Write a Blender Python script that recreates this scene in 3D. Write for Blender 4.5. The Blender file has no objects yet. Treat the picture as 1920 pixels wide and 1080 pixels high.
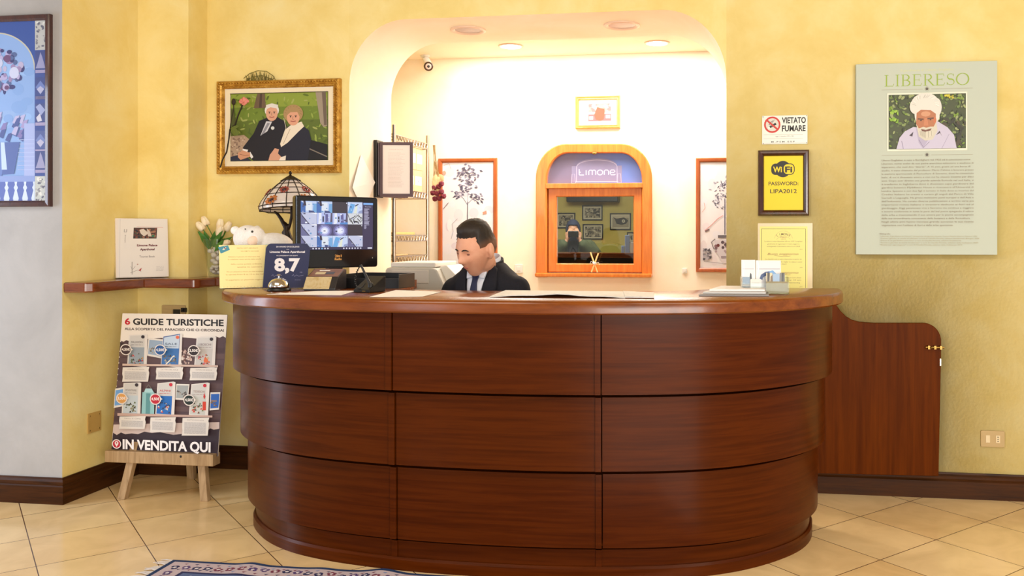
import bpy, bmesh, math, random
from mathutils import Vector, Matrix
from mathutils.bvhtree import BVHTree
PI = math.pi
S = bpy.context.scene
COL = S.collection

# ------------------------------------------------------------------ camera
F, PX, HY, CZ, CD = 1650.0, 1130.0, 440.0, 1.35, 4.73     # focal length and principal point in px of the 1920 frame, eye height, distance to the hall wall
TH = math.atan(240 / F)
CT, ST = math.cos(TH), math.sin(TH)
cam = bpy.data.cameras.new('camera')
cam.sensor_width = 36
cam.lens = F / 1920 * 36
cam.shift_x = (960 - PX) / 1920
cam.shift_y = (HY - 540) / 1920
camo = bpy.data.objects.new('camera', cam)
COL.objects.link(camo)
camo.location = (0, -CD, CZ)
camo.rotation_euler = (PI / 2, 0, TH)
S.camera = camo
S.view_settings.view_transform = 'Standard'
S.view_settings.look = 'None'
S.view_settings.gamma = 1
S.view_settings.exposure = 0.0
S.view_settings.use_curve_mapping = False

# ------------------------------------------------------------------ light
world = bpy.data.worlds.new('world')
S.world = world
world.use_nodes = True
bg = world.node_tree.nodes['Background']
bg.inputs[0].default_value = (1.0, 0.96, 0.9, 1)
bg.inputs[1].default_value = 0.54

def area(name, loc, target, sx, sy, power, color):
    l = bpy.data.lights.new(name, 'AREA')
    l.shape = 'RECTANGLE'; l.size = sx; l.size_y = sy; l.energy = power; l.color = color
    o = bpy.data.objects.new(name, l); COL.objects.link(o)
    o.location = loc
    o.rotation_euler = (Vector(target) - Vector(loc)).to_track_quat('-Z', 'Y').to_euler()
    return o
def spot(name, loc, target, power, color, angle, blend=0.6, r=0.05):
    l = bpy.data.lights.new(name, 'SPOT')
    l.energy = power; l.color = color; l.spot_size = angle; l.spot_blend = blend; l.shadow_soft_size = r
    o = bpy.data.objects.new(name, l); COL.objects.link(o)
    o.location = loc
    o.rotation_euler = (Vector(target) - Vector(loc)).to_track_quat('-Z', 'Y').to_euler()
    return o
# daylight through the glazed door of the hall, beyond the left edge of the picture
area('glazed_door_daylight', (-5.0, -1.65, 1.2), (-1.5, -1.75, 0.8), 0.55, 2.3, 40, (0.70, 0.82, 1.0))
area('daylight_window', (-3.6, -6.4, 1.9), (-3.0, 0, 1.0), 1.2, 1.8, 26, (0.80, 0.88, 1.0))
# daylight and lamps of the hall behind the camera
area('hall_daylight', (2.2, -7.2, 1.4), (-0.8, 0, 0.85), 4.0, 1.8, 275, (1.0, 0.97, 0.90))
area('hall_ceiling_lamp', (1.4, -2.9, 3.2), (1.4, -2.3, 0), 2.6, 1.0, 42, (1.0, 0.92, 0.76))
area('hall_ceiling_lamp', (-2.0, -3.0, 3.2), (-2.0, -2.4, 0), 1.8, 1.0, 33, (1.0, 0.94, 0.84))
# the reception niche: lamps of its ceiling
area('niche_ceiling_lamp', (-0.95, 1.05, 2.62), (-0.95, 1.2, 0), 2.0, 0.5, 38, (1.0, 0.94, 0.86))
# added lamp for the made-up room that stands in for the hatch reflection
area('reflection_lamp', (-1.9, 6.0, 2.9), (-1.9, 7.5, 0.8), 1.5, 1.5, 150, (1.0, 0.96, 0.9))

# ------------------------------------------------------------------ measuring helpers
def W(u, v, Y):                      # point of the plane y = Y seen at photo pixel u, v
    Z = (Y + CD) / (CT + (u - PX) / F * ST); X = (u - PX) / F * Z
    return Vector((X * CT - Z * ST, Y, CZ - (v - HY) / F * Z))
def G(u, v, z=0.0):                  # point of the plane z seen at photo pixel u, v
    Z = (CZ - z) * F / (v - HY); X = (u - PX) / F * Z
    return Vector((X * CT - Z * ST, X * ST + Z * CT - CD, z))
def DP(u, v, Z):                     # point at camera depth Z
    X = (u - PX) / F * Z
    return Vector((X * CT - Z * ST, X * ST + Z * CT - CD, CZ - (v - HY) / F * Z))
def proj_u(p):
    dx, dy = p[0], p[1] + CD
    Z = -dx * ST + dy * CT; X = dx * CT + dy * ST
    return PX + F * X / Z

# ------------------------------------------------------------------ colours and materials
def lin(c):
    if isinstance(c, str):
        c = c.lstrip('#'); c = tuple(int(c[i:i + 2], 16) for i in (0, 2, 4))
    return tuple((x / 255 / 12.92) if x / 255 <= 0.04045 else ((x / 255 + 0.055) / 1.055) ** 2.4 for x in c) + (1.0,)
MATS = {}
def mat(name, color, rough=0.5, metal=0.0, coat=0.0, spec=0.5, emit=None, estr=0.0, trans=0.0, ior=1.45, sss=0):
    if name in MATS: return MATS[name]
    m = bpy.data.materials.new(name); m.use_nodes = True
    b = m.node_tree.nodes['Principled BSDF']
    b.inputs['Base Color'].default_value = lin(color)
    b.inputs['Roughness'].default_value = rough
    b.inputs['Metallic'].default_value = metal
    b.inputs['Coat Weight'].default_value = coat
    b.inputs['Coat Roughness'].default_value = 0.08
    b.inputs['Specular IOR Level'].default_value = spec
    b.inputs['Transmission Weight'].default_value = trans
    b.inputs['IOR'].default_value = ior
    if emit: b.inputs['Emission Color'].default_value = lin(emit); b.inputs['Emission Strength'].default_value = estr
    MATS[name] = m
    return m
def nodes(m):
    nt = m.node_tree
    return nt, nt.nodes['Principled BSDF'], nt.links.new
def noisy(name, cols, scale=2.0, rough=0.6, detail=6, bump=0.0, bscale=60, stretch=(1, 1, 1), coat=0.0, spec=0.5, distort=0.6, metal=0.0, stops=None, coatr=0.08):
    if name in MATS: return MATS[name]
    m = mat(name, cols[0], rough, metal, coat, spec); nt, b, L = nodes(m)
    b.inputs['Coat Roughness'].default_value = coatr
    tc = nt.nodes.new('ShaderNodeTexCoord'); mp = nt.nodes.new('ShaderNodeMapping')
    mp.inputs['Scale'].default_value = stretch
    L(tc.outputs['Object'], mp.inputs['Vector'])
    n = nt.nodes.new('ShaderNodeTexNoise'); n.inputs['Scale'].default_value = scale; n.inputs['Detail'].default_value = detail
    n.inputs['Roughness'].default_value = 0.62; n.inputs['Distortion'].default_value = distort
    L(mp.outputs['Vector'], n.inputs['Vector'])
    r = nt.nodes.new('ShaderNodeValToRGB')
    k = len(cols)
    st = stops or [0.3 + 0.4 * i / (k - 1) for i in range(k)]
    while len(r.color_ramp.elements) < k: r.color_ramp.elements.new(0.5)
    for i in range(k):
        r.color_ramp.elements[i].position = st[i]; r.color_ramp.elements[i].color = lin(cols[i])
    L(n.outputs['Fac'], r.inputs['Fac']); L(r.outputs['Color'], b.inputs['Base Color'])
    if bump:
        n2 = nt.nodes.new('ShaderNodeTexNoise'); n2.inputs['Scale'].default_value = bscale; n2.inputs['Detail'].default_value = 4
        L(mp.outputs['Vector'], n2.inputs['Vector'])
        bp = nt.nodes.new('ShaderNodeBump'); bp.inputs['Strength'].default_value = bump; bp.inputs['Distance'].default_value = 0.01
        L(n2.outputs['Fac'], bp.inputs['Height']); L(bp.outputs['Normal'], b.inputs['Normal'])
    return m
def glass(name, tint=(255, 255, 255), refl=0.08, rough=0.02):
    if name in MATS: return MATS[name]
    m = bpy.data.materials.new(name); m.use_nodes = True; nt = m.node_tree
    for n in list(nt.nodes): nt.nodes.remove(n)
    o = nt.nodes.new('ShaderNodeOutputMaterial'); t = nt.nodes.new('ShaderNodeBsdfTransparent'); g = nt.nodes.new('ShaderNodeBsdfGlossy')
    lw = nt.nodes.new('ShaderNodeLayerWeight'); lw.inputs['Blend'].default_value = 0.5
    fr = nt.nodes.new('ShaderNodeMath'); fr.operation = 'POWER'; fr.inputs[1].default_value = 4; nt.links.new(lw.outputs['Facing'], fr.inputs[0])
    f2 = nt.nodes.new('ShaderNodeMath'); f2.operation = 'MULTIPLY'; f2.inputs[1].default_value = 0.5; nt.links.new(fr.outputs[0], f2.inputs[0]); fr = f2
    ad = nt.nodes.new('ShaderNodeMath'); ad.operation = 'ADD'; ad.inputs[1].default_value = refl; ad.use_clamp = True
    mx = nt.nodes.new('ShaderNodeMixShader'); L = nt.links.new
    t.inputs[0].default_value = lin(tint); g.inputs['Roughness'].default_value = rough
    L(fr.outputs[0], ad.inputs[0]); L(ad.outputs[0], mx.inputs[0]); L(t.outputs[0], mx.inputs[1]); L(g.outputs[0], mx.inputs[2]); L(mx.outputs[0], o.inputs[0])
    MATS[name] = m
    return m
def printmat(name='print_ink', rough=0.45, emit=0.0, coat=0.0):
    if name in MATS: return MATS[name]
    m = mat(name, (255, 255, 255), rough, coat=coat); nt, b, L = nodes(m)
    a = nt.nodes.new('ShaderNodeVertexColor'); a.layer_name = 'Col'
    L(a.outputs['Color'], b.inputs['Base Color'])
    if emit:
        L(a.outputs['Color'], b.inputs['Emission Color']); b.inputs['Emission Strength'].default_value = emit
        b.inputs['Base Color'].default_value = (0.02, 0.02, 0.02, 1)
        nt.links.remove(b.inputs['Base Color'].links[0])
    return m

M_YEL = noisy('yellow_stucco', [(232, 206, 124), (238, 215, 138), (242, 222, 152), (246, 232, 174)], 3.2, 0.62, 12, 0.1, 60, stops=[0.25, 0.45, 0.58, 0.8], distort=0.35)
M_STRIP = noisy('daylit_pale_stucco', [(160, 157, 156), (170, 167, 166), (180, 177, 176)], 1.8, 0.6, 7, 0.1, 45)  # pale paint, greyed further to carry the cool daylight on this wall face
M_CREAM = noisy('niche_plaster', [(247, 228, 200), (249, 234, 211), (251, 239, 221)], 1.5, 0.65, 6, 0.05, 40)
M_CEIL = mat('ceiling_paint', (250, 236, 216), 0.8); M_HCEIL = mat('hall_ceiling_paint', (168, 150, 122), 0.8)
M_WOOD = noisy('mahogany_counter', [(62, 22, 0), (74, 28, 1), (84, 34, 2), (68, 25, 0)], 2.2, 0.3, 10, 0.02, 12, (1.0, 1.0, 26), coat=0.04, distort=0.3, coatr=0.1, stops=[0.28, 0.46, 0.6, 0.76], spec=0.12)
M_WOODTOP = noisy('countertop_wood', [(98, 44, 4), (122, 60, 9), (138, 72, 15)], 3.0, 0.24, 8, 0.02, 12, (1.2, 6, 6), coat=0.15, distort=0.5)
M_WOODV = noisy('mahogany_board', [(76, 30, 0), (92, 40, 1), (104, 47, 2)], 3.0, 0.4, 8, 0.02, 12, (12, 12, 0.6), coat=0.0, distort=0.5, spec=0.06)
M_BASE = noisy('baseboard_wood', [(46, 24, 8), (64, 34, 12), (76, 42, 16)], 4.0, 0.4, 8, 0.03, 15, (1, 1, 14), coat=0.0, spec=0.15)
M_SHELF = noisy('shelf_wood', [(92, 40, 16), (120, 58, 24), (134, 70, 30)], 4.0, 0.25, 8, 0.02, 15, (2, 2, 10), coat=0.5)
M_ORANGE = noisy('orange_pine', [(196, 104, 36), (214, 122, 48), (226, 138, 60)], 4.0, 0.3, 8, 0.02, 15, (10, 10, 1.0), coat=0.4)
M_FRAME = noisy('cherry_frame', [(158, 76, 30), (176, 92, 42)], 5.0, 0.35, 6, 0, 15, (8, 8, 1), coat=0.3)
M_DARKFRAME = noisy('dark_wood_frame', [(52, 24, 18), (78, 38, 26)], 6.0, 0.25, 6, 0, 15, (6, 6, 1), coat=0.5)
M_GOLD = noisy('gilded_frame', [(150, 100, 30), (196, 146, 58), (224, 180, 90)], 30, 0.38, 5, 0.3, 120, metal=0.55)
M_GOLDW = noisy('light_gilt', [(206, 160, 84), (228, 188, 112)], 20, 0.35, 5, 0.1, 90, metal=0.35)
M_PALEWOOD = noisy('pale_pine', [(150, 118, 82), (176, 144, 104), (190, 158, 120)], 5, 0.5, 7, 0.05, 20, (10, 10, 1))
M_BLACK = mat('black_plastic', (22, 20, 20), 0.35)
M_PIANO = mat('gloss_black_plastic', (26, 22, 20), 0.12, coat=0.5)
M_WHITE = mat('white_paper', (238, 234, 226), 0.6)
M_WPLAS = mat('white_plastic', (228, 224, 216), 0.4)
M_GREYP = mat('light_grey_plastic', (196, 192, 182), 0.45)
M_CHROME = mat('chrome', (230, 228, 224), 0.08, 1.0)
M_STEEL = mat('wire_steel', (190, 180, 168), 0.28, 1.0)
M_BRASS = mat('aged_brass', (150, 120, 66), 0.3, 1.0)
M_BRONZE = noisy('dark_bronze', [(28, 18, 12), (52, 36, 24)], 30, 0.4, 4, 0.2, 60, metal=0.5)
M_PLATE = mat('beige_switch_plate', (190, 162, 112), 0.4)
M_ACRY = glass('clear_acrylic', (248, 251, 251), 0.012)
M_GLASS = glass('clear_glass', (248, 251, 250), 0.045)
M_PANE = glass('window_glass', (228, 232, 226), 0.06)
M_PICGLASS = glass('picture_glass', (252, 252, 252), 0.02, 0.04)
M_INK = printmat()
M_INKGLOSS = printmat('print_gloss', 0.2, coat=0.4)
M_SCREEN = printmat('screen_image', 0.3, emit=1.0)

# ------------------------------------------------------------------ mesh helpers
def mw(o):
    m = o.matrix_basis.copy()
    while o.parent: o = o.parent; m = o.matrix_basis @ m
    return m
def link(name, me, mats, parent=None, smooth=None, local=False, keep=False):
    if mats is not None:
        for m in (mats if isinstance(mats, (list, tuple)) else [mats]): me.materials.append(m)
    if smooth is not None:
        me.shade_smooth(); me.set_sharp_from_angle(angle=math.radians(smooth))
    o = bpy.data.objects.new(name, me); COL.objects.link(o)
    if parent:
        o.parent = parent
        if not local: me.transform(mw(parent).inverted())
    elif not keep and len(me.vertices):
        xs = [v.co for v in me.vertices]
        c = Vector(((min(p.x for p in xs) + max(p.x for p in xs)) / 2, (min(p.y for p in xs) + max(p.y for p in xs)) / 2, min(p.z for p in xs)))
        me.transform(Matrix.Translation(-c)); o.location = c
    return o
def obj(name, bm, mats, parent=None, smooth=None, local=False, bevel=0, keep=False, seg=2):
    bmesh.ops.recalc_face_normals(bm, faces=bm.faces[:])
    me = bpy.data.meshes.new(name); bm.to_mesh(me); bm.free()
    o = link(name, me, mats, parent, smooth, local, keep)
    if bevel:
        b = o.modifiers.new('bevel', 'BEVEL'); b.width = bevel; b.segments = seg; b.limit_method = 'ANGLE'; b.angle_limit = math.radians(40)
    return o
def tag(o, label, cat, group=None):
    o['label'] = label; o['category'] = cat
    if group: o['group'] = group
    return o
def thing(name, label, cat, loc=(0, 0, 0), rotz=0, group=None):
    o = bpy.data.objects.new(name, None); COL.objects.link(o)
    o.empty_display_size = 0.05
    o.location = loc; o.rotation_euler = (0, 0, rotz)
    o.matrix_basis = Matrix.Translation(loc) @ Matrix.Rotation(rotz, 4, 'Z')
    return tag(o, label, cat, group)
def struct(o): o['kind'] = 'structure'; return o
def copy_tree(o, parent=None):
    c = o.copy(); COL.objects.link(c); c.parent = parent
    for ch in list(o.children): copy_tree(ch, c)
    return c
B = bmesh.new
def quad(bm, pts, mi=0):
    f = bm.faces.new([bm.verts.new(p) for p in pts]); f.material_index = mi; return f
def box(bm, x0, x1, y0, y1, z0, z1, M=None, mi=0):
    vs = [bm.verts.new((x, y, z)) for x in (x0, x1) for y in (y0, y1) for z in (z0, z1)]
    if M:
        for v in vs: v.co = M @ v.co
    for idx in ((0, 1, 3, 2), (4, 6, 7, 5), (0, 4, 5, 1), (2, 3, 7, 6), (0, 2, 6, 4), (1, 5, 7, 3)):
        f = bm.faces.new([vs[i] for i in idx]); f.material_index = mi
def ring_loft(bm, rings, closed=True, caps=True, mi=0):
    R = [[bm.verts.new(p) for p in r] for r in rings]
    n = len(R[0])
    for a, b in zip(R, R[1:]):
        for i in range(n if closed else n - 1):
            j = (i + 1) % n
            try: f = bm.faces.new((a[i], a[j], b[j], b[i])); f.material_index = mi
            except ValueError: pass
    if caps and closed:
        for r in (R[0], R[-1]):
            try: f = bm.faces.new(r); f.material_index = mi
            except ValueError: pass
    return R
def tube(bm, pts, r, seg=8, caps=True, flat=1.0, mi=0):
    pts = [Vector(p) for p in pts]; n = len(pts)
    rs = r if isinstance(r, (list, tuple)) else [r] * n
    rings = []; up = None
    for i, p in enumerate(pts):
        t = (pts[min(i + 1, n - 1)] - pts[max(i - 1, 0)]).normalized()
        if up is None:
            up = Vector((0, 0, 1)) if abs(t.z) < 0.9 else Vector((1, 0, 0))
        a = t.cross(up).normalized(); b = a.cross(t).normalized(); up = b
        rings.append([p + a * math.cos(2 * PI * k / seg) * rs[i] + b * math.sin(2 * PI * k / seg) * rs[i] * flat for k in range(seg)])
    ring_loft(bm, rings, True, caps, mi)
def limb(bm, pts, rs, seg=12):                    # tube with rounded ends
    pts = [Vector(p) for p in pts]; rs = list(rs)
    d0 = (pts[0] - pts[1]).normalized(); d1 = (pts[-1] - pts[-2]).normalized()
    P, R = [], []
    for k in (90, 60, 30): a = math.radians(k); P.append(pts[0] + d0 * rs[0] * math.sin(a)); R.append(max(rs[0] * math.cos(a), 1e-4))
    P += pts; R += rs
    for k in (30, 60, 90): a = math.radians(k); P.append(pts[-1] + d1 * rs[-1] * math.sin(a)); R.append(max(rs[-1] * math.cos(a), 1e-4))
    tube(bm, P, R, seg)
def lathe(bm, prof, seg=24, c=(0, 0, 0), mi=0, caps=True):
    rings = [[(c[0] + r * math.cos(2 * PI * k / seg), c[1] + r * math.sin(2 * PI * k / seg), c[2] + z) for k in range(seg)] for r, z in prof]
    ring_loft(bm, rings, True, caps, mi)
def ball(bm, c, r, seg=12, rings=8, M=None):
    rx, ry, rz = r if isinstance(r, (tuple, list)) else (r, r, r)
    mtx = Matrix.Translation(c) @ (M if M else Matrix.Identity(4)) @ Matrix.Diagonal((rx, ry, rz, 1))
    bmesh.ops.create_uvsphere(bm, u_segments=seg, v_segments=rings, radius=1, matrix=mtx)
def prism(bm, poly, y0, y1, mi=0):                # outline in x, z pushed along y
    a = [bm.verts.new((x, y0, z)) for x, z in poly]; b = [bm.verts.new((x, y1, z)) for x, z in poly]
    n = len(poly)
    for vs in (a, b[::-1]):
        f = bm.faces.new(vs); f.material_index = mi
    for i in range(n):
        f = bm.faces.new((a[i], a[(i + 1) % n], b[(i + 1) % n], b[i])); f.material_index = mi
def slab(bm, poly, z0, z1, mi=0):                 # outline in x, y pushed along z
    a = [bm.verts.new((x, y, z0)) for x, y in poly]; b = [bm.verts.new((x, y, z1)) for x, y in poly]
    n = len(poly)
    for vs in (a, b[::-1]):
        f = bm.faces.new(vs); f.material_index = mi
    for i in range(n):
        f = bm.faces.new((a[i], a[(i + 1) % n], b[(i + 1) % n], b[i])); f.material_index = mi
def frame_bm(bm, x0, x1, z0, z1, y, prof, mi=0):  # mitred moulding around a rectangle, wall at y, front towards -y; prof = (inset, depth) pairs
    rings = [[(x0 + i, y - d, z0 + i), (x1 - i, y - d, z0 + i), (x1 - i, y - d, z1 - i), (x0 + i, y - d, z1 - i)] for i, d in prof]
    rings.append(rings[0])
    ring_loft(bm, rings, True, False, mi)
def rrect(x0, x1, z0, z1, r, n=5):
    pts = []
    for cx, cz, a0 in ((x1 - r, z0 + r, -90), (x1 - r, z1 - r, 0), (x0 + r, z1 - r, 90), (x0 + r, z0 + r, 180)):
        for k in range(n + 1):
            a = math.radians(a0 + 90 * k / n); pts.append((cx + r * math.cos(a), cz + r * math.sin(a)))
    return pts
def circ(cx, cy, r, n=20, ry=None, a0=0, a1=360):
    ry = r if ry is None else ry
    return [(cx + r * math.cos(math.radians(a0 + (a1 - a0) * k / n)), cy + ry * math.sin(math.radians(a0 + (a1 - a0) * k / n))) for k in range(n if a1 - a0 == 360 else n + 1)]

# ------------------------------------------------------------------ printed surfaces: flat inks laid over each other in one mesh
_tx = {}
def text_mesh(s, bold=0.0, shear=0.0, space=1.0):
    key = (s, bold, shear, space)
    if key in _tx: return _tx[key]
    cu = bpy.data.curves.new('t', 'FONT'); cu.body = s; cu.size = 1; cu.offset = bold; cu.shear = shear; cu.resolution_u = 3; cu.space_character = space
    o = bpy.data.objects.new('t', cu); COL.objects.link(o)
    dg = bpy.context.evaluated_depsgraph_get(); e = o.evaluated_get(dg); me = e.to_mesh()
    vs = [(v.co.x, v.co.y) for v in me.vertices]; fs = [tuple(p.vertices) for p in me.polygons]
    e.to_mesh_clear(); bpy.data.objects.remove(o); bpy.data.curves.remove(cu)
    _tx[key] = (vs, fs)
    return _tx[key]
class Paint:
    def __init__(s, to3d, gap=2e-5, flip=False):
        s.f = to3d; s.gap = gap; s.k = 0; s.v = []; s.p = []; s.c = []; s.flip = flip     # flip: the drawing's second axis points down, as in the photo
    def raw(s, pts, polys, col):
        n = len(s.v); d = s.k * s.gap; s.k += 1
        s.v += [s.f(a, b, d) for a, b in pts]
        for q in polys: s.p.append(tuple(n + i for i in q)); s.c.append(lin(col))
    def poly(s, pts, col): s.raw(pts, [tuple(range(len(pts)))], col)
    def rect(s, x0, y0, x1, y1, col): s.poly([(x0, y0), (x1, y0), (x1, y1), (x0, y1)], col)
    def disc(s, x, y, r, col, ry=None, n=20): s.poly(circ(x, y, r, n, ry), col)
    def line(s, pts, w, col):
        P, Q = [], []
        ws = w if isinstance(w, (list, tuple)) else [w] * len(pts)
        for i, p in enumerate(pts):
            a = pts[max(i - 1, 0)]; b = pts[min(i + 1, len(pts) - 1)]
            dx, dy = b[0] - a[0], b[1] - a[1]; l = math.hypot(dx, dy) or 1
            P.append((p[0] - dy / l * ws[i] / 2, p[1] + dx / l * ws[i] / 2)); Q.append((p[0] + dy / l * ws[i] / 2, p[1] - dx / l * ws[i] / 2))
        n = len(pts)
        s.raw(P + Q, [(i, i + 1, n + i + 1, n + i) for i in range(n - 1)], col)
    def ring(s, x, y, r, w, col, n=28): s.line([(x + r * math.cos(2 * PI * k / n), y + r * math.sin(2 * PI * k / n)) for k in range(n + 1)], w, col)
    def text(s, t, x, y, h, col, w=None, align='C', bold=0.0, shear=0.0, rot=0.0, space=1.0):   # y = baseline, h = cap height
        vs, fs = text_mesh(t, bold, shear, space)
        if not fs: return
        xs = [a for a, b in vs]; x0, x1 = min(xs), max(xs)
        ky = h / 0.729; kx = (w / (x1 - x0)) if w else ky
        W_ = (x1 - x0) * kx
        ox = {'C': -W_ / 2, 'L': 0, 'R': -W_}[align]
        sg = -1 if s.flip else 1
        cr, sr = math.cos(rot), math.sin(rot)
        out = []
        for a, b in vs:
            px_, py_ = (a - x0) * kx + ox, b * ky * sg
            out.append((x + px_ * cr - py_ * sr, y + px_ * sr + py_ * cr))
        s.raw(out, fs, col)
    def build(s, name, m, parent=None, local=False):
        me = bpy.data.meshes.new(name); me.from_pydata(s.v, [], s.p); me.update()
        at = me.color_attributes.new('Col', 'FLOAT_COLOR', 'CORNER')
        for p, c in zip(me.polygons, s.c):
            for li in p.loop_indices: at.data[li].color = c
        return link(name, me, m, parent, None, local)
def wallpaint(Y, uc, gap=2e-5):                   # draws in photo pixels on the wall plane y = Y, at the scale of column uc
    k = (W(uc, 0, Y) - W(uc, 1, Y)).z
    return Paint(lambda u, v, d: (W(u, 0, Y).x, Y - d, CZ - (v - HY) * k), gap, True)
def zc(v, uc, Y): return CZ - (v - HY) * (W(uc, 0, Y) - W(uc, 1, Y)).z
def scatter(p, rnd, n, x0, y0, x1, y1, size, cols, elong=2.0):
    for _ in range(n):
        x, y = rnd.uniform(x0, x1), rnd.uniform(y0, y1); a = rnd.uniform(0, PI); r = size * rnd.uniform(0.5, 1.3)
        pts = []
        for k in range(6):
            t = 2 * PI * k / 6; ex, ey = r * elong * math.cos(t), r * math.sin(t)
            pts.append((min(max(x + ex * math.cos(a) - ey * math.sin(a), x0), x1), min(max(y + ex * math.sin(a) + ey * math.cos(a), y0), y1)))
        p.poly(pts, rnd.choice(cols))
def greek(p, rnd, x0, x1, y, h, col, density=0.85):   # a line of print too small to read: short word strokes
    x = x0
    while x < x1:
        w = rnd.uniform(2, 7) * h * 0.9
        p.rect(x, y, min(x + w, x1), y + h * 0.55, col); x += w + h * 0.9
# ------------------------------------------------------------------ the setting
AXL, AXR = W(655, 300, 0).x, W(1362, 300, 0).x            # sides of the arched opening
SOF, NB, CEIL, REV = 2.56, 1.5, 2.64, 0.62                # soffit height, back wall and ceiling of the niche, depth of the reveal
PLX, WLX, WLY = -3.01, -3.32, -0.75                       # pilaster edge, side wall, front of the projecting wall

def floor_material():
    m = mat('floor_tiles', (226, 192, 148), 0.16, spec=0.45); nt, b, L = nodes(m)
    tc = nt.nodes.new('ShaderNodeTexCoord'); mp = nt.nodes.new('ShaderNodeMapping')
    mp.inputs['Rotation'].default_value = (0, 0, -PI / 4); mp.inputs['Location'].default_value = (-0.165, -0.1, 0)
    L(tc.outputs['Object'], mp.inputs['Vector'])
    br = nt.nodes.new('ShaderNodeTexBrick'); br.offset = 0; br.squash = 1
    br.inputs['Scale'].default_value = 1; br.inputs['Brick Width'].default_value = 0.402; br.inputs['Row Height'].default_value = 0.402
    br.inputs['Mortar Size'].default_value = 0.0022; br.inputs['Mortar Smooth'].default_value = 0.1
    br.inputs['Color1'].default_value = lin((238, 202, 144)); br.inputs['Color2'].default_value = lin((249, 221, 170)); br.inputs['Mortar'].default_value = lin((92, 62, 44))
    L(mp.outputs['Vector'], br.inputs['Vector'])
    n = nt.nodes.new('ShaderNodeTexNoise'); n.inputs['Scale'].default_value = 5; n.inputs['Detail'].default_value = 8; n.inputs['Distortion'].default_value = 1.0
    L(tc.outputs['Object'], n.inputs['Vector'])
    r = nt.nodes.new('ShaderNodeValToRGB')
    r.color_ramp.elements[0].position = 0.32; r.color_ramp.elements[0].color = (0.74, 0.67, 0.58, 1)
    r.color_ramp.elements[1].position = 0.66; r.color_ramp.elements[1].color = (1.0, 0.97, 0.93, 1)
    L(n.outputs['Fac'], r.inputs['Fac'])
    mx = nt.nodes.new('ShaderNodeMix'); mx.data_type = 'RGBA'; mx.blend_type = 'MULTIPLY'; mx.inputs['Factor'].default_value = 0.55
    L(br.outputs['Color'], mx.inputs['A']); L(r.outputs['Color'], mx.inputs['B']); L(mx.outputs['Result'], b.inputs['Base Color'])
    return m
bm = B(); box(bm, -5.2, 3.2, -7.6, 9.6, -0.08, 0)
struct(obj('floor', bm, floor_material(), keep=True))
bm = B(); box(bm, -5.2, 3.2, -7.6, 0.02, 3.3, 3.38)
struct(obj('ceiling', bm, M_HCEIL, keep=True))

# front wall with the rounded opening; the reveal and the niche side in pale plaster
arch = [(AXL, 0.0), (AXL, SOF - 0.36)]
arch += [(AXL + 0.33 - 0.33 * math.cos(a), SOF - 0.36 + 0.36 * math.sin(a)) for a in [PI / 2 * k / 14 for k in range(1, 15)]]
arch += [(AXR - 0.35 + 0.35 * math.sin(a), SOF - 0.38 + 0.38 * math.cos(a)) for a in [PI / 2 * k / 14 for k in range(0, 14)]]
arch += [(AXR, SOF - 0.38), (AXR, 0.0)]
bm = B()
def wall_face(y, mi):
    XL, XR, ZT = WLX - 0.3, 3.2, 3.3
    quad(bm, [(XL, y, 0), (AXL, y, 0), (AXL, y, ZT), (XL, y, ZT)], mi)
    quad(bm, [(AXR, y, 0), (XR, y, 0), (XR, y, ZT), (AXR, y, ZT)], mi)
    for a, b in zip(arch[1:-1], arch[2:-1]):
        if abs(a[0] - b[0]) > 1e-6: quad(bm, [(a[0], y, a[1]), (b[0], y, b[1]), (b[0], y, ZT), (a[0], y, ZT)], mi)
wall_face(0, 0); wall_face(REV, 1)
for a, b in zip(arch, arch[1:]): quad(bm, [(a[0], 0, a[1]), (a[0], REV, a[1]), (b[0], REV, b[1]), (b[0], 0, b[1])], 1)
me = bpy.data.meshes.new('wall_front')
bmesh.ops.remove_doubles(bm, verts=bm.verts[:], dist=1e-5); bmesh.ops.recalc_face_normals(bm, faces=bm.faces[:])
bm.to_mesh(me); bm.free()
struct(link('wall_front', me, [M_YEL, M_CREAM], None, 35, keep=True))

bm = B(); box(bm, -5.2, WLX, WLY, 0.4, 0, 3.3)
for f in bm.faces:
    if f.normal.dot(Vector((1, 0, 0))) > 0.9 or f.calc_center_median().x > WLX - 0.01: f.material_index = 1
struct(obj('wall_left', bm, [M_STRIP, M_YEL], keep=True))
bm = B(); box(bm, WLX, PLX, -0.18, 0, 0, 3.3)
struct(obj('trim_1', bm, M_YEL, keep=True))

# niche walls and ceiling
NL, NR = AXL - 0.40, AXR + 0.9
P0, P1 = W(1038, 362, NB), W(1202, 505, NB)               # the hatch opening
bm = B()
for x0, x1, z0, z1 in ((NL, P0.x, 0, CEIL), (P1.x, NR, 0, CEIL), (P0.x, P1.x, 0, P1.z), (P0.x, P1.x, P0.z, CEIL)): box(bm, x0, x1, NB, NB + 0.12, z0, z1)
struct(obj('wall_back', bm, M_CREAM, keep=True))
bm = B(); box(bm, NL - 0.1, NL, REV, NB + 0.12, 0, CEIL); struct(obj('wall_niche_left', bm, M_YEL, keep=True))
bm = B(); box(bm, NR, NR + 0.1, REV, NB + 0.12, 0, CEIL); struct(obj('wall_niche_right', bm, M_CREAM, keep=True))
bm = B(); box(bm, NL - 0.1, NR + 0.1, REV, NB + 0.12, CEIL, CEIL + 0.1); struct(obj('ceiling_niche', bm, M_CEIL, keep=True))

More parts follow.
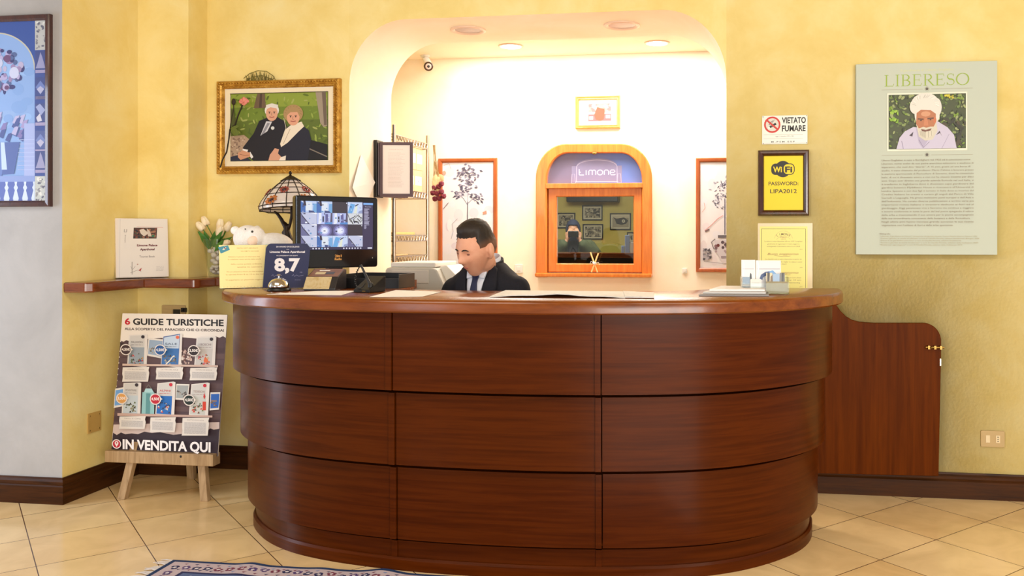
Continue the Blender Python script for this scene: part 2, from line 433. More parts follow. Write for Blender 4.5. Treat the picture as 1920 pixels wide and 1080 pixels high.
# baseboards
def baseboard(name, path, h=0.13):
    prof = [(0.0, 0.0), (0.022, 0.0), (0.022, 0.088), (0.016, 0.094), (0.018, 0.1), (0.018, 0.112), (0.01, 0.122), (0.008, 0.13), (0.0, 0.13)]
    pts = [Vector((x, y, 0)) for x, y in path]; rings = []
    for i, p in enumerate(pts):
        ds = []
        if i > 0: d = (p - pts[i - 1]).normalized(); ds.append(Vector((d.y, -d.x, 0)))
        if i < len(pts) - 1: d = (pts[i + 1] - p).normalized(); ds.append(Vector((d.y, -d.x, 0)))
        n = ds[0] if len(ds) == 1 else (ds[0] + ds[1]) / (1 + ds[0].dot(ds[1]))
        rings.append([p + n * o + Vector((0, 0, z)) for o, z in prof])
    bm = B(); ring_loft(bm, rings, True, True)
    struct(obj(name, bm, M_BASE, keep=True))
baseboard('baseboard_left', [(-5.1, WLY), (WLX, WLY), (WLX, -0.18), (PLX, -0.18), (PLX, 0), (-2.46, 0)])
baseboard('baseboard_front', [(AXR, 0.3), (AXR, 0), (3.1, 0)])

# made-up room behind the hatch, in place of the reflection in its glass
bm = B()
box(bm, -4.4, 1.2, 9.35, 9.45, 0, 3.0); box(bm, -4.5, -4.4, NB + 0.2, 9.45, 0, 3.0); box(bm, 1.2, 1.3, NB + 0.2, 9.45, 0, 3.0)
M_OLIVE = noisy('olive_plaster', [(190, 172, 92), (206, 190, 110), (214, 200, 124)], 1.2, 0.65, 6)
struct(obj('wall_reflected_hall', bm, M_OLIVE, keep=True))
bm = B(); box(bm, -4.5, 1.3, NB + 0.12, 9.45, 3.0, 3.1); struct(obj('ceiling_reflected_hall', bm, M_CEIL, keep=True))

# ------------------------------------------------------------------ hatch window
Y = NB
def wpx(pts, Y=NB): return [(W(u, v, Y).x, W(u, v, Y).z) for u, v in pts]
def arch_outline(u0, u1, vt, vb, rx, ry, n=12):
    pts = [(u0, vb)]
    pts += [(u0 + rx - rx * math.cos(PI / 2 * k / n), vt + ry - ry * math.sin(PI / 2 * k / n)) for k in range(n + 1)]
    pts += [(u1 - rx + rx * math.sin(PI / 2 * k / n), vt + ry - ry * math.cos(PI / 2 * k / n)) for k in range(n + 1)]
    return pts + [(u1, vb)]
win = thing('window_1', 'service hatch window in an arched orange wood frame on the back wall', 'window', W(1115, 519, NB))
del win['category']; del win['label']; win['kind'] = 'structure'
bm = B()
o = wpx(arch_outline(1007.5, 1223.5, 271, 519, 56, 64)); i = wpx(arch_outline(1028, 1205, 288, 519, 40, 52))
n = len(o)
for y0, y1 in ((NB - 0.055, NB),):
    ring_loft(bm, [[(x, NB, z) for x, z in o], [(x, NB - 0.05, z) for x, z in o], [(x + (q[0] - x) * 0.1, NB - 0.058, z + (q[1] - z) * 0.1) for (x, z), q in zip(o, i)],
                   [(x + (q[0] - x) * 0.9, NB - 0.058, z + (q[1] - z) * 0.9) for (x, z), q in zip(o, i)], [(q[0], NB - 0.05, q[1]) for q in i], [(q[0], NB, q[1]) for q in i]], False, False)
obj('window_frame', bm, M_ORANGE, win)
a, b = W(1026, 345, NB), W(1207, 353, NB)
bm = B(); box(bm, a.x, b.x, NB - 0.06, NB, b.z, a.z); obj('mullion', bm, M_ORANGE, win, bevel=0.004)
a, b = W(1010, 511, NB), W(1224, 519, NB)
bm = B(); box(bm, a.x - 0.005, b.x, NB - 0.11, NB, b.z, a.z); obj('window_sill', bm, M_ORANGE, win, bevel=0.006)
a, b = W(1029, 353, NB), W(1205, 511, NB); c, d = W(1045, 370, NB), W(1196, 497, NB)
bm = B(); fw = c.x - a.x
frame_bm(bm, a.x, b.x, b.z, a.z, NB, [(0, -0.02), (0, 0.022), (0.006, 0.03), (fw - 0.006, 0.03), (fw, 0.022), (fw, -0.02)])
sash = obj('sash', bm, M_ORANGE, win)
bm = B(); box(bm, a.x + fw - 0.004, b.x - fw + 0.004, NB - 0.004, NB + 0.002, b.z + fw - 0.004, a.z - fw + 0.004)
obj('pane', bm, M_PANE, sash)
# etched transom
def etched():
    m = mat('etched_blue_glass', (120, 118, 158), 0.25, coat=0.4); nt, bs, L = nodes(m)
    tc = nt.nodes.new('ShaderNodeTexCoord'); sp = nt.nodes.new('ShaderNodeSeparateXYZ'); L(tc.outputs['Generated'], sp.inputs[0])
    n = nt.nodes.new('ShaderNodeTexNoise'); n.inputs['Scale'].default_value = 1.5; L(tc.outputs['Generated'], n.inputs['Vector'])
    ad = nt.nodes.new('ShaderNodeMath'); ad.operation = 'MULTIPLY_ADD'; ad.inputs[1].default_value = 0.35; L(n.outputs['Fac'], ad.inputs[0]); L(sp.outputs['X'], ad.inputs[2])
    r = nt.nodes.new('ShaderNodeValToRGB')
    r.color_ramp.elements[0].position = 0.45; r.color_ramp.elements[0].color = lin((118, 108, 134))
    r.color_ramp.elements[1].position = 1.1; r.color_ramp.elements[1].color = lin((104, 124, 190))
    L(ad.outputs[0], r.inputs['Fac']); L(r.outputs['Color'], bs.inputs['Base Color'])
    return m
tp = wpx(arch_outline(1027, 1206, 287, 346, 40, 52))
bm = B(); prism(bm, tp, NB - 0.012, NB - 0.001); tr = obj('transom_glass', bm, etched(), win)
p = wallpaint(NB - 0.0125, 1115)
g = (168, 162, 190)
p.poly([(1072, 342), (1072, 311)] + circ(1119, 311, 38, 16, 14, 180, 360) + [(1166, 311), (1166, 342)], (128, 122, 154))
p.line([(1081, 342), (1081, 313)] + circ(1119, 313, 38, 16, 13, 180, 360) + [(1157, 313), (1157, 342)], 1.2, g)
for uu in (1075, 1161): p.line([(uu - 4, 343), (uu - 2.5, 326), (uu + 2.5, 326), (uu + 4, 343), (uu - 4, 343)], 1, g)
p.line([(1079, 341), (1159, 341)], 1.4, (190, 184, 206))
# the lettering, drawn as etched strokes
def let(st, x):
    for s_ in st: p.line([(x + a, 328 - b) for a, b in s_], 1.9, (186, 180, 204))
let([[(0, 11), (0, 1), (1, 0), (9, 0)], [(-1, 5), (3, 5.5)]], 1086)
let([[(0, 0), (0, 9)]], 1099)
let([[(0, 0), (0, 7), (2, 9), (5, 9), (6.5, 7), (6.5, 0)], [(6.5, 7), (8, 9), (11, 9), (13, 7), (13, 0)]], 1104)
let([[(5 + 5 * math.cos(PI * k / 8), 4.6 + 4.6 * math.sin(PI * k / 8)) for k in range(17)]], 1120)
let([[(0, 0), (0, 7), (2, 9), (6, 9), (8, 7), (8, 0)]], 1133)
let([[(10, 1), (8, 0), (2, 0), (0, 3), (0, 6), (2, 9), (7, 9), (9, 6.5), (7, 4.5), (0, 4.5)]], 1144)
p.build('etched_lettering', mat('etching', (186, 180, 204), 0.5) if False else M_INK, tr)
bm = B()
ball(bm, W(1117, 289, NB) + Vector((0, -0.062, 0)), (0.018, 0.006, 0.008)); obj('catch', bm, M_BRASS, win, 40)
# ------------------------------------------------------------------ reception counter
XC = -0.96
half = [(0.0, -1.362), (0.2, -1.358), (0.37, -1.345), (0.56, -1.317), (0.71, -1.283), (0.85, -1.235), (0.97, -1.172), (1.07, -1.098), (1.16, -1.01), (1.235, -0.915), (1.285, -0.82), (1.315, -0.72), (1.33, -0.6)]
ctrl = [(XC - 1.33, -0.03), (XC - 1.33, -0.3)] + [(XC - dx, y) for dx, y in half[::-1]] + [(XC + dx, y) for dx, y in half[1:]] + [(XC + 1.33, -0.52)]
def catmull(P, n=7):
    P = [Vector((x, y, 0)) for x, y in P]; out = []
    Q = [P[0] * 2 - P[1]] + P + [P[-1] * 2 - P[-2]]
    for i in range(1, len(Q) - 2):
        a, b, c, d = Q[i - 1:i + 3]
        for k in range(n):
            t = k / n
            out.append(0.5 * ((2 * b) + (c - a) * t + (2 * a - 5 * b + 4 * c - d) * t * t + (3 * b - a - 3 * c + d) * t ** 3))
    return out + [P[-1]]
base = catmull(ctrl)
NBASE = len(base)
nrm = []
for i in range(NBASE):
    d = (base[min(i + 1, NBASE - 1)] - base[max(i - 1, 0)]).normalized(); nrm.append(Vector((d.y, -d.x, 0)))
def off(d): return [p + n * d for p, n in zip(base, nrm)]
def seam(u, d):                                   # float index on the offset outline that shows at column u, on the near side
    P = off(d)
    i0 = min(range(NBASE), key=lambda i: proj_u(P[i])); i1 = max(range(NBASE), key=lambda i: proj_u(P[i]))
    for i in range(i0, i1):
        a, b = proj_u(P[i]), proj_u(P[i + 1])
        if a <= u <= b: return i + (u - a) / (b - a)
    return i1 + 2 if u > proj_u(P[i1]) else i0 - 2
def seg_pts(P, a, b):
    def at(t):
        i = min(int(t), NBASE - 2); return P[i].lerp(P[i + 1], t - i)
    return [at(a)] + [P[i] for i in range(int(a) + 1, int(math.ceil(b))) if i - a > 0.02 and b - i > 0.02] + [at(b)]
counter = thing('reception_counter', 'curved mahogany reception counter with three overlapping tiers of panels', 'reception counter', (XC, -0.8, 0))
def band(name, d, t, z0, z1, a, b, m, bev=0.0):
    o, i = seg_pts(off(d), a, b), seg_pts(off(d - t), a, b)
    bm = B()
    rings = [[p + Vector((0, 0, z0)), p + Vector((0, 0, z1)), q + Vector((0, 0, z1)), q + Vector((0, 0, z0))] for p, q in zip(o, i)]
    ring_loft(bm, rings, True, True)
    return obj(name, bm, m, counter, 30)
E_ = NBASE - 1
band('base_moulding', 0.0, 0.05, 0, 0.042, 0, E_, M_WOOD)
bm = B()
o = off(0.0); i = off(-0.02)
rings = [[p + Vector((0, 0, 0.042)), p.lerp(q, 0.35) + Vector((0, 0, 0.052)), q + Vector((0, 0, 0.054)), q + Vector((0, 0, 0.042))] for p, q in zip(o, i)]
ring_loft(bm, rings, True, True); obj('bead', bm, M_WOOD, counter, 30)
band('plinth', -0.012, 0.03, 0.05, 0.117, 0, E_, M_WOOD)
tiers = [(0.024, 0.135, 0.422, (744, 1128)), (0.056, 0.44, 0.725, (741, 1127)), (0.088, 0.74, 1.052, (735, 1126))]  # tops stop short: gaps added under each tier to draw its shadow line
for d, z0, z1, (ua, ub) in tiers:
    sl, sa, sb, sr = seam(456, d), seam(ua - 11, d), seam(ub - 11, d), seam(1534, d)
    ha, hb = seam(ua, d), seam(ub, d)
    for a, b in ((0, sl), (sl + 0.02, sa), (ha + 0.16, sb), (hb + 0.16, sr), (sr + 0.02, E_)):
        band('front_panel', d, 0.05, z0, z1, a, b, M_WOOD)
    for a, b in ((sa, ha), (sb, hb)):
        band('batten', d + 0.008, 0.05, z0 + 0.001, z1, a, b, M_WOOD)
for (ua, ub) in ((745, 1128),):
    for u in (ua, ub):
        d = -0.006; band('batten', d, 0.03, 0.052, 0.117, seam(u - 11, d), seam(u, d), M_WOOD)
# top: a ring with a rounded lip, wide enough on the left to carry the screen
TOP = 1.10
outer = off(0.135)
inner = []
for k, (p, n) in enumerate(zip(base, nrm)):
    w = 0.44
    if p.x < XC and p.y > -0.95: w = 0.44 + 0.12 * min(1, (p.y + 0.95) / 0.3)
    q = p - n * w
    inner.append(q)
bm = B()
rings = []
for p, q in zip(outer, inner):
    e = (q - p).normalized(); z = lambda h: Vector((0, 0, h))
    rings.append([p + e * 0.006 + z(TOP - 0.052), p + z(TOP - 0.046), p + z(TOP - 0.016), p + e * 0.004 + z(TOP - 0.006), p + e * 0.012 + z(TOP), q + z(TOP), q + z(TOP - 0.05)])
ring_loft(bm, rings, True, True)
obj('countertop', bm, M_WOODTOP, counter, 40)
# right end: closing panel
pe, ne = base[-1], nrm[-1]
bm = B(); box(bm, pe.x - 0.42, pe.x - 0.025, pe.y - 0.03, pe.y, 0.0, 1.05); obj('end_panel', bm, M_WOODV, counter)
band('rear_panel', -0.06, 0.02, 0.0, 1.05, 0, E_, M_WOODV)
ink_in = off(-0.42)

# ------------------------------------------------------------------ swing gate folded against the wall
yg = -0.062
gx = lambda u, v: (W(u, v, yg).x, W(u, v, yg).z)
pts = [gx(1488, 887), gx(1760, 893), gx(1765, 655)]
c0 = gx(1733, 640); r = gx(1765, 640)[0] - c0[0]
pts += [(c0[0] + r * math.cos(a), c0[1] + (gx(1733, 606)[1] - c0[1]) * math.sin(a)) for a in [PI / 2 * k / 10 for k in range(0, 11)]]
pts += [gx(u, v) for u, v in ((1640, 606), (1612, 604), (1598, 600), (1586, 593), (1576, 583), (1568, 572), (1560, 560), (1488, 560))]
bm = B(); prism(bm, pts, yg, yg + 0.035)
gate = tag(obj('swing_gate', bm, M_WOODV, bevel=0.004), 'low mahogany swing gate with scooped top folded against the yellow wall', 'gate')
bm = B(); a = W(1752, 651, yg)
tube(bm, [a + Vector((-0.045, -0.012, 0)), a + Vector((0.045, -0.012, 0))], 0.005, 8)
for dx in (-0.03, 0.0, 0.028): box(bm, a.x + dx - 0.005, a.x + dx + 0.005, yg - 0.02, yg, a.z - 0.009, a.z + 0.009)
ball(bm, a + Vector((-0.02, -0.024, 0)), 0.006, 8, 6)
obj('bolt_latch', bm, M_BRASS, gate, 40)
bm = B(); a = W(1763, 679, yg); box(bm, a.x - 0.003, a.x + 0.004, yg - 0.004, yg + 0.02, a.z - 0.018, a.z + 0.018); obj('strike_plate', bm, M_STEEL, gate)

# ------------------------------------------------------------------ corner shelf
zs = 1.11
sh = [(WLX, WLY + 0.005), (WLX + 0.12, WLY + 0.005), (WLX + 0.15, WLY + 0.035), (WLX + 0.15, -0.33), (PLX + 0.125, -0.33), (PLX + 0.15, -0.305), (PLX + 0.15, -0.15), (-2.46, -0.15), (-2.46, 0), (PLX, 0), (PLX, -0.18), (WLX, -0.18)]
bm = B(); slab(bm, sh, zs - 0.052, zs)
tag(obj('corner_shelf', bm, M_SHELF, bevel=0.008), 'varnished wooden shelf wrapping around the yellow corner pilaster', 'shelf')

# ------------------------------------------------------------------ easel and poster
yb = -0.58
BL, BR = W(213, 848, yb), W(412, 848, yb); TLc = W(237, 588, -0.49); TRc = W(425, 588, -0.515)
ez = thing('display_easel', 'small pale wooden easel standing on the floor beside the counter', 'easel', ((BL.x + BR.x) / 2, yb, 0))
a, b = W(209, 862, yb), W(410, 850, yb)
bm = B(); box(bm, a.x, b.x, yb - 0.05, yb + 0.015, a.z, b.z + 0.004); lg = obj('ledge', bm, M_PALEWOOD, ez, bevel=0.003)
bm = B(); ball(bm, W(339, 856, yb - 0.05), (0.006, 0.004, 0.006), 10, 6); obj('bolt', bm, M_BLACK, lg, 40)
def leg(top, foot, w=0.02):
    bm = B(); t, f_ = Vector(top), Vector(foot); d = (f_ - t).normalized()
    rings = [[p + Vector((sx * w, sy * w * 0.8, 0)) for sx, sy in ((-1, -1), (1, -1), (1, 1), (-1, 1))] for p in (t, f_)]
    ring_loft(bm, rings, True, True); return obj('leg', bm, M_PALEWOOD, ez, bevel=0.002)
fl, fr = G(216, 941), G(393, 935)
lean = Vector((0, 0.085, 0.705)).normalized()
leg((-2.955, -0.465, 0.86), (fl.x, -0.63, 0.0)); leg((-2.80, -0.465, 0.86), (fr.x, -0.6, 0.0))
leg((-2.88, -0.41, 0.86), (G(362, 893).x + 0.02, -0.235, 0.0))
bm = B(); box(bm, -2.98, -2.78, -0.475, -0.42, 0.825, 0.855); obj('crossbar', bm, M_PALEWOOD, ez, bevel=0.002)
# the poster: authored in photo pixels, straightened to its rectangle
pw, ph = (BR.x - BL.x), 0.715
pm = Matrix.Translation(((BL.x + BR.x) / 2, yb - 0.012, BL.z + 0.004)) @ Matrix.Rotation(-math.atan2(0.085, 0.705), 4, 'X')
def posteruv(u, v, d):
    t = (v - 588) / (848 - 588); l = 237 + (213 - 237) * t; r = 425 + (412 - 425) * t
    return pm @ Vector((((u - l) / (r - l) - 0.5) * pw, -0.006 - d, (1 - t) * ph))
bm = B(); box(bm, -pw / 2, pw / 2, -0.005, 0.0, 0, ph, pm)
poster = tag(obj('advertising_poster', bm, mat('poster_board', (226, 214, 202), 0.5)), 'guidebook sale poster leaning on the small easel, price bubbles and six book covers', 'poster')
p = Paint(posteruv, 3e-5, True); rnd = random.Random(4)
WHT, DK, PUR = (232, 222, 212), (44, 30, 34), (84, 62, 66)
p.poly([(237, 588), (425, 588), (412, 848), (213, 848)], WHT)
p.poly([(234, 640), (238, 642), (243, 639), (248, 640), (300, 634), (340, 631), (380, 634), (406, 629), (412, 631), (418, 628), (423.2, 631), (414.6, 800), (217, 800)], PUR)
for k in range(14):                                   # planks of the printed backdrop
    y = 650 + k * 11; sh_ = rnd.choice([(92, 70, 72), (76, 54, 58), (100, 76, 76), (84, 60, 62)])
    p.poly([(237 - (y - 588) * 0.0923, y), (425 - (y - 588) * 0.05, y), (425 - (y - 580) * 0.05, y + 9), (237 - (y - 580) * 0.0923, y + 9)], sh_)
p.poly([(232, 642), (240, 646), (240, 652), (231.5, 652)], (60, 42, 46))
p.poly([(218, 797), (414, 786), (413.5, 820), (215.5, 820)], (206, 186, 180))
p.poly([(217, 812), (224, 816), (232, 811), (240, 814), (252, 812), (264, 813), (276, 808), (290, 810), (305, 808), (330, 812), (350, 809), (372, 806), (385, 806), (398, 798), (404, 800), (414.3, 798), (412, 848), (213, 848)], (50, 36, 46))
p.text('6', 241, 609, 12, (190, 24, 44), 10, 'L', 0.03)
p.text('GUIDE TURISTICHE', 256, 609, 12, (34, 26, 26), 163, 'L', 0.03)
p.text('ALLA SCOPERTA DEL PARADISO CHE CI CIRCONDA!', 240.5, 619.5, 4.6, (60, 40, 44), 179, 'L', 0.02)
def book(x0, y0, x1, y1, title, tcol, sky, ground, badge, bands, skew=0, border=None):
    p.poly([(x0 - 1, y0 + 2), (x1, y0 - skew), (x1 + 4, y0 + 1 - skew), (x1 + 2, y1 + 2), (x1 - 2, y1 + 3), (x0 - 5, y1)], (222, 214, 208))
    if border: p.poly([(x0, y0 + 2), (x1, y0 - skew), (x1 - 3, y1), (x0 - 4, y1 - 1)], border)
    p.poly([(x0 + 1, y0 + 3.5), (x1 - 1, y0 + 1.5 - skew), (x1 - 3.6, y1 - 0.5), (x0 - 3, y1 - 1.2)], (204, 200, 196) if border is None else (190, 204, 220))
    ym = y0 + (y1 - y0) * 0.42
    p.poly([(x0 - 0.6, ym), (x1 - 2, ym), (x1 - 3.6, y1 - 0.5), (x0 - 3, y1 - 1.2)], sky)
    for _ in range(26):
        cx, cy = rnd.uniform(x0 + 1, x1 - 6), rnd.uniform(ym + (y1 - ym) * 0.35, y1 - 3); s_ = rnd.uniform(1, 2.6)
        p.poly([(cx - s_, cy + s_ * 0.7), (cx, cy - s_), (cx + s_, cy + s_ * 0.5)], rnd.choice(ground))
    p.text(title, (x0 + x1) / 2 - 1, y0 + 17, 4, tcol, (x1 - x0) * 0.72)
    greek(p, rnd, x0 + 3, x1 - 5, y0 + 20, 1.2, tcol)
    p.disc(x1 - 4.5, y0 + 5 - skew * 0.6, 3.2, badge)
def snap(pts, sky, ground):
    p.poly(pts, (222, 214, 206))
    cx = sum(a for a, b in pts) / 4; cy = sum(b for a, b in pts) / 4 - 1
    q = [(cx + (a - cx) * 0.86, cy + (b - cy) * 0.8) for a, b in pts]; p.poly(q, sky)
    for _ in range(14):
        x = cx + rnd.uniform(-0.36, 0.3) * (pts[1][0] - pts[0][0]); y = cy + rnd.uniform(-0.02, 0.3) * (pts[2][1] - pts[1][1])
        p.poly([(x - 2, y + 1.6), (x, y - 1.6), (x + 2, y + 1)], rnd.choice(ground))
GRN = [(96, 104, 60), (70, 80, 50), (140, 130, 90), (60, 52, 44)]; RCK = [(120, 110, 96), (90, 84, 76), (170, 160, 140), (64, 60, 52)]
snap([(284, 634), (312, 636), (309, 672), (281, 667)], (150, 168, 190), RCK)
for _ in range(40):
    x, y = rnd.uniform(343, 362), rnd.uniform(655, 683); p.disc(x, y, rnd.uniform(1, 2.6), rnd.choice([(206, 180, 168), (180, 150, 140), (120, 84, 78), (220, 206, 196)]), n=8)
book(250, 627, 279, 686, 'MALINVERN', (110, 100, 100), (150, 160, 170), [(190, 70, 60), (60, 90, 130), (60, 60, 60), (200, 140, 60), (90, 100, 60)], (50, 40, 46), 0)
book(312, 629, 342, 685, 'SALE', (70, 84, 110), (60, 110, 170), RCK, (224, 104, 70), 0, 4, (60, 90, 150))
p.line([(316, 683), (325, 674), (328, 669), (332, 666)], 2, (226, 222, 210))
book(373, 629, 403, 684, 'I BOSCHI', (130, 104, 110), (196, 190, 186), [(180, 70, 90), (214, 100, 60), (90, 100, 70), (60, 52, 50), (200, 170, 120)], (60, 50, 54), 2)
p.disc(389, 674, 4, (222, 110, 66))
for x in (250, 312, 372): pass
p.poly([(237, 683), (411, 682), (411, 685.5), (237, 687)], (206, 178, 164))
def slip(x0, y0, x1, y1, t):
    p.poly([(x0 + 1, y0 + 1), (x1, y0 - 1), (x1 - 1.5, y0 + 5), (x1 - 0.2, y0 + 10), (x1 - 2, y1 - 3), (x1 - 2.4, y1 - 0.5), (x0 - 0.4, y1 + 1), (x0 + 1, y1 - 8), (x0, y1 - 14)], (222, 214, 206))
    p.text(t, (x0 + x1) / 2, y0 + 5.4, 2.4, (150, 136, 134), (x1 - x0) * 0.62)
    p.rect(x0 + 4, y0 + 8, x1 - 5, y1 - 3, (206, 200, 196))
    yy = y0 + 9
    while yy < y1 - 4: greek(p, rnd, x0 + 4.5, x1 - 6, yy, 1.1, (168, 160, 158)); yy += 2.1
slip(236.5, 689, 286.5, 716, 'LE PIU BELLE ESCURSIONI'); slip(299, 688, 349, 710, 'LA VIA DEL SALE'); slip(361, 687, 410.5, 710, 'I SAPORI DEI BOSCHI')
snap([(224, 730), (240, 727), (239, 762), (221, 766)], (110, 160, 214), [(150, 150, 150), (200, 190, 180)])
snap([(337, 718), (361, 718), (358, 748), (335, 747)], (160, 164, 164), [(70, 60, 56), (110, 96, 86), (170, 160, 150)])
snap([(399, 732), (417, 731), (415, 763), (398, 765)], (40, 96, 180), [(150, 120, 90), (110, 90, 70)])
p.poly([(275, 735), (297, 735), (296.5, 776), (273, 776)], (142, 190, 190)); p.poly([(282, 737), (290, 737), (289, 776), (280.5, 776)], (92, 146, 148)); p.poly([(278, 735), (281, 728), (292, 728), (296, 735)], (170, 206, 208)); p.line([(282, 727), (286, 721), (291, 727)], 1.2, (120, 110, 100))
book(241, 717, 269, 776, 'MOUNTAINS', (140, 130, 126), (190, 200, 206), GRN, (60, 50, 54), 0)
book(304, 716, 332, 775, 'ALPINI', (200, 80, 80), (36, 104, 180), [(200, 70, 60), (230, 214, 190), (40, 60, 90), (60, 50, 60)], (200, 40, 60), 0, 2)
book(366, 716, 394, 774, 'TEDESCHI', (150, 120, 116), (196, 196, 190), [(200, 60, 40), (90, 110, 60), (60, 56, 54), (60, 70, 50)], (200, 40, 60), 0, 2)
p.rect(386, 749, 392, 765, (206, 62, 42)); p.poly([(388.5, 733), (391, 740), (388.5, 745), (387, 740)], (200, 50, 50))
p.poly([(229, 775), (404, 774), (404, 777.5), (229, 780)], (196, 164, 152))
slip(232, 780, 282, 803, 'VALLI E CIME'); slip(290, 780, 338, 807, 'STORIE DI ALPINI'); slip(349.5, 779, 399, 811, 'RICETTE DI MONTAGNA')
def bubble(x, y, col, t):
    p.disc(x, y, 10.5, (226, 214, 206)); p.poly([(x + 8, y - 4), (x + 13.2, y - 0.5), (x + 8, y + 3)], (226, 214, 206)); p.disc(x, y, 8.7, col); p.text(t, x, y + 2, 5, (240, 230, 224), 15, 'C', 0.03)
bubble(247, 656.5, (62, 42, 46), '4,50€'); bubble(309.5, 656, (36, 82, 140), '4,50€'); bubble(370, 656, (50, 36, 36), '3,50€')
bubble(238.5, 747.5, (216, 156, 84), '3,50€'); bubble(301, 747, (186, 30, 48), '4,50€'); bubble(362.5, 747, (28, 42, 38), '4,50€')
p.disc(228.5, 831.5, 8.6, (240, 232, 230)); p.disc(228.5, 831.5, 7, (186, 28, 56)); p.poly([(228.5, 837), (225, 831)] + circ(228.5, 829.5, 3.4, 10, None, 180, 360) + [(232, 831)], (240, 232, 230)); p.disc(228.5, 829.5, 1.4, (186, 28, 56))
p.text('IN VENDITA QUI', 240, 839.5, 17.5, (240, 234, 234), 163, 'L', 0.035)
p.build('printed_face', M_INK, poster)
# ------------------------------------------------------------------ things on the hall walls
def panel_rect(u0, v0, u1, v1, Y):
    uc = (u0 + u1) / 2
    return W(u0, 0, Y).x, W(u1, 0, Y).x, zc(v1, uc, Y), zc(v0, uc, Y)
def simple_frame(name, label, cat, u0, v0, u1, v1, Y, fpx, dep, m, art, group=None, prof=None, glassm=None):
    x0, x1, z0, z1 = panel_rect(u0, v0, u1, v1, Y)
    t = thing(name, label, cat, ((x0 + x1) / 2, Y, z0), 0, group)
    f = fpx * (x1 - x0) / (u1 - u0)
    bm = B(); frame_bm(bm, x0, x1, z0, z1, Y, prof(f, dep) if prof else [(0, 0), (0, dep * 0.8), (f * 0.15, dep), (f * 0.7, dep * 0.92), (f, dep * 0.55), (f, 0)])
    fr = obj('frame', bm, m, t)
    p = wallpaint(Y - dep * 0.35, (u0 + u1) / 2)
    p.rect(u0 + fpx * 0.5, v0 + fpx * 0.5, u1 - fpx * 0.5, v1 - fpx * 0.5, (236, 230, 220))
    art(p); p.build('picture', M_INK, t)
    if glassm:
        bm = B(); box(bm, x0 + f * 0.8, x1 - f * 0.8, Y - dep * 0.5, Y - dep * 0.48, z0 + f * 0.8, z1 - f * 0.8); obj('glazing', bm, glassm, t)
    return t, fr, (x0, x1, z0, z1)

# --- gilded family portrait
def head_art(p, x, y, r, skin, hair, kind, rnd):
    """a printed head about r px in radius"""
    if kind == 'white': p.poly(circ(x, y - r * 0.35, r * 1.12, 18, r * 1.05), hair)
    elif kind == 'fair': p.poly(circ(x, y - r * 0.4, r * 1.42, 20, r * 1.3), hair)
    p.poly(circ(x, y + r * 0.12, r * 0.92, 20, r * 1.2), skin)
    if kind == 'white': p.poly([(x - r * 0.95, y - r * 0.2), (x - r * 0.9, y - r * 1.2), (x, y - r * 1.45), (x + r * 0.95, y - r * 1.2), (x + r * 1.0, y - r * 0.1), (x + r * 0.72, y - r * 0.65), (x - r * 0.2, y - r * 0.85), (x - r * 0.75, y - r * 0.6)], hair)
    else:
        p.poly([(x - r * 1.2, y + r * 0.4), (x - r * 1.3, y - r * 0.8), (x - r * 0.3, y - r * 1.65), (x + r * 0.9, y - r * 1.3), (x + r * 1.35, y - r * 0.1), (x + r * 1.05, y + r * 0.3), (x + r * 0.6, y - r * 0.62), (x - r * 0.4, y - r * 0.6), (x - r * 0.85, y - r * 0.2)], hair)
        for k in range(9):
            a = PI + PI * k / 8; p.line([(x + r * 1.0 * math.cos(a), y - r * 0.5 + r * 0.9 * math.sin(a)), (x + r * 1.25 * math.cos(a + 0.15), y - r * 0.4 + r * 1.15 * math.sin(a + 0.15))], 0.7, tuple(int(c * 0.8) for c in hair))
    dk = tuple(int(c * 0.5) for c in skin)
    for s in (-1, 1):
        p.line([(x + s * r * 0.2, y - r * 0.12), (x + s * r * 0.55, y - r * 0.14)], r * 0.09, dk); p.disc(x + s * r * 0.37, y + r * 0.04, r * 0.1, (50, 40, 40), n=10)
    p.line([(x, y - r * 0.02), (x - r * 0.1, y + r * 0.4), (x + r * 0.1, y + r * 0.43)], r * 0.08, tuple(int(c * 0.75) for c in skin))
    p.line([(x - r * 0.38, y + r * 0.66), (x, y + r * 0.76), (x + r * 0.38, y + r * 0.66)], r * 0.14, (170, 90, 80))
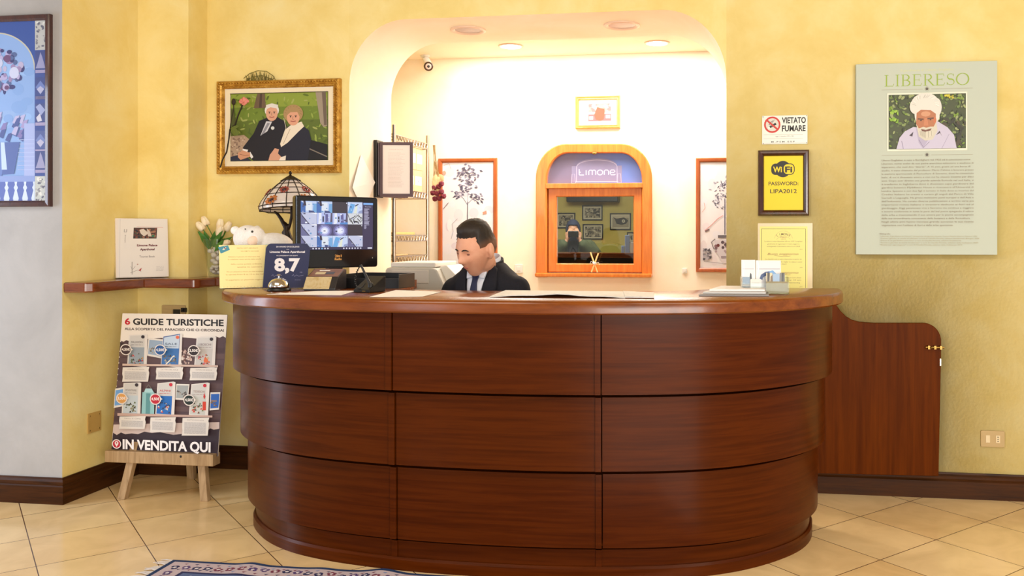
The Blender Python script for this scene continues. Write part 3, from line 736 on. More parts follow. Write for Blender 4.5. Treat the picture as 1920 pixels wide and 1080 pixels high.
def couple(p):
    rnd = random.Random(3)
    p.rect(423, 166, 626, 313, (240, 226, 196)); p.rect(432, 173.5, 615.5, 301.5, (70, 60, 30))
    p.rect(433, 174.5, 614.5, 300.8, (112, 134, 48))
    p.rect(433, 174.5, 614.5, 200, (140, 158, 60)); p.rect(433, 225, 614.5, 270, (96, 112, 44))
    scatter(p, rnd, 150, 433, 176, 614.5, 270, 1.6, [(128, 150, 58), (98, 118, 40), (150, 168, 76), (84, 100, 40), (164, 172, 96)], 3)
    p.poly([(483, 175), (497, 175), (499, 202), (476, 202)], (110, 90, 70)); p.poly([(488, 175), (492, 175), (491, 201), (486, 201)], (80, 64, 52))
    p.poly([(592, 174.5), (611, 174.5), (614, 238), (607, 240), (601, 232)], (160, 146, 128)); p.poly([(604, 175), (611, 175), (613, 236), (608, 236)], (112, 96, 84))
    p.poly([(433, 254), (458, 252), (470, 262), (462, 300), (433, 300.8)], (176, 150, 128)); scatter(p, rnd, 60, 433, 254, 460, 298, 1.3, [(200, 176, 156), (140, 112, 96), (120, 96, 84)], 1.5)
    p.poly([(578, 262), (614.5, 272), (614.5, 300.8), (560, 300.8)], (30, 28, 32)); p.line([(579, 279), (614, 295)], 2, (130, 120, 110))
    # the man
    p.poly([(487, 226), (500, 221), (520, 219), (535, 228), (546, 262), (552, 300.8), (476, 300.8), (462, 290), (456, 276), (476, 250)], (30, 28, 38))
    p.poly([(500, 227), (511, 228), (502, 246), (489, 254)], (206, 206, 216)); p.poly([(502, 230), (507, 231), (496, 250), (490, 253)], (140, 140, 152))
    p.disc(512, 240, 3.4, (216, 220, 222), n=8)
    p.poly([(433, 293), (450, 289), (462, 292), (472, 300.8), (433, 300.8)], (40, 44, 66))
    p.poly([(456, 278), (466, 280), (464, 285), (455, 283)], (232, 230, 232)); p.poly([(470, 284), (476, 294), (472, 297), (467, 287)], (232, 230, 232))
    p.poly([(447, 286), (456, 281), (470, 286), (470, 293), (452, 299), (447, 294)], (206, 150, 120)); p.line([(450, 288), (460, 291), (468, 290)], 1, (150, 96, 74))
    head_art(p, 510.5, 211, 12, (218, 164, 138), (226, 222, 218), 'white', rnd)
    # the woman
    p.poly([(540, 238), (552, 232), (566, 234), (580, 246), (584, 262), (578, 300.8), (520, 300.8), (522, 282), (530, 268)], (36, 36, 52))
    p.poly([(535, 244), (545, 236), (566, 229), (571, 238), (560, 248), (540, 268), (528, 276), (526, 270)], (236, 224, 206)); p.line([(545, 242), (532, 270)], 1, (180, 160, 140))
    p.poly([(507, 290), (516, 278), (524, 280), (522, 288), (530, 296), (524, 300.8), (504, 300.8)], (214, 160, 134)); p.poly([(527, 295), (537, 292), (536, 300.8), (524, 300.8)], (238, 226, 214))
    head_art(p, 550.5, 219, 13, (222, 164, 136), (172, 140, 96), 'fair', rnd)
    p.line([(533, 222), (537, 240), (531, 266)], 0.9, (224, 214, 190))
    p.poly([(433, 203), (440, 203), (446, 250), (436, 252)], (80, 88, 40))
    p.rect(432, 173.5, 615.5, 174.6, (60, 50, 26))
def goldprof(f, d): return [(0, 0), (0, d * 0.7), (f * 0.1, d * 0.95), (f * 0.3, d), (f * 0.42, d * 0.7), (f * 0.62, d * 0.55), (f * 0.72, d * 0.74), (f * 0.86, d * 0.7), (f, d * 0.45), (f, 0)]
t, fr, (x0, x1, z0, z1) = simple_frame('portrait_frame', 'large gilded rope-moulded frame with a photo of an elderly seated couple', 'picture frame', 411, 151, 641, 325.5, 0, 13.5, 0.035, M_GOLD, couple, None, goldprof)
bm = B(); fpx = (x1 - x0) / 230
for inset, rr, yy in ((4.2 * fpx, 0.0065, -0.035), (11.2 * fpx, 0.004, -0.026)):
    for (ax, az), (bx, bz) in (((x0 + inset, z0 + inset), (x1 - inset, z0 + inset)), ((x0 + inset, z1 - inset), (x1 - inset, z1 - inset)), ((x0 + inset, z0 + inset), (x0 + inset, z1 - inset)), ((x1 - inset, z0 + inset), (x1 - inset, z1 - inset))):
        L_ = math.hypot(bx - ax, bz - az); n = int(L_ / (rr * 2.6))
        for k in range(n):
            q = (k + 0.5) / n; c = Vector((ax + (bx - ax) * q, yy, az + (bz - az) * q))
            M = Matrix.Rotation(math.radians(35), 4, 'Y') if bz == az else Matrix.Rotation(math.radians(55), 4, 'Y')
            ball(bm, c, (rr * 1.5, rr * 0.7, rr * 0.8), 6, 4, M)
obj('rope_beading', bm, M_GOLD, fr, 60)
# dried rose tucked in the frame
rose = thing('artificial_rose', 'pink artificial rose with dark stem tucked into the gilded frame', 'flower', W(416, 316, -0.045))
ys = -0.05
pt = lambda u, v, y=ys: W(u, v, y)
bm = B(); tube(bm, [pt(413, 314), pt(417, 300), pt(425, 285), pt(429, 262), pt(431, 243), pt(441, 234), pt(447, 215), pt(455, 196)], 0.004, 6); obj('stem', bm, mat('dark_stem', (34, 26, 18), 0.6), rose, 60)
bm = B(); tube(bm, [pt(431, 243), pt(433, 228), pt(438, 205), pt(438, 196)], 0.0025, 6); ball(bm, pt(438, 191), (0.014, 0.008, 0.019), 8, 6); obj('bud', bm, mat('dry_bud', (52, 40, 26), 0.7), rose, 60)
bm = B(); rnd = random.Random(8)
for k in range(9):
    a = 2 * PI * k / 9; ball(bm, pt(458, 190, -0.06) + Vector((0.017 * math.cos(a), -0.004 * (k % 3), 0.012 * math.sin(a))), (0.013, 0.005, 0.01), 8, 6, Matrix.Rotation(a, 4, 'Y'))
ball(bm, pt(458, 189, -0.066), (0.012, 0.008, 0.011), 8, 6)
obj('bloom', bm, noisy('rose_petals', [(206, 96, 90), (232, 150, 134), (196, 72, 74)], 60, 0.6), rose, 60)
def leaf(bm, p, q, w, up=(0, -1, 0), droop=0.0):
    p, q = Vector(p), Vector(q); d = q - p; s = d.cross(Vector(up)).normalized() * w; n = s.cross(d).normalized() * w * 0.25
    c = []
    for t_, k in ((0, 0.1), (0.25, 0.8), (0.5, 1), (0.75, 0.7), (1, 0.03)):
        m = p + d * t_ + Vector((0, 0, -droop * t_ * t_)); c.append((m - s * k, m + n * k, m + s * k))
    R = [[bm.verts.new(x) for x in r] for r in c]
    for a, b in zip(R, R[1:]):
        for i in (0, 1): bm.faces.new((a[i], a[i + 1], b[i + 1], b[i]))
bm = B()
for (a, b, w) in (((433, 240), (450, 252), 0.013), ((434, 238), (446, 262 - 14), 0.012), ((432, 242), (448, 236), 0.010), ((434, 246), (447, 254), 0.012)): leaf(bm, pt(*a, ys - 0.01), pt(*b, ys - 0.016), w)
obj('leaf', bm, mat('dusty_leaf', (96, 110, 44), 0.6), rose, 60)
# woven palm spray standing on top of the frame
wr = thing('dried_palm_spray', 'woven dried palm spray lying on top of the gilded frame', 'dried palm', W(487, 151, -0.02))
bm = B(); rnd = random.Random(12)
tube(bm, [W(457, 147, -0.02), W(468, 138, -0.025), W(484, 132.5, -0.03), W(500, 134, -0.025), W(512, 142, -0.02), W(517, 151, -0.02)], 0.0022, 5)
tube(bm, [W(461, 152, -0.02), W(472, 145, -0.03), W(490, 141, -0.033), W(508, 148, -0.025)], 0.002, 5)
for k in range(26):
    u = 463 + k * 1.9; top = 149 - 15 * math.sin(PI * min(max((u - 456) / 60, 0), 1)); a = rnd.uniform(-7, 7)
    tube(bm, [W(u, 152, -0.018), W(u + a * 0.5, (152 + top) / 2, -0.034 + 0.01 * rnd.random()), W(u + a, top, -0.022)], [0.0024, 0.002, 0.0008], 5)
obj('woven_strips', bm, noisy('dry_palm', [(84, 84, 34), (120, 112, 52), (70, 62, 30)], 40, 0.6), wr, 60)

# --- tall blue poster on the projecting wall
def blueposter(p):
    rnd = random.Random(5)
    p.rect(-70, 40, 92, 380, (96, 120, 176))
    p.rect(-70, 41, 66, 330, (70, 92, 158))
    arc_ = circ(-10, 132, 75, 26, 71, 180, 360)
    p.poly([(-85, 330)] + arc_ + [(65, 330)], (150, 178, 222))
    p.line(arc_, 2.4, (206, 196, 170))
    for k in range(26):
        x, y = rnd.uniform(-60, 60), rnd.uniform(120, 250); p.disc(x, y, rnd.uniform(8, 18), rnd.choice([(160, 190, 230), (142, 172, 218), (156, 182, 222)]), rnd.uniform(6, 12), 12)
    for k in range(70):
        a = rnd.uniform(0, 2 * PI); r = 36 * math.sqrt(rnd.random()); x, y = 8 + r * math.cos(a) - 2, 132 + r * 1.1 * math.sin(a)
        p.disc(x, y, rnd.uniform(3, 7), rnd.choice([(126, 104, 150), (164, 140, 176), (196, 182, 206), (74, 70, 116), (96, 110, 150), (188, 176, 210), (110, 74, 110)]), rnd.uniform(3, 8), 9)
    p.disc(27, 137, 9, (212, 212, 232), 11); p.disc(-2, 118, 8, (206, 206, 226), 9); p.disc(14, 110, 7, (120, 84, 120))
    for k in range(22):
        x, y = rnd.uniform(-20, 44), rnd.uniform(222, 268); p.poly([(x, y), (x + 6, y - 12), (x + 14, y - 14), (x + 8, y + 4)], rnd.choice([(176, 160, 200), (142, 128, 176), (196, 186, 216), (90, 98, 150)]))
    p.rect(46, 232, 66, 330, (178, 186, 224))
    for k in range(8): p.rect(34, 262 + k * 8, 65, 263 + k * 8, (196, 202, 232))
    p.poly([(-40, 267), (38, 267), (27, 326), (-30, 330)], (98, 112, 166)); p.poly([(-40, 267), (10, 267), (4, 330), (-30, 330)], (118, 136, 190)); p.poly([(2, 267), (9, 267), (14, 318), (4, 318)], (206, 220, 240))
    p.rect(-70, 330, 66, 341, (152, 166, 212)); p.rect(-70, 341, 67, 380, (104, 116, 178))
    for k in range(9):
        x = -56 + k * 17.3; p.poly([(x - 2.5, 341), (x + 2.5, 341), (x + 1.6, 347), (x + 4, 352), (x + 1.8, 357), (x + 5.5, 372), (x + 4, 379), (x - 4, 379), (x - 5.5, 372), (x - 1.8, 357), (x - 4, 352), (x - 1.6, 347)], (222, 228, 238))
    p.rect(66, 41, 88, 379, (76, 90, 150))
    for y0, y1, c in ((41, 96, (196, 192, 184)), (331, 379, (204, 202, 190))):
        p.rect(66.5, y0, 88, y1, c); scatter(p, rnd, 26, 68, y0 + 2, 87, y1 - 2, 2, [(110, 108, 120), (150, 146, 146), (228, 224, 214)], 1.6)
    for y0, kind in ((98, 0), (147, 1), (196, 2), (246, 1), (284, 0)):
        p.rect(67.5, y0, 87, y0 + 34, rnd.choice([(84, 96, 152), (72, 82, 136)]))
        if kind == 0: p.poly([(77, y0 + 2), (80, y0 + 10), (84, y0 + 24), (86, y0 + 32), (68, y0 + 32), (71, y0 + 24), (75, y0 + 10)], (150, 150, 188))
        elif kind == 1: p.poly([(77, y0 + 6), (86, y0 + 18), (77, y0 + 32), (68, y0 + 18)], (112, 128, 184)); p.poly([(77, y0 + 16), (84, y0 + 22), (77, y0 + 31), (70, y0 + 22)], (176, 176, 206))
        else: p.poly([(68, y0 + 6), (76, y0), (86, y0 + 12), (78, y0 + 22)], (150, 160, 204)); p.poly([(69, y0 + 26), (76, y0 + 18), (80, y0 + 32), (72, y0 + 34)], (196, 196, 214))
        p.rect(67.5, y0 + 35, 87, y0 + 41, (158, 150, 186))
simple_frame('blue_poster_frame', 'tall dark-framed blue print of a flower pot and balustrade, cut by the edge', 'picture frame', -66, 31, 99, 388, WLY, 10, 0.028, M_DARKFRAME, blueposter, None, None, glass('poster_glazing', (250, 252, 255), 0.0, 0.06))

# --- LIBERESO board
Y = -0.012
x0, x1, z0, z1 = panel_rect(1605, 117, 1870, 477.5, -0.036)
t = thing('biography_panel', 'pale green biography board with green heading and a white-bearded man', 'display board', ((x0 + x1) / 2, 0, z0))
bm = B(); box(bm, x0, x1, -0.036, -0.002, z0, z1); obj('board', bm, mat('pale_green_board', (190, 198, 184), 0.55), t, bevel=0.002)
p = wallpaint(-0.0363, 1737); GR = (146, 172, 52); RL = (166, 160, 140); TX = (122, 106, 84)
p.text('Il giardiniere di Calvino, Guglielmi', 1738, 133, 4.5, (206, 210, 150), 98)
def serif(p, x, y, h, s, col):                       # high-contrast capitals: thick stems, hair lines, small serifs
    T, N = h * 0.115, h * 0.04
    def st(pts, w): p.line([(x + a * h, y - b * h) for a, b in pts], w, col)
    def stem(a):
        st([(a, 0), (a, 1)], T); st([(a - 0.14, 0.015), (a + 0.14, 0.015)], N); st([(a - 0.14, 0.985), (a + 0.14, 0.985)], N)
    arc = lambda cx, cy, rx, ry, a0, a1, n=12: [(cx + rx * math.cos(math.radians(a0 + (a1 - a0) * k / n)), cy + ry * math.sin(math.radians(a0 + (a1 - a0) * k / n))) for k in range(n + 1)]
    if s == 'L': stem(0.16); st([(0.16, 0.02), (0.62, 0.02), (0.68, 0.22)], N * 1.3); return 0.78
    if s == 'I': stem(0.16); return 0.4
    if s == 'E': stem(0.16); st([(0.16, 0.02), (0.62, 0.02), (0.68, 0.22)], N * 1.3); st([(0.16, 0.98), (0.6, 0.98), (0.62, 0.8)], N * 1.3); st([(0.16, 0.52), (0.5, 0.52)], N); st([(0.5, 0.62), (0.5, 0.42)], N); return 0.78
    if s == 'B':
        stem(0.16)
        for cy, ry, rx in ((0.755, 0.23, 0.24), (0.26, 0.245, 0.3)):
            q = arc(0.34, cy, rx, ry, 90, -90); ws = [N + (T - N) * math.sin(PI * k / 12) for k in range(13)]; st([(0.16, cy + ry)] + q + [(0.16, cy - ry)], [N] + ws + [N])
        return 0.8
    if s == 'R':
        stem(0.16); q = arc(0.34, 0.75, 0.25, 0.235, 90, -90); st([(0.16, 0.985)] + q + [(0.16, 0.515)], [N] + [N + (T - N) * math.sin(PI * k / 12) for k in range(13)] + [N])
        st([(0.36, 0.5), (0.74, 0.0)], T * 0.9); st([(0.66, 0.015), (0.84, 0.015)], N); return 0.86
    if s == 'S':
        q = arc(0.33, 0.75, 0.22, 0.235, 30, 250, 12) + arc(0.33, 0.27, 0.25, 0.25, 70, -160, 12)
        st(q, [N + (T - N) * (math.exp(-((k - 12) / 5) ** 2)) for k in range(len(q))]); st([(0.53, 0.98), (0.53, 0.76)], N); st([(0.08, 0.26), (0.08, 0.02)], N); return 0.68
    if s == 'O':
        q = arc(0.5, 0.5, 0.43, 0.5, 0, 360, 32); st(q, [N + (T - N) * abs(math.cos(2 * PI * k / 32)) for k in range(33)]); return 1.0
adv = {'L': .78, 'I': .4, 'B': .8, 'E': .78, 'R': .86, 'S': .68, 'O': 1.0}
h_ = 21.5; tot = sum(adv[c] for c in 'LIBERESO') * h_; kx = 160.0 / tot; x = 0
class Sq:                                            # squeeze the heading to its measured width
    def line(s, pts, w, col): p.line([(1658 + a * kx, b) for a, b in pts], w, col)
for c in 'LIBERESO': x += serif(Sq(), x, 160.5, h_, c, GR) * h_
for y in (167, 290.5):
    p.rect(1653, y - 0.35, 1730, y + 0.35, RL); p.rect(1746, y - 0.35, 1824, y + 0.35, RL); p.disc(1738, y - 0.4, 2.7, (92, 84, 74)); p.ring(1738, y - 0.4, 4, 0.6, RL)
p.rect(1663, 173, 1814, 283, (202, 204, 186)); p.rect(1663.8, 173.8, 1813.2, 282.2, (230, 230, 212))
p.rect(1666, 176.5, 1811, 279, (66, 74, 40)); rnd = random.Random(9)
scatter(p, rnd, 330, 1666.5, 177, 1810.5, 278, 2.3, [(84, 104, 48), (104, 124, 60), (60, 70, 36), (130, 146, 84), (46, 50, 30), (150, 160, 104), (120, 150, 40), (76, 92, 44)], 1.7)
scatter(p, rnd, 16, 1667, 205, 1684, 230, 2.5, [(126, 168, 36), (150, 186, 60)], 1.6); scatter(p, rnd, 10, 1770, 178, 1790, 186, 2, [(206, 196, 50), (190, 180, 40)], 1.4)
scatter(p, rnd, 40, 1758, 222, 1810, 278, 3, [(44, 44, 26), (56, 54, 32), (70, 60, 36)], 1.8)
SHR = (196, 190, 214)
p.poly([(1680, 279), (1686, 258), (1696, 246), (1712, 238), (1724, 240), (1754, 226), (1776, 240), (1788, 254), (1793, 279)], SHR)
p.poly([(1716, 238), (1722, 268), (1730, 279), (1740, 262), (1756, 240), (1746, 250), (1728, 250)], (176, 168, 196)); p.line([(1722, 262), (1731, 277), (1742, 266)], 1, (128, 118, 150)); p.poly([(1754, 254), (1761, 246), (1766, 257), (1762, 250)], (66, 54, 70)); p.poly([(1704, 254), (1712, 247), (1710, 256)], (66, 54, 70)); p.line([(1690, 264), (1693, 279)], 1.4, (150, 142, 172)); p.line([(1779, 252), (1765, 279)], 1, (164, 156, 186))
HR = (220, 216, 208)
for cx, cy, rx, ry in ((1734, 194, 26, 19), (1716, 200, 11, 14), (1754, 202, 11, 18), (1735, 186, 20, 11), (1722, 215, 8, 16), (1752, 218, 9, 12)): p.disc(cx, cy, rx, HR, ry, 18)
p.poly([(1718, 212), (1726, 206), (1744, 207), (1754, 214), (1754, 232), (1746, 246), (1724, 246), (1717, 232)], (178, 112, 74))
p.disc(1735, 214, 9, (204, 148, 112), 5, 12); p.disc(1752, 226, 3, (196, 110, 70), 6, 10)
p.line([(1720, 223), (1731, 224)], 2.6, (96, 60, 44)); p.line([(1738, 223), (1750, 222)], 2.6, (96, 60, 44)); p.disc(1726, 226, 1.8, (60, 36, 28), 1.2, 8); p.disc(1744, 225, 1.8, (60, 36, 28), 1.2, 8)
p.poly([(1733, 222), (1738, 222), (1740, 236), (1731, 236)], (196, 126, 88))
p.poly([(1717, 232), (1722, 241), (1731, 238), (1736, 240), (1743, 238), (1750, 238), (1755, 228), (1757, 246), (1748, 262), (1734, 264), (1722, 256)], (206, 200, 184)); p.poly([(1726, 242), (1735, 244), (1746, 241), (1744, 245), (1735, 248), (1728, 246)], (110, 64, 50))
for k in range(26):
    a = rnd.uniform(PI * 0.95, PI * 2.05); p.line([(1735 + 18 * math.cos(a), 196 + 12 * math.sin(a)), (1735 + 25 * math.cos(a + 0.2), 196 + 18 * math.sin(a + 0.2))], 0.9, rnd.choice([(236, 234, 228), (190, 186, 178)]))
for k in range(14): xx = 1722 + k * 2; p.line([(xx, 246), (xx + 1 - k * 0.1, 260 - abs(k - 7))], 0.7, rnd.choice([(228, 222, 206), (168, 160, 142)]))
lines = ['Libero Guglielmi, è nato a Bordighera nel 1925 ed è conosciuto come', 'Libereso, nome scelto da suo padre anarchico tolstoiano e studioso di', 'esperanto, che vuol dire “libertà”. A 15 anni, grazie ad una borsa di',
 'studio, è stato chiamato dal professor Mario Calvino a lavorare presso', 'la stazione sperimentale di Floricoltura di Sanremo, dove ha conosciuto', 'Italo, di cui è diventato amico e con cui ha vissuto insieme per dieci', 'anni. Dopo aver diretto una grande azienda floricola nel sud Italia, si',
 'è trasferito in Inghilterra dove è diventato capo giardiniere del', 'giardino botanico Myddleton House e ricercatore all’Università di', 'Londra. Sposato e con due figli è tornato in Italia dove su incarico del', 'Credito Italiano ha creato e curato gli angoli del Parco di Villa',
 'Garnelli a Laigueglia. Ha girato moltissimi paesi europei e dell’Asia e', 'dell’Indonesia. Ha curato diverse pubblicazioni e scritto varie più', 'importanti riviste italiane e straniere dedicate ai fiori ed al', 'giardinaggio. Oggi pensionato vive a Sanremo ma continua a viaggiare',
 'e tenere conferenze in tutte le parti del bel paese spiegando il valore', 'delle erbe e trasmettendo il suo amore per le piante accompagnato', 'dalla sua straordinaria conoscenza della botanica e della floricoltura.', 'Negli ultimi anni hanno riscosso grande successo le sue ricette', 'vegetariane con l’utilizzo di fiori e delle erbe spontanee.']
for k, s_ in enumerate(lines): p.text(s_, 1652.5, 301.5 + k * 6.43, 3.1, TX, 172 if k not in (0, 2, 17, 19) else (166 if k != 19 else 134), 'L')
p.text('Bibliografia:', 1649, 439.5, 2.4, TX, 20, 'L')
for k, (s_, w_) in enumerate((('“Libereso, il giardiniere di Calvino”, presentato da Ippolito Pizzetti, Franco Muzzio Editore, Padova, 1993', 182), ('“Cucino i giardini, le ricette di Libereso” a cura di Claudio Porchia, edizioni Socialmente, Bologna, 2008', 186), ('“Diario di un giardiniere anarchico” a cura di Claudio Porchia, edizioni Socialmente', 152), ('“Gnomi e giardini, le storie di Libereso” a cura di Claudio Porchia, edizioni delle Collezioni, 2009', 184), ('“Ricette per ogni stagione” a cura di Claudio Porchia, edizioni delle Collezioni, 2013', 154))): p.text(s_, 1649, 444 + k * 4.05, 2.2, (162, 150, 112), w_, 'L')
p.build('printed_face', M_INK, t)

# --- no-smoking plate
x0, x1, z0, z1 = panel_rect(1429, 216.5, 1514, 270, -0.006)
t = thing('no_smoking_sign', 'small silver no smoking plate with red ring above the yellow wifi notice', 'sign', ((x0 + x1) / 2, 0, z0))
bm = B(); box(bm, x0, x1, -0.006, -0.001, z0, z1); obj('plate', bm, mat('silver_plate', (216, 214, 204), 0.35, 0.2), t)
p = wallpaint(-0.0063, 1471); K = (30, 26, 24)
p.disc(1448, 233.5, 15.5, (202, 52, 44)); p.disc(1448, 233.5, 12.2, (216, 212, 202))
p.line([(1442, 239), (1455, 231.5)], 4, K); p.line([(1440.5, 240), (1443.5, 238.3)], 4, (240, 238, 232)); p.line([(1442, 234), (1445, 229), (1450, 226)], 2.4, (150, 146, 142)); p.line([(1447, 236), (1448, 230), (1452, 224)], 1.6, (170, 166, 160))
p.line([(1438, 225), (1458.5, 243)], 3.4, (202, 52, 44))
p.text('VIETATO', 1466, 231, 11.2, K, 45, 'L', 0.03); p.text('FUMARE', 1466, 246.2, 11.2, K, 44.5, 'L', 0.03)
for y in (252, 259.5): p.rect(1432, y, 1506, y + 0.5, (170, 166, 156))
p.text('legge 11 novembre 1975 n. 584', 1471, 256.5, 2.2, (120, 116, 110), 34)
p.rect(1432, 268, 1512, 268.4, (180, 176, 166)); p.text('M . P S M . E S P', 1468, 267, 2.6, (70, 66, 60), 44, bold=0.02)
for u, v in ((1430.8, 218.5), (1512.4, 217.8), (1512.4, 268.4), (1431, 268.6)): p.disc(u, v, 0.9, (90, 84, 76), n=8)
p.build('printed_face', M_INK, t)

# --- wifi notice
def wifi(p):
    Yl, K = (242, 212, 10), (32, 28, 16)
    p.rect(1426, 288, 1511, 401, (238, 208, 8)); p.rect(1432, 293.5, 1505, 394.5, Yl)
    p.disc(1468, 317, 15.2, K, 15.4, 28); p.poly(rrect(1446, 1490, 306.5, 328, 8), K)
    p.poly(rrect(1469.5, 1488.5, 308, 326.5, 7), Yl)
    p.text('Wi', 1449.5, 322.5, 10.5, Yl, 16.5, 'L', 0.03); p.text('Fi', 1472, 323, 11, K, 13.5, 'L', 0.035)
    p.text('PASSWORD:', 1469, 347.3, 7, K, 56, bold=0.015); p.text('LIPA2012', 1469, 362, 7.6, K, 50, bold=0.015)
simple_frame('wifi_notice', 'bright yellow wifi password notice in a dark brown frame', 'sign', 1421.5, 282, 1516.5, 404.5, 0, 11, 0.026, M_DARKFRAME, wifi, None, lambda f, d: [(0, 0), (0, d * 0.6), (f * 0.25, d * 0.95), (f * 0.55, d), (f * 0.85, d * 0.7), (f, d * 0.4), (f, 0)])

# --- laminated yellow notice
x0, x1, z0, z1 = panel_rect(1421, 418.5, 1523.5, 552, -0.004)
t = thing('laminated_notice', 'laminated yellow paper notice on the wall behind the brochure holder', 'notice', ((x0 + x1) / 2, 0, z0))
bm = B(); box(bm, x0, x1, -0.0045, -0.0015, z0, z1); obj('laminate', bm, mat('laminate_film', (222, 202, 156), 0.25), t)
p = wallpaint(-0.0047, 1471); p.rect(1424.5, 424.5, 1514, 548, (240, 230, 136)); g = (70, 64, 44)
p.line([(1428, 429), (1510.5, 429), (1510.5, 544.5), (1428, 544.5), (1428, 428.8)], 0.8, g)
BR_ = (160, 120, 80)
p.line(circ(1469, 450, 17, 16, 17, 190, 350), 0.5, (200, 180, 120)); p.line(circ(1469, 452, 13.5, 16, 9, 200, 340), 0.5, (196, 176, 116))
for k, c in enumerate('LIMONE'): a = -0.42 + 0.168 * k; p.text(c, 1469 + 26 * math.sin(a), 465 - 24 * math.cos(a), 4.4, (132, 108, 70), rot=a, bold=0.01)
p.text('Palace', 1469, 446, 2.8, BR_, 11); p.text('APARTHOTEL', 1469, 449, 1.5, BR_, 10)
for y, w_, s_ in ((453.5, 71, 'La camera è a vostra disposizione dalle ore 14.00; Vi preghiamo'), (458.5, 60, 'gentilmente di regolarizzare il vostro soggiorno'), (463, 62, 'consegnando il documento entro le ore 20.00'), (487, 68, 'Le chambre est à votre disposition à partir de'), (492, 70, 'nous vous prions de régler le séjour avant'), (496, 12, 'le départ'), (521.5, 66, 'The room is at your disposal from 2 pm; please'), (526, 66, 'leave the room by 10 am'), (531, 62, 'thank you for your kind understanding')): p.text(s_, 1469, y, 2.4, (150, 134, 84), w_)
for y in (478, 513): p.text('Buon soggiorno', 1468, y, 4, (160, 104, 62), 58, shear=0.3); p.line([(1452, y + 1.4), (1470, y + 3), (1482, y + 2)], 0.5, (160, 104, 62))
for y in (468, 502, 538): p.text('grazie', 1502, y, 2, (170, 150, 100), 5)
p.build('printed_face', M_INK, t)

# --- wall plates
def wallplate(name, label, cat, u0, v0, u1, v1, Y, mods, m=None, group=None):
    x0, x1, z0, z1 = panel_rect(u0, v0, u1, v1, Y - 0.009)
    t = thing(name, label, cat, ((x0 + x1) / 2, Y, z0), 0, group)
    bm = B(); prism(bm, rrect(x0, x1, z0, z1, 0.006, 3), Y - 0.009, Y - 0.0005); obj('plate', bm, m or M_PLATE, t, bevel=0.002)
    for f0, f1, mm, kind in mods:
        a, b = x0 + (x1 - x0) * f0, x0 + (x1 - x0) * f1; h = (z1 - z0)
        bm = B(); box(bm, a, b, Y - 0.012, Y - 0.006, z0 + h * 0.27, z1 - h * 0.27); mo = obj(kind, bm, mm, t, bevel=0.001)
        if kind == 'socket':
            bm = B()
            for k in (-1, 0, 1): ball(bm, ((a + b) / 2, Y - 0.012, (z0 + z1) / 2 + k * h * 0.13), (0.0028, 0.0012, 0.0028), 8, 6)
            obj('pin_hole', bm, M_BLACK, mo)
M_MOD = mat('pale_switch_module', (226, 206, 166), 0.35)
wallplate('wall_socket_plate', 'beige two-module wall plate low on the yellow wall beyond the gate', 'wall plate', 1839, 808, 1884, 838.5, 0, ((0.2, 0.38, M_MOD, 'rocker_switch'), (0.62, 0.8, M_MOD, 'socket')))
wallplate('pilaster_socket_plate', 'beige wall plate under the corner shelf, just above the poster', 'wall plate', 303, 572, 347, 601, -0.18, ((0.5, 0.8, M_BLACK, 'dark_module'), (0.06, 0.46, M_PLATE, 'blank_module')))
bm = B(); c = W(346, 581, -0.185); box(bm, c.x - 0.014, c.x + 0.014, -0.2, -0.182, c.z - 0.012, c.z + 0.012); ball(bm, c + Vector((0, -0.02, 0)), 0.008, 10, 6)
tag(obj('plug', bm, M_BLACK, bevel=0.002), 'small black plug beside the plate under the corner shelf', 'plug')
def sideplate(label, v0, v1, y0, y1, zr):
    bm = B(); box(bm, WLX + 0.0005, WLX + 0.006, y0, y1, zr[0], zr[1])
    o = obj('cover_plate', bm, noisy('painted_cover', [(196, 156, 84), (206, 168, 96)], 8, 0.5), bevel=0.002); tag(o, label, 'cover plate')
    for yy in (y0 + 0.015, y1 - 0.015):
        for zz in (zr[0] + 0.015, zr[1] - 0.015):
            bm = B(); ball(bm, (WLX + 0.006, yy, zz), (0.002, 0.004, 0.004), 8, 6); obj('screw', bm, M_BRASS, o)
def side_y(u): return next(y for y in [-0.75 + 0.001 * k for k in range(760)] if proj_u((WLX, y)) >= u)
ya, yc = side_y(163), side_y(188); zt = CZ - (779 - HY) * 4.55 / F; zb = CZ - (817 - HY) * 4.55 / F
sideplate('square painted-over cover plate low on the yellow side wall', 779, 817, ya, yc, (zb, zt))
ya, yc = side_y(212), side_y(219)
sideplate('narrow painted-over cover plate almost hidden behind the poster edge', 775, 805, ya, yc, (CZ - (805 - HY) * 4.75 / F, CZ - (775 - HY) * 4.75 / F))
# ------------------------------------------------------------------ on the corner shelf
# binder standing diagonally in the corner
bl, br = Vector((-3.285, -0.40, zs + 0.006)), Vector((-3.105, -0.215, zs + 0.006))
dx = (br - bl); bw = dx.length; ang = math.atan2(dx.y, dx.x)
bm_ = Matrix.Translation(bl) @ Matrix.Rotation(ang, 4, 'Z') @ Matrix.Rotation(-0.10, 4, 'X')
bh = 0.325
bind = thing('ring_binder', 'white ring binder titled tourist book standing in the shelf corner', 'binder', bl + dx / 2)
M_BIND = mat('binder_vinyl', (230, 218, 206), 0.25, coat=0.4)
bm = B(); box(bm, 0, bw, 0, 0.004, 0, bh, bm_); obj('front_cover', bm, M_BIND, bind, bevel=0.0015)
bm = B(); box(bm, 0, bw, 0.036, 0.04, 0, bh, bm_); obj('back_cover', bm, M_BIND, bind, bevel=0.0015)
bm = B(); box(bm, -0.003, 0.001, 0.0, 0.04, 0, bh, bm_); obj('spine', bm, M_BIND, bind, bevel=0.0015)
bm = B(); box(bm, 0.012, bw - 0.012, 0.006, 0.032, 0.008, bh - 0.012, bm_); obj('pages', bm, M_WHITE, bind)
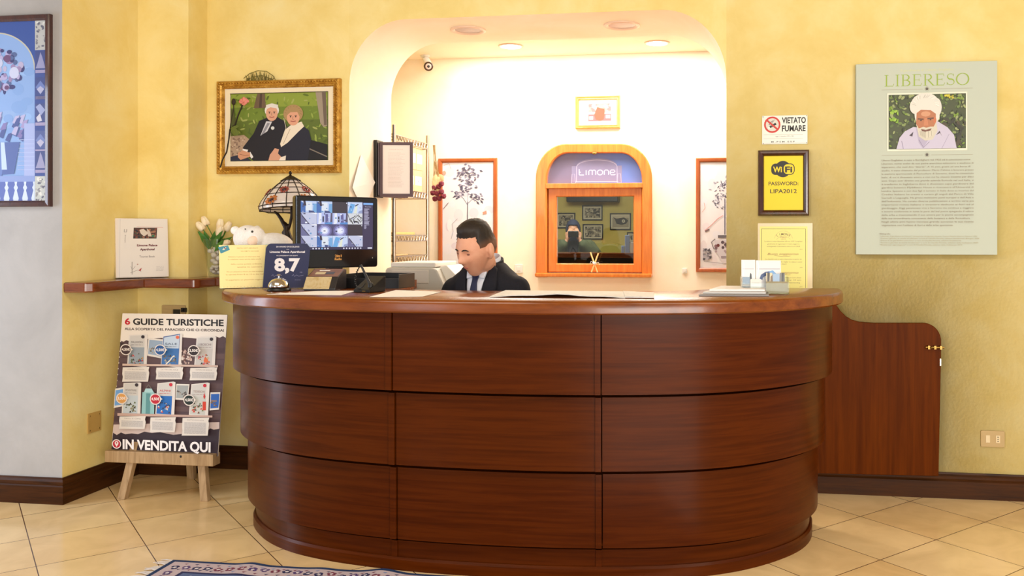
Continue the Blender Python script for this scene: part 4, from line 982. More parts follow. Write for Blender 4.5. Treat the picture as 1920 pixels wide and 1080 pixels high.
def bt(u, v, d):
    t = (v - 413) / 107.5; l = 213.5 + 5.5 * t; r = 304 + 10 * t
    return bm_ @ Vector(((u - l) / (r - l) * bw, -0.0012 - d, (1 - t) * bh))
p = Paint(bt, 2e-5, True); rnd = random.Random(2)
p.poly([(218, 415.5), (302, 415.5), (311, 519), (222, 519)], (228, 220, 212))
p.line([(221, 414), (224, 520)], 0.6, (196, 186, 180))
p.rect(245, 430, 286.5, 450, (70, 48, 36))
scatter(p, rnd, 60, 245.5, 430.5, 286, 449.5, 2.0, [(120, 60, 40), (60, 70, 40), (30, 26, 22), (160, 110, 80), (90, 40, 30)], 1.6)
p.poly([(255, 434), (262, 432), (272, 440), (264, 446), (258, 441)], (214, 200, 186)); p.poly([(268, 431), (274, 437), (277, 446), (271, 446)], (206, 190, 176)); p.disc(280, 445, 3, (40, 110, 70), 2)
p.line([(250, 428), (297, 429.5)], 0.5, (214, 150, 140))
p.text('Limone Palace', 270.5, 464, 3.9, (110, 26, 30), 36.5, bold=0.035); p.text('Aparthotel', 271, 471.5, 3.9, (100, 28, 34), 26, bold=0.035)
p.text('Tourist Book', 271.5, 484.5, 3.6, (120, 110, 112), 28)
p.line([(229, 433), (229, 438), (233, 438), (233, 433)], 0.7, (90, 84, 84)); p.text('LIMONE', 232, 450, 2, (150, 140, 140), 14, rot=-PI / 2)
p.line([(245, 492), (246, 515)], 0.7, (96, 84, 70)); p.line([(243, 500), (246, 507), (251, 500)], 0.5, (96, 84, 70)); p.line([(243, 512), (256, 507), (262, 510)], 0.5, (110, 100, 84)); p.poly([(257, 508), (263, 503), (261, 509)], (170, 40, 40)); p.disc(255, 497, 1.4, (190, 150, 140), n=8)
for k in range(4): greek(p, rnd, 289, 303, 501 + k * 2.6, 1.2, (190, 182, 178))
p.build('cover_sheet', M_INKGLOSS, bind)

# glass vase with pebbles and tulips
vc = W(408, 519, -0.088); vx, vy, vz = vc.x, vc.y, zs + 0.001
vase = thing('glass_vase', 'flared clear glass vase of white pebbles on the corner shelf', 'vase', (vx, vy, vz))
bm = B(); k = 0.00305
lathe(bm, [(0.001, 0.0), (0.042, 0.0), (0.047, 0.006), (0.058, 0.06), (0.066, 0.13), (0.078, 0.215), (0.075, 0.215), (0.062, 0.13), (0.053, 0.06), (0.041, 0.014), (0.001, 0.012)], 32, (vx, vy, vz), 0, True)
obj('glass_body', bm, M_GLASS, vase, 50)
rnd = random.Random(6); stones = []
M_STONE = noisy('white_pebble', [(226, 210, 198), (240, 230, 222)], 20, 0.5)
def try_stone(z0, z1, n, r0, r1):
    for _ in range(n * 40):
        r = rnd.uniform(r0, r1); z = rnd.uniform(z0 + r, z1); R = 0.041 + (z * 0.09) - r
        a = rnd.uniform(0, 2 * PI); q = R * math.sqrt(rnd.uniform(0.25, 1)); c = Vector((q * math.cos(a), q * math.sin(a), z))
        if all((c - s).length > (r + rs) * 0.86 for s, rs in stones): stones.append((c, r))
        if len(stones) >= 44: return
try_stone(0.012, 0.06, 20, 0.009, 0.012); try_stone(0.055, 0.165, 40, 0.0125, 0.018)
for i, (c, r) in enumerate(stones):
    bm = B(); ball(bm, Vector((vx, vy, vz)) + c, (r * rnd.uniform(0.9, 1.15), r, r * rnd.uniform(0.8, 1)), 12, 8, Matrix.Rotation(rnd.uniform(0, 3), 4, 'Z'))
    o = obj('pebble', bm, M_STONE, None, 60)
    tag(o, 'smooth white pebble in the glass vase under the tulips', 'pebble', 'white pebbles in the glass vase')
M_STEM, M_TLEAF = mat('tulip_stem', (96, 130, 56), 0.5), noisy('tulip_leaf', [(44, 92, 30), (70, 124, 44), (90, 146, 60)], 14, 0.45)
M_TULIP = noisy('tulip_petal', [(246, 226, 186), (250, 236, 206), (240, 206, 160)], 14, 0.5)
def tulip(u, v, s, label, dy=0.0, lv=()):
    top = W(u, v, vy + dy); foot = Vector((vx + (top.x - vx) * 0.1, vy, vz + 0.13))
    t = thing('tulip', label, 'flower', foot)
    mid = foot.lerp(top, 0.5) + Vector(((vx - top.x) * 0.16, 0, 0.01))
    bm = B(); tube(bm, [foot, mid, top], 0.0028, 6); obj('stem', bm, M_STEM, t, 60)
    d = (top - mid).normalized(); q = d.to_track_quat('Z', 'Y').to_matrix().to_4x4(); bm = B()
    for k in range(6):
        a = 2 * PI * k / 6; r = 0.8 if k % 2 else 1
        M = Matrix.Translation(top) @ q @ Matrix.Rotation(a, 4, 'Z') @ Matrix.Translation((0.0075 * s * r, 0, 0.017 * s)) @ Matrix.Rotation(math.radians(-7), 4, 'Y')
        bmesh.ops.create_uvsphere(bm, u_segments=10, v_segments=8, radius=1, matrix=M @ Matrix.Diagonal((0.0075 * s, 0.0115 * s, 0.0225 * s, 1)))
    obj('bloom', bm, M_TULIP, t, 60)
    for (a, b, w) in lv:
        bm = B(); leaf(bm, W(*a, vy + dy - 0.01), W(*b, vy + dy - 0.03), w * 1.35, (0, -1, 0), 0.012); obj('leaf', bm, M_TLEAF, t, 60)
tulip(387.5, 421, 1.34, 'cream tulip standing tallest in the glass vase', 0, (((393, 462), (382, 430), 0.011), ((394, 470), (372, 428), 0.012), ((394, 466), (405, 427), 0.011)))
tulip(380, 430, 1.34, 'cream tulip leaning out lowest to the wall side of the vase', -0.02, (((394, 458), (370, 430), 0.010),))
tulip(412, 428, 1.41, 'cream tulip directly above the drooping pair in the vase', 0.01, (((400, 462), (424, 430), 0.011), ((399, 460), (431, 444), 0.011)))
tulip(411, 440, 1.47, 'cream tulip facing the front in the middle of the vase', -0.035, (((398, 466), (428, 450), 0.012), ((398, 462), (418, 428), 0.010)))
tulip(424, 431, 1.34, 'cream tulip beside the white plush toy', 0.0, (((402, 466), (436, 440), 0.010), ((400, 468), (407, 438), 0.011)))
tulip(421, 458, 1.28, 'small cream tulip hanging low by the yellow letter', -0.05, (((402, 472), (420, 446), 0.010),))
bm = B(); M_SPRAY = mat('clear_bead', (236, 240, 240), 0.05, trans=0.6)

# ------------------------------------------------------------------ on the counter
ZT = TOP + 0.0008
def stand_quad(bl, br, h, lean, thick, off=0.0):     # matrix of an upright sheet whose foot runs from bl to br
    d = br - bl; a = math.atan2(d.y, d.x)
    return Matrix.Translation(bl) @ Matrix.Rotation(a, 4, 'Z') @ Matrix.Rotation(-lean, 4, 'X'), d.length
def lstand(name, label, cat, bl, br, h, lean, foot=0.07):
    M, w = stand_quad(bl, br, h, lean, 0.003)
    t = thing(name, label, cat, (bl + br) / 2)
    bm = B(); box(bm, 0, w, 0.0, 0.003, 0, h, M)
    d = (br - bl).normalized(); n = Vector((d.y, -d.x, 0))
    M2 = Matrix.Translation(bl) @ Matrix.Rotation(math.atan2(d.y, d.x), 4, 'Z')
    box(bm, 0, w, 0.002, 0.002 + foot, 0, 0.003, M2)
    obj('acrylic_stand', bm, M_ACRY, t)
    return t, M, w
# letter in its stand
bl, br = G(411, 541.5, ZT), G(531, 538.6, ZT)
t, M, w = lstand('letter_stand', 'yellow printed letter with a blue stamp in a clear stand on the counter end', 'letter stand', bl, br, 0.212, 0.30)
def lt(u, v, d):
    q = (v - 455) / 86.5; l = 428 - 17 * q
    return M @ Vector(((u - l) / (535 - 415) * w, -0.0012 - d, (1 - q) * 0.212))
p = Paint(lt, 2e-5, True)
p.poly([(428, 456), (548, 456), (531, 540.5), (412, 540.5)], (244, 226, 158))
p.poly([(425.5, 460), (445, 456.5), (446.5, 465.5), (428, 473)], (64, 138, 160)); p.poly([(432, 466), (438, 459), (441, 461), (436, 466)], (200, 210, 196)); p.disc(437.5, 461.5, 1.4, (30, 40, 70), n=8); p.disc(439, 463, 1, (180, 50, 50), n=8)
rnd = random.Random(21)
for y, a, s_ in ((463.5, 460, 'GENTILI OSPITI, BENVENUTI'), (469.5, 466, 'WELCOME TO OUR HOUSE'), (480.5, 440, 'Abbiamo il piacere di informarvi che'), (485.5, 439, 'la colazione viene servita dalle ore 8'), (495, 442, 'dalla cucina potete ordinare'), (501, 453, 'anche in camera'), (510, 431, 'We are pleased to inform you that breakfast'), (515.5, 429, 'is served from 8 to 10 in the hall'), (526, 426, 'Vi auguriamo un piacevole soggiorno')): p.text(s_, a, y, 2.3, (196, 150, 76), 500 - a, 'L', 0.01)
for k in range(14): p.disc(414 + k * 6.3, 538.5, 0.8, (214, 190, 130), n=6)
p.build('letter_sheet', M_INK, t)
# award plaque
bl, br = G(491, 542.0, ZT), G(577, 541.6, ZT)
t, M, w = lstand('award_plaque', 'dark blue award plaque reading 8,7 in clear acrylic behind the bell', 'award', bl, br, 0.215, 0.26, 0.02)
def at_(u, v, d):
    q = (v - 454) / 87.5; l = 499 - 9 * q; r = 587 - 10 * q
    return M @ Vector(((u - l) / (r - l) * w, -0.0012 - d, (1 - q) * 0.215))
p = Paint(at_, 2e-5, True); N_, LT = (42, 50, 84), (226, 220, 222)
p.poly([(491.5, 539)] + circ(511, 468, 12, 8, 14, 180, 270) + circ(573, 468, 12, 8, 14, 270, 360) + [(576, 532), (571, 538), (565, 539.5)], N_)
p.text('2014 AWARD OF EXCELLENCE', 542, 461.5, 2.5, LT, 45, bold=0.02); p.text('FOR', 542, 466.3, 1.6, LT, 5); p.text('Limone Palace Aparthotel', 541, 472, 4, LT, 68, bold=0.03); p.text('AS CONSIDERED BY OUR GUESTS', 540, 478.5, 1.9, LT, 41, bold=0.01)
p.text('8,7', 540, 506.5, 24, LT, 50, bold=0.045); p.text('/10', 565.5, 511, 2.4, (150, 150, 180), 5)
for u0, wd in ((509, 20), (548, 22)):
    p.line([(u0, 517), (u0 + 3, 514), (u0 + 5, 518), (u0 + 9, 515), (u0 + 13, 517.5), (u0 + wd, 515.5)], 0.5, (150, 150, 180)); p.text('director', u0 + wd / 2, 525, 1.8, (130, 132, 164), 12)
p.build('printed_face', M_INKGLOSS, t)
# bell
c = G(523, 545.3, ZT)
bell = thing('service_bell', 'chrome counter bell in front of the blue award plaque', 'bell', c)
bm = B(); lathe(bm, [(0.001, 0), (0.050, 0), (0.052, 0.004), (0.050, 0.010), (0.042, 0.016), (0.001, 0.016)], 32, c); obj('base', bm, M_BLACK, bell, 40)
bm = B(); lathe(bm, [(0.045, 0.017), (0.0465, 0.02), (0.045, 0.026), (0.040, 0.038), (0.030, 0.049), (0.016, 0.056), (0.001, 0.058)], 32, c); obj('dome', bm, M_CHROME, bell, 60)
bm = B(); lathe(bm, [(0.003, 0.057), (0.003, 0.066), (0.008, 0.067), (0.009, 0.07), (0.006, 0.073), (0.001, 0.074)], 16, c); obj('button', bm, M_CHROME, bell, 60)
# card box
c = G(607, 543.5, ZT)
cb = thing('card_dispenser', 'dark sloping desk box with gold front and card windows', 'card box', c)
CM = Matrix.Translation(c) @ Matrix.Rotation(0.12, 4, 'Z')
def cprism(poly, x0, x1, mname, m, par):
    bm = B(); a = [bm.verts.new(CM @ Vector((x0, y, z))) for y, z in poly]; b = [bm.verts.new(CM @ Vector((x1, y, z))) for y, z in poly]; n = len(poly)
    bm.faces.new(a); bm.faces.new(b[::-1])
    for i in range(n): bm.faces.new((a[i], a[(i + 1) % n], b[(i + 1) % n], b[i]))
    return obj(mname, bm, m, par, bevel=0.002)
cprism([(-0.06, 0), (0.10, 0), (0.10, 0.088), (0.075, 0.092), (-0.02, 0.06), (-0.06, 0.012)], -0.07, 0.072, 'casing', mat('dark_casing', (44, 40, 40), 0.3), cb)
cprism([(-0.064, 0.008), (-0.022, 0.0605), (-0.020, 0.0595), (-0.061, 0.008)], -0.071, 0.045, 'gold_flap', noisy('gold_flap', [(196, 164, 96), (232, 214, 170), (206, 176, 110)], 18, 0.25, metal=0.5), cb)
cprism([(-0.018, 0.0612), (0.074, 0.0922), (0.076, 0.0918), (-0.016, 0.0605)], -0.066, 0.068, 'wood_top', noisy('walnut_top', [(120, 78, 44), (142, 96, 58)], 8, 0.35, stretch=(1, 8, 1)), cb)
cprism([(0.008, 0.0705), (0.034, 0.0795), (0.035, 0.0785), (0.009, 0.0695)], -0.044, 0.0, 'pale_window', mat('pale_window', (206, 186, 140), 0.4), cb)
cprism([(0.008, 0.0707), (0.034, 0.0797), (0.035, 0.0787), (0.009, 0.0697)], 0.003, 0.042, 'dark_window', mat('dark_window', (70, 62, 54), 0.3), cb)
cprism([(0.046, 0.084), (0.056, 0.087), (0.057, 0.086), (0.047, 0.083)], -0.036, 0.012, 'white_strip', M_WHITE, cb)
# pen stand
c = G(689, 548, ZT); ps = thing('pen_stand', 'black desk pen leaning in its corded stand on the counter', 'pen stand', c)
CM = Matrix.Translation(c) @ Matrix.Rotation(-0.25, 4, 'Z')
cprism([(-0.035, 0), (0.075, 0), (0.078, 0.066), (0.070, 0.068), (-0.035, 0.012)], -0.047, 0.038, 'base', M_BLACK, ps)
bm = B(); box(bm, 0.0, 0.016, -0.0365, -0.0345, 0.005, 0.009, CM); obj('maker_plate', bm, M_BRASS, ps)
e0, e1 = CM @ Vector((0.02, -0.005, 0.03)), CM @ Vector((-0.035, 0.0, 0.118))
bm = B(); tube(bm, [e0, e0.lerp(e1, 0.2), e0.lerp(e1, 0.9), e1], [0.009, 0.006, 0.005, 0.004], 10); obj('pen', bm, M_BLACK, ps, 40)
bm = B(); lathe(bm, [(0.012, 0), (0.011, 0.02), (0.008, 0.024)], 14, e0 - Vector((0, 0, 0.012))); obj('pen_socket', bm, M_BLACK, ps, 40)
bm = B(); cord = []
for k in range(46):
    q = k / 45; b_ = e1.lerp(CM @ Vector((-0.045, -0.02, 0.03)), q) + Vector((-0.012 * math.sin(PI * q), 0, 0)); cord.append(b_ + Vector((0.003 * math.cos(k * 1.5), 0.003 * math.sin(k * 1.5), 0)))
for k in range(14): q = k / 13; cord.append((CM @ Vector((-0.045, -0.02, 0.03))).lerp(CM @ Vector((0.02, -0.04, 0.042)), q) + Vector((0, 0, -0.016 * math.sin(PI * q))))
tube(bm, cord, 0.0022, 6); obj('cord', bm, M_BLACK, ps, 60)
# black desk tray behind
c = G(697, 540.8, ZT)
M = Matrix.Translation(c) @ Matrix.Rotation(-0.05, 4, 'Z'); hh = 0.066
bm = B()
for b_ in ((-0.135, 0.135, -0.004, 0, 0, hh * 0.72), (-0.135, -0.131, 0, 0.18, 0, hh), (0.131, 0.135, 0, 0.18, 0, hh), (-0.135, 0.135, 0.176, 0.18, 0, hh), (-0.135, 0.135, 0, 0.18, 0, 0.004)): box(bm, *b_, M)
tag(obj('desk_tray', bm, M_BLACK, bevel=0.001), 'open black letter tray on the counter under the screen', 'tray')
# loose sheets
def sheet(name, label, pts, m=M_WHITE, th=0.0012, z=ZT, group=None, cat='paper'):
    bm = B(); slab(bm, [(G(u, v, TOP).x, G(u, v, TOP).y) for u, v in pts], z, z + th); return tag(obj(name, bm, m), label, cat, group)
sheet('paper_sheet', 'white sheet lying on the counter in front of the bell and card box', [(500, 552.5), (597, 546.2), (668, 545.8), (640, 554)])
sheet('paper_sheet', 'white sheet lying on the counter beside the pen stand, its corner turned', [(693, 557.5), (742, 544.6), (828, 547.8), (792, 556.6)])
# newspaper
np_ = thing('newspaper', 'open newspaper lying flat at the middle of the countertop', 'newspaper', G(1070, 553, ZT))
for i, (pts, z0, dz) in enumerate((([(918, 558), (948, 546.5), (1168, 549), (1172, 560)], 0.0, 0.004), ([(1172, 560), (1168, 549), (1226, 551.5), (1227, 560.8)], 0.0, 0.006))):
    q = [G(u, v, TOP) for u, v in pts]; bm = B(); N = 12; rings = []
    for k in range(N + 1):
        s = k / N; a, b = q[0].lerp(q[3], s), q[1].lerp(q[2], s); wv = (0.010 * math.sin(PI * s) ** 2 + 0.004 * math.sin(9 * s) ** 2) if i == 0 else 0.003
        rings.append([a + Vector((0, 0, 0.001 + wv)), a + Vector((0, 0, 0.001 + wv + dz)), b + Vector((0, 0, 0.002 + dz)), b + Vector((0, 0, 0.001))])
    ring_loft(bm, rings, True, True); obj('page_spread', bm, noisy('newsprint', [(206, 202, 196), (226, 222, 214)], 60, 0.7), np_, 40)
# magazines and brochure holder
for k, (pts, cc, lab) in enumerate((([(1310, 556), (1338, 547), (1440, 547), (1442, 556.5)], (120, 112, 108), 'grey magazine lowest in the pile by the brochure holder'), ([(1318, 555), (1346, 546.8), (1438, 547.2), (1436, 555.5)], (186, 182, 180), 'pale magazine in the middle of the pile by the brochure holder'), ([(1330, 554), (1352, 546.6), (1436, 547), (1434, 554.5)], (226, 220, 218), 'white leaflet topmost of the pile by the brochure holder'))):
    bm = B(); slab(bm, [(G(u, v, TOP).x, G(u, v, TOP).y) for u, v in pts], ZT + k * 0.0085, ZT + k * 0.0085 + 0.008); tag(obj('magazine', bm, mat('magazine_cover_%s' % 'abc'[k], cc, 0.35), bevel=0.001), lab, 'magazine', 'magazines piled on the counter')
c = G(1435, 551.0, ZT); M = Matrix.Translation(c) @ Matrix.Rotation(0.06, 4, 'Z')
bh_ = thing('brochure_holder', 'clear acrylic brochure holder with two pockets on the counter', 'brochure holder', c)
k = 0.00222
bm = B()
for b_ in ((-0.099, 0.099, 0.08, 0.083, 0, 0.075), (-0.099, -0.096, 0.0, 0.083, 0, 0.07), (0.096, 0.099, 0.0, 0.083, 0, 0.07), (-0.099, 0.099, 0.0, 0.083, 0, 0.003), (-0.002, 0.001, 0.0, 0.083, 0, 0.07)): box(bm, *b_, M)
obj('acrylic_body', bm, M_ACRY, bh_)
bm = B(); box(bm, -0.099, -0.002, 0.0, 0.003, 0, 0.045, M); obj('pocket_front', bm, M_ACRY, bh_)
bm = B(); box(bm, 0.001, 0.099, 0.0, 0.003, 0, 0.045, M); obj('pocket_front', bm, M_ACRY, bh_)
def card(label, x0, x1, y, z0, z1, art, group='leaflets in the brochure holder', name='leaflet', lean=0.12):
    Mc = M @ Matrix.Translation((x0, y, z0)) @ Matrix.Rotation(-lean, 4, 'X'); w_, h_ = x1 - x0, z1 - z0
    bm = B(); box(bm, 0, w_, 0, 0.003, 0, h_, Mc); o = tag(obj(name, bm, M_WHITE, keep=True), label, 'leaflet', group)
    p = Paint(lambda a, b, d: Mc @ Vector((a * w_, -0.0004 - d, b * h_)), 2e-5); art(p); p.build('printed_face', M_INKGLOSS, o)
def a1(p):
    p.rect(0, 0, 1, 1, (222, 220, 222)); p.line([(0.1, 0.72), (0.9, 0.72)], 0.02, (180, 176, 180)); p.poly([(0.55, 0.38), (0.75, 0.38), (0.72, 0.56), (0.64, 0.6)], (50, 50, 56)); p.line([(0.14, 0.5), (0.2, 0.8), (0.16, 0.95)], 0.04, (244, 244, 246))
def a2(p):
    p.rect(0, 0, 1, 1, (218, 216, 220)); p.line([(0.06, 0.73), (0.96, 0.73)], 0.025, (176, 172, 178)); p.line([(0.2, 0.4), (0.24, 0.5), (0.4, 0.58), (0.55, 0.6)], 0.12, (44, 70, 120)); p.line([(0.55, 0.6), (0.66, 0.63), (0.8, 0.52), (0.86, 0.34)], 0.12, (110, 160, 210)); p.line([(0.05, 0.5), (0.12, 0.8), (0.06, 1)], 0.05, (244, 244, 246))
def a3(p):
    p.rect(0, 0, 1, 1, (90, 96, 100)); p.rect(0, 0.55, 1, 1, (130, 150, 170)); p.rect(0, 0.42, 1, 0.5, (150, 130, 110)); p.rect(0, 0.1, 1, 0.24, (120, 90, 74))
def a4(p): p.rect(0, 0, 1, 1, (206, 206, 198)); p.rect(0.1, 0.7, 0.9, 0.74, (176, 176, 168))
def a5(p):
    p.rect(0, 0, 1, 1, (214, 196, 160)); p.poly([(0.1, 0.2), (0.5, 0.3), (0.6, 1), (0.2, 1)], (60, 54, 50)); p.poly([(0.6, 0.2), (1, 0.2), (1, 0.9), (0.7, 0.8)], (120, 96, 70))
def a6(p): p.rect(0, 0, 1, 1, (190, 196, 206)); p.poly([(0.05, 0.05), (0.8, 0.1), (0.7, 0.5), (0.3, 0.5)], (206, 130, 60)); p.rect(0, 0.6, 1, 1, (150, 176, 206))
def a7(p): p.rect(0, 0, 1, 1, (120, 118, 112)); p.poly([(0.2, 0), (0.7, 0), (0.8, 1), (0.4, 1)], (56, 56, 56))
card('tall white leaflet with a small dark photo, behind the first pocket', -0.095, -0.036, 0.055, 0.004, 0.142, a1); card('tall white leaflet with a blue arch, behind the second pocket', -0.034, 0.072, 0.052, 0.004, 0.140, a2)
card('small leaflet with a grey landscape photo in the first pocket', -0.092, -0.062, 0.022, 0.004, 0.070, a3); card('plain whitish card covering the front of the first pocket', -0.06, -0.016, 0.012, 0.004, 0.062, a4)
card('cream card with dark figures in the second pocket', 0.006, 0.032, 0.018, 0.004, 0.088, a5); card('card with an orange picture in the second pocket', 0.034, 0.062, 0.020, 0.004, 0.084, a6); card('narrow grey card at the end of the second pocket', 0.064, 0.084, 0.020, 0.004, 0.088, a7)
bm = B(); box(bm, 0.004, 0.094, 0.0045, 0.007, 0.004, 0.052, M); tag(obj('leaflet', bm, mat('khaki_card', (150, 136, 100), 0.5)), 'khaki card standing lowest in the second pocket of the holder', 'leaflet', 'leaflets in the brochure holder')

# ------------------------------------------------------------------ screen
tl, trr = DP(553.5, 440, 4.12), DP(707.5, 440, 4.40)
d = (trr - tl); d.z = 0; tw = d.length; ta = math.atan2(d.y, d.x); th_ = 0.345; tz = CZ - (504 - HY) * 4.13 / F
TM = Matrix.Translation(Vector((tl.x, tl.y, tz))) @ Matrix.Rotation(ta, 4, 'Z')
tv = thing('monitor', 'glossy black television screen showing a grid of security camera views', 'monitor', TM @ Vector((tw / 2, 0.05, TOP - tz)))
bm = B(); sb = 0.088
pl = rrect(0, tw, 0, th_, 0.012, 3)
a = [[bm.verts.new(TM @ Vector((x, 0.0, z))) for x, z in pl]]
ring_loft_pts = [[TM @ Vector((x, 0.0, z)) for x, z in pl], [TM @ Vector((x, 0.03, z)) for x, z in pl], [TM @ Vector((tw / 2 + (x - tw / 2) * 0.8, 0.07, th_ / 2 + (z - th_ / 2) * 0.8)) for x, z in pl]]
bm.free(); bm = B(); ring_loft(bm, ring_loft_pts, True, True); obj('casing', bm, M_PIANO, tv, 35)
bm = B(); f0, f1 = 0.026, sb
rings = [[TM @ Vector(q) for q in r] for r in (
    [(0.004, 0, 0.004), (tw - 0.004, 0, 0.004), (tw - 0.004, 0, th_ - 0.004), (0.004, 0, th_ - 0.004)], [(0.006, -0.006, 0.006), (tw - 0.006, -0.006, 0.006), (tw - 0.006, -0.006, th_ - 0.006), (0.006, -0.006, th_ - 0.006)],
    [(f0 - 0.002, -0.006, f1 - 0.002), (tw - f0 + 0.002, -0.006, f1 - 0.002), (tw - f0 + 0.002, -0.006, th_ - f0 + 0.002), (f0 - 0.002, -0.006, th_ - f0 + 0.002)], [(f0, -0.001, f1), (tw - f0, -0.001, f1), (tw - f0, -0.001, th_ - f0), (f0, -0.001, th_ - f0)])]
ring_loft(bm, rings, True, False); bz = obj('bezel', bm, M_PIANO, tv)
sw, sh_ = tw - 2 * f0, th_ - f0 - f1
p = Paint(lambda a, b, dd: TM @ Vector((f0 + a * sw, -0.0012 - dd, f1 + b * sh_)), 2e-5); rnd = random.Random(17)
p.rect(0, 0, 1, 1, (70, 62, 96))
DKC = (60, 54, 62)
def view(i, j, kind):
    x0, y1 = i * 0.213, 1 - j * 0.236; x1, y0 = x0 + 0.211, y1 - 0.234
    X = lambda a: x0 + a * (x1 - x0); Y_ = lambda b: y0 + b * (y1 - y0); P_ = lambda pts, c: p.poly([(X(a), Y_(b)) for a, b in pts], c)
    if kind == 'off': p.rect(x0, y0, x1, y1, (64, 56, 66)); p.disc(X(0.94), Y_(0.9), 0.008, (220, 220, 236), 0.012, 8); return
    bgc = {'room': (190, 206, 240), 'floor': (196, 200, 226), 'corr': (180, 190, 236), 'tree': (214, 216, 222), 'glow': (84, 80, 120), 'day': (200, 214, 244)}[kind]
    p.rect(x0, y0, x1, y1, bgc)
    if kind == 'room':
        P_([(0, 0), (0.3, 0), (0.3, 0.7), (0, 1)], (70, 110, 180)); P_([(0.3, 0.2), (0.7, 0.1), (0.7, 0.9), (0.34, 0.9)], (224, 230, 240)); P_([(0.75, 0), (1, 0), (1, 0.8), (0.8, 0.8)], (120, 170, 220)); P_([(0.2, 0.6), (0.35, 0.6), (0.3, 1), (0.16, 1)], (60, 50, 70)); P_([(0.5, 0), (0.9, 0), (0.8, 0.16), (0.5, 0.2)], (70, 80, 130))
    elif kind == 'floor':
        P_([(0, 0), (0.5, 0), (0.12, 0.6), (0, 0.9)], (110, 110, 150)); P_([(0, 0.9), (0.12, 0.6), (0.5, 0), (0.56, 0), (0.14, 0.7), (0, 1)], (60, 56, 80)); P_([(0.6, 1), (1, 0.86), (1, 1)], (240, 240, 248))
    elif kind == 'corr':
        P_([(0.1, 0), (0.3, 0.1), (0.3, 1), (0.14, 1)], (232, 234, 244)); P_([(0.55, 0), (0.75, 0.1), (0.72, 0.9), (0.55, 0.9)], (100, 98, 150)); P_([(0.36, 0.2), (0.46, 0.2), (0.46, 0.7), (0.36, 0.7)], (60, 60, 80)); P_([(0.85, 0), (1, 0), (1, 1), (0.9, 1)], (90, 84, 110)); P_([(0.5, 0), (1, 0), (1, 0.2), (0.5, 0.14)], (90, 140, 206))
    elif kind == 'tree':
        for _ in range(9):
            a = rnd.uniform(0.1, 0.9); p.line([(X(a), Y_(rnd.uniform(0, 0.3))), (X(a + rnd.uniform(-0.2, 0.2)), Y_(0.5)), (X(a + rnd.uniform(-0.3, 0.3)), Y_(rnd.uniform(0.7, 0.95)))], 0.008, (40, 40, 40))
        P_([(0.4, 0.2), (0.7, 0.16), (0.66, 0.3), (0.44, 0.34)], (60, 60, 60))
    elif kind == 'glow':
        for r, c in ((0.46, (110, 106, 156)), (0.36, (150, 150, 206)), (0.26, (206, 210, 244)), (0.17, (236, 238, 250))): p.disc(X(0.5), Y_(0.42), r * 0.21, c, r * 0.3)
    elif kind == 'day':
        P_([(0, 0), (0.3, 0), (0.5, 0.8), (0.2, 0.9)], (110, 170, 226)); P_([(0.4, 0), (0.6, 0), (0.66, 0.6), (0.56, 0.7)], (226, 230, 210)); P_([(0.5, 0.6), (0.75, 0.8), (0.7, 0.86), (0.5, 0.7)], (50, 50, 60)); P_([(0.7, 0), (1, 0), (1, 0.3), (0.76, 0.2)], (150, 160, 200))
    for _ in range(5): a, b = rnd.uniform(0, 0.86), rnd.uniform(0, 0.86); p.rect(X(a), Y_(b), X(a + rnd.uniform(0.04, 0.14)), Y_(b + rnd.uniform(0.04, 0.14)), rnd.choice([(236, 238, 248), (70, 66, 96), (150, 160, 206), (100, 150, 200)]))
for k, kind in enumerate(['room', 'room', 'off', 'day', 'floor', 'corr', 'corr', 'tree', 'floor', 'glow', 'glow', 'off', 'floor', 'room', 'day', 'floor']): view(k % 4, k // 4, kind)
p.rect(0.856, 0.05, 1, 1, (66, 58, 88)); p.rect(0.86, 0.95, 1, 0.99, (130, 180, 240)); p.text('Recorder', 0.93, 0.90, 0.022, (206, 206, 230), 0.09)
for k in range(17): p.rect(0.872, 0.855 - k * 0.026, 0.872 + (0.07 if k < 14 else 0.03) * rnd.uniform(0.7, 1.1), 0.868 - k * 0.026, (190, 186, 214))
p.rect(0, 0, 1, 0.052, (58, 52, 84))
for a in (0.16, 0.2, 0.24, 0.28, 0.32, 0.36, 0.58, 0.62, 0.66, 0.7, 0.74, 0.78, 0.82): p.disc(a, 0.026, 0.011, (226, 226, 240) if a != 0.28 else (110, 190, 240), 0.016, 8)
p.rect(0.92, 0.012, 0.985, 0.04, (226, 226, 240))
scr = p.build('screen', M_SCREEN, tv)
p = Paint(lambda a, b, dd: TM @ Vector((a, -0.0068 - dd, b)), 2e-5)
p.text('2in1', tw * 0.5, 0.052, 0.012, (226, 160, 84), 0.034, bold=0.04); p.text('Radio', tw * 0.5, 0.038, 0.010, (226, 160, 84), 0.036, bold=0.04); p.disc(tw - 0.03, 0.045, 0.002, (230, 220, 200), n=8)
p.build('badge', M_INK, tv)
bm = B(); q = lambda x, y, z: TM @ Vector((x, y, z))
box(bm, tw * 0.5 - 0.035, tw * 0.5 + 0.035, 0.02, 0.06, TOP - tz + 0.02, 0.02, TM); obj('neck', bm, M_BLACK, tv)
bm = B(); box(bm, tw * 0.5 - 0.12, tw * 0.5 + 0.12, -0.03, 0.13, TOP - tz + 0.0008, TOP - tz + 0.02, TM); obj('foot', bm, M_PIANO, tv, bevel=0.006)

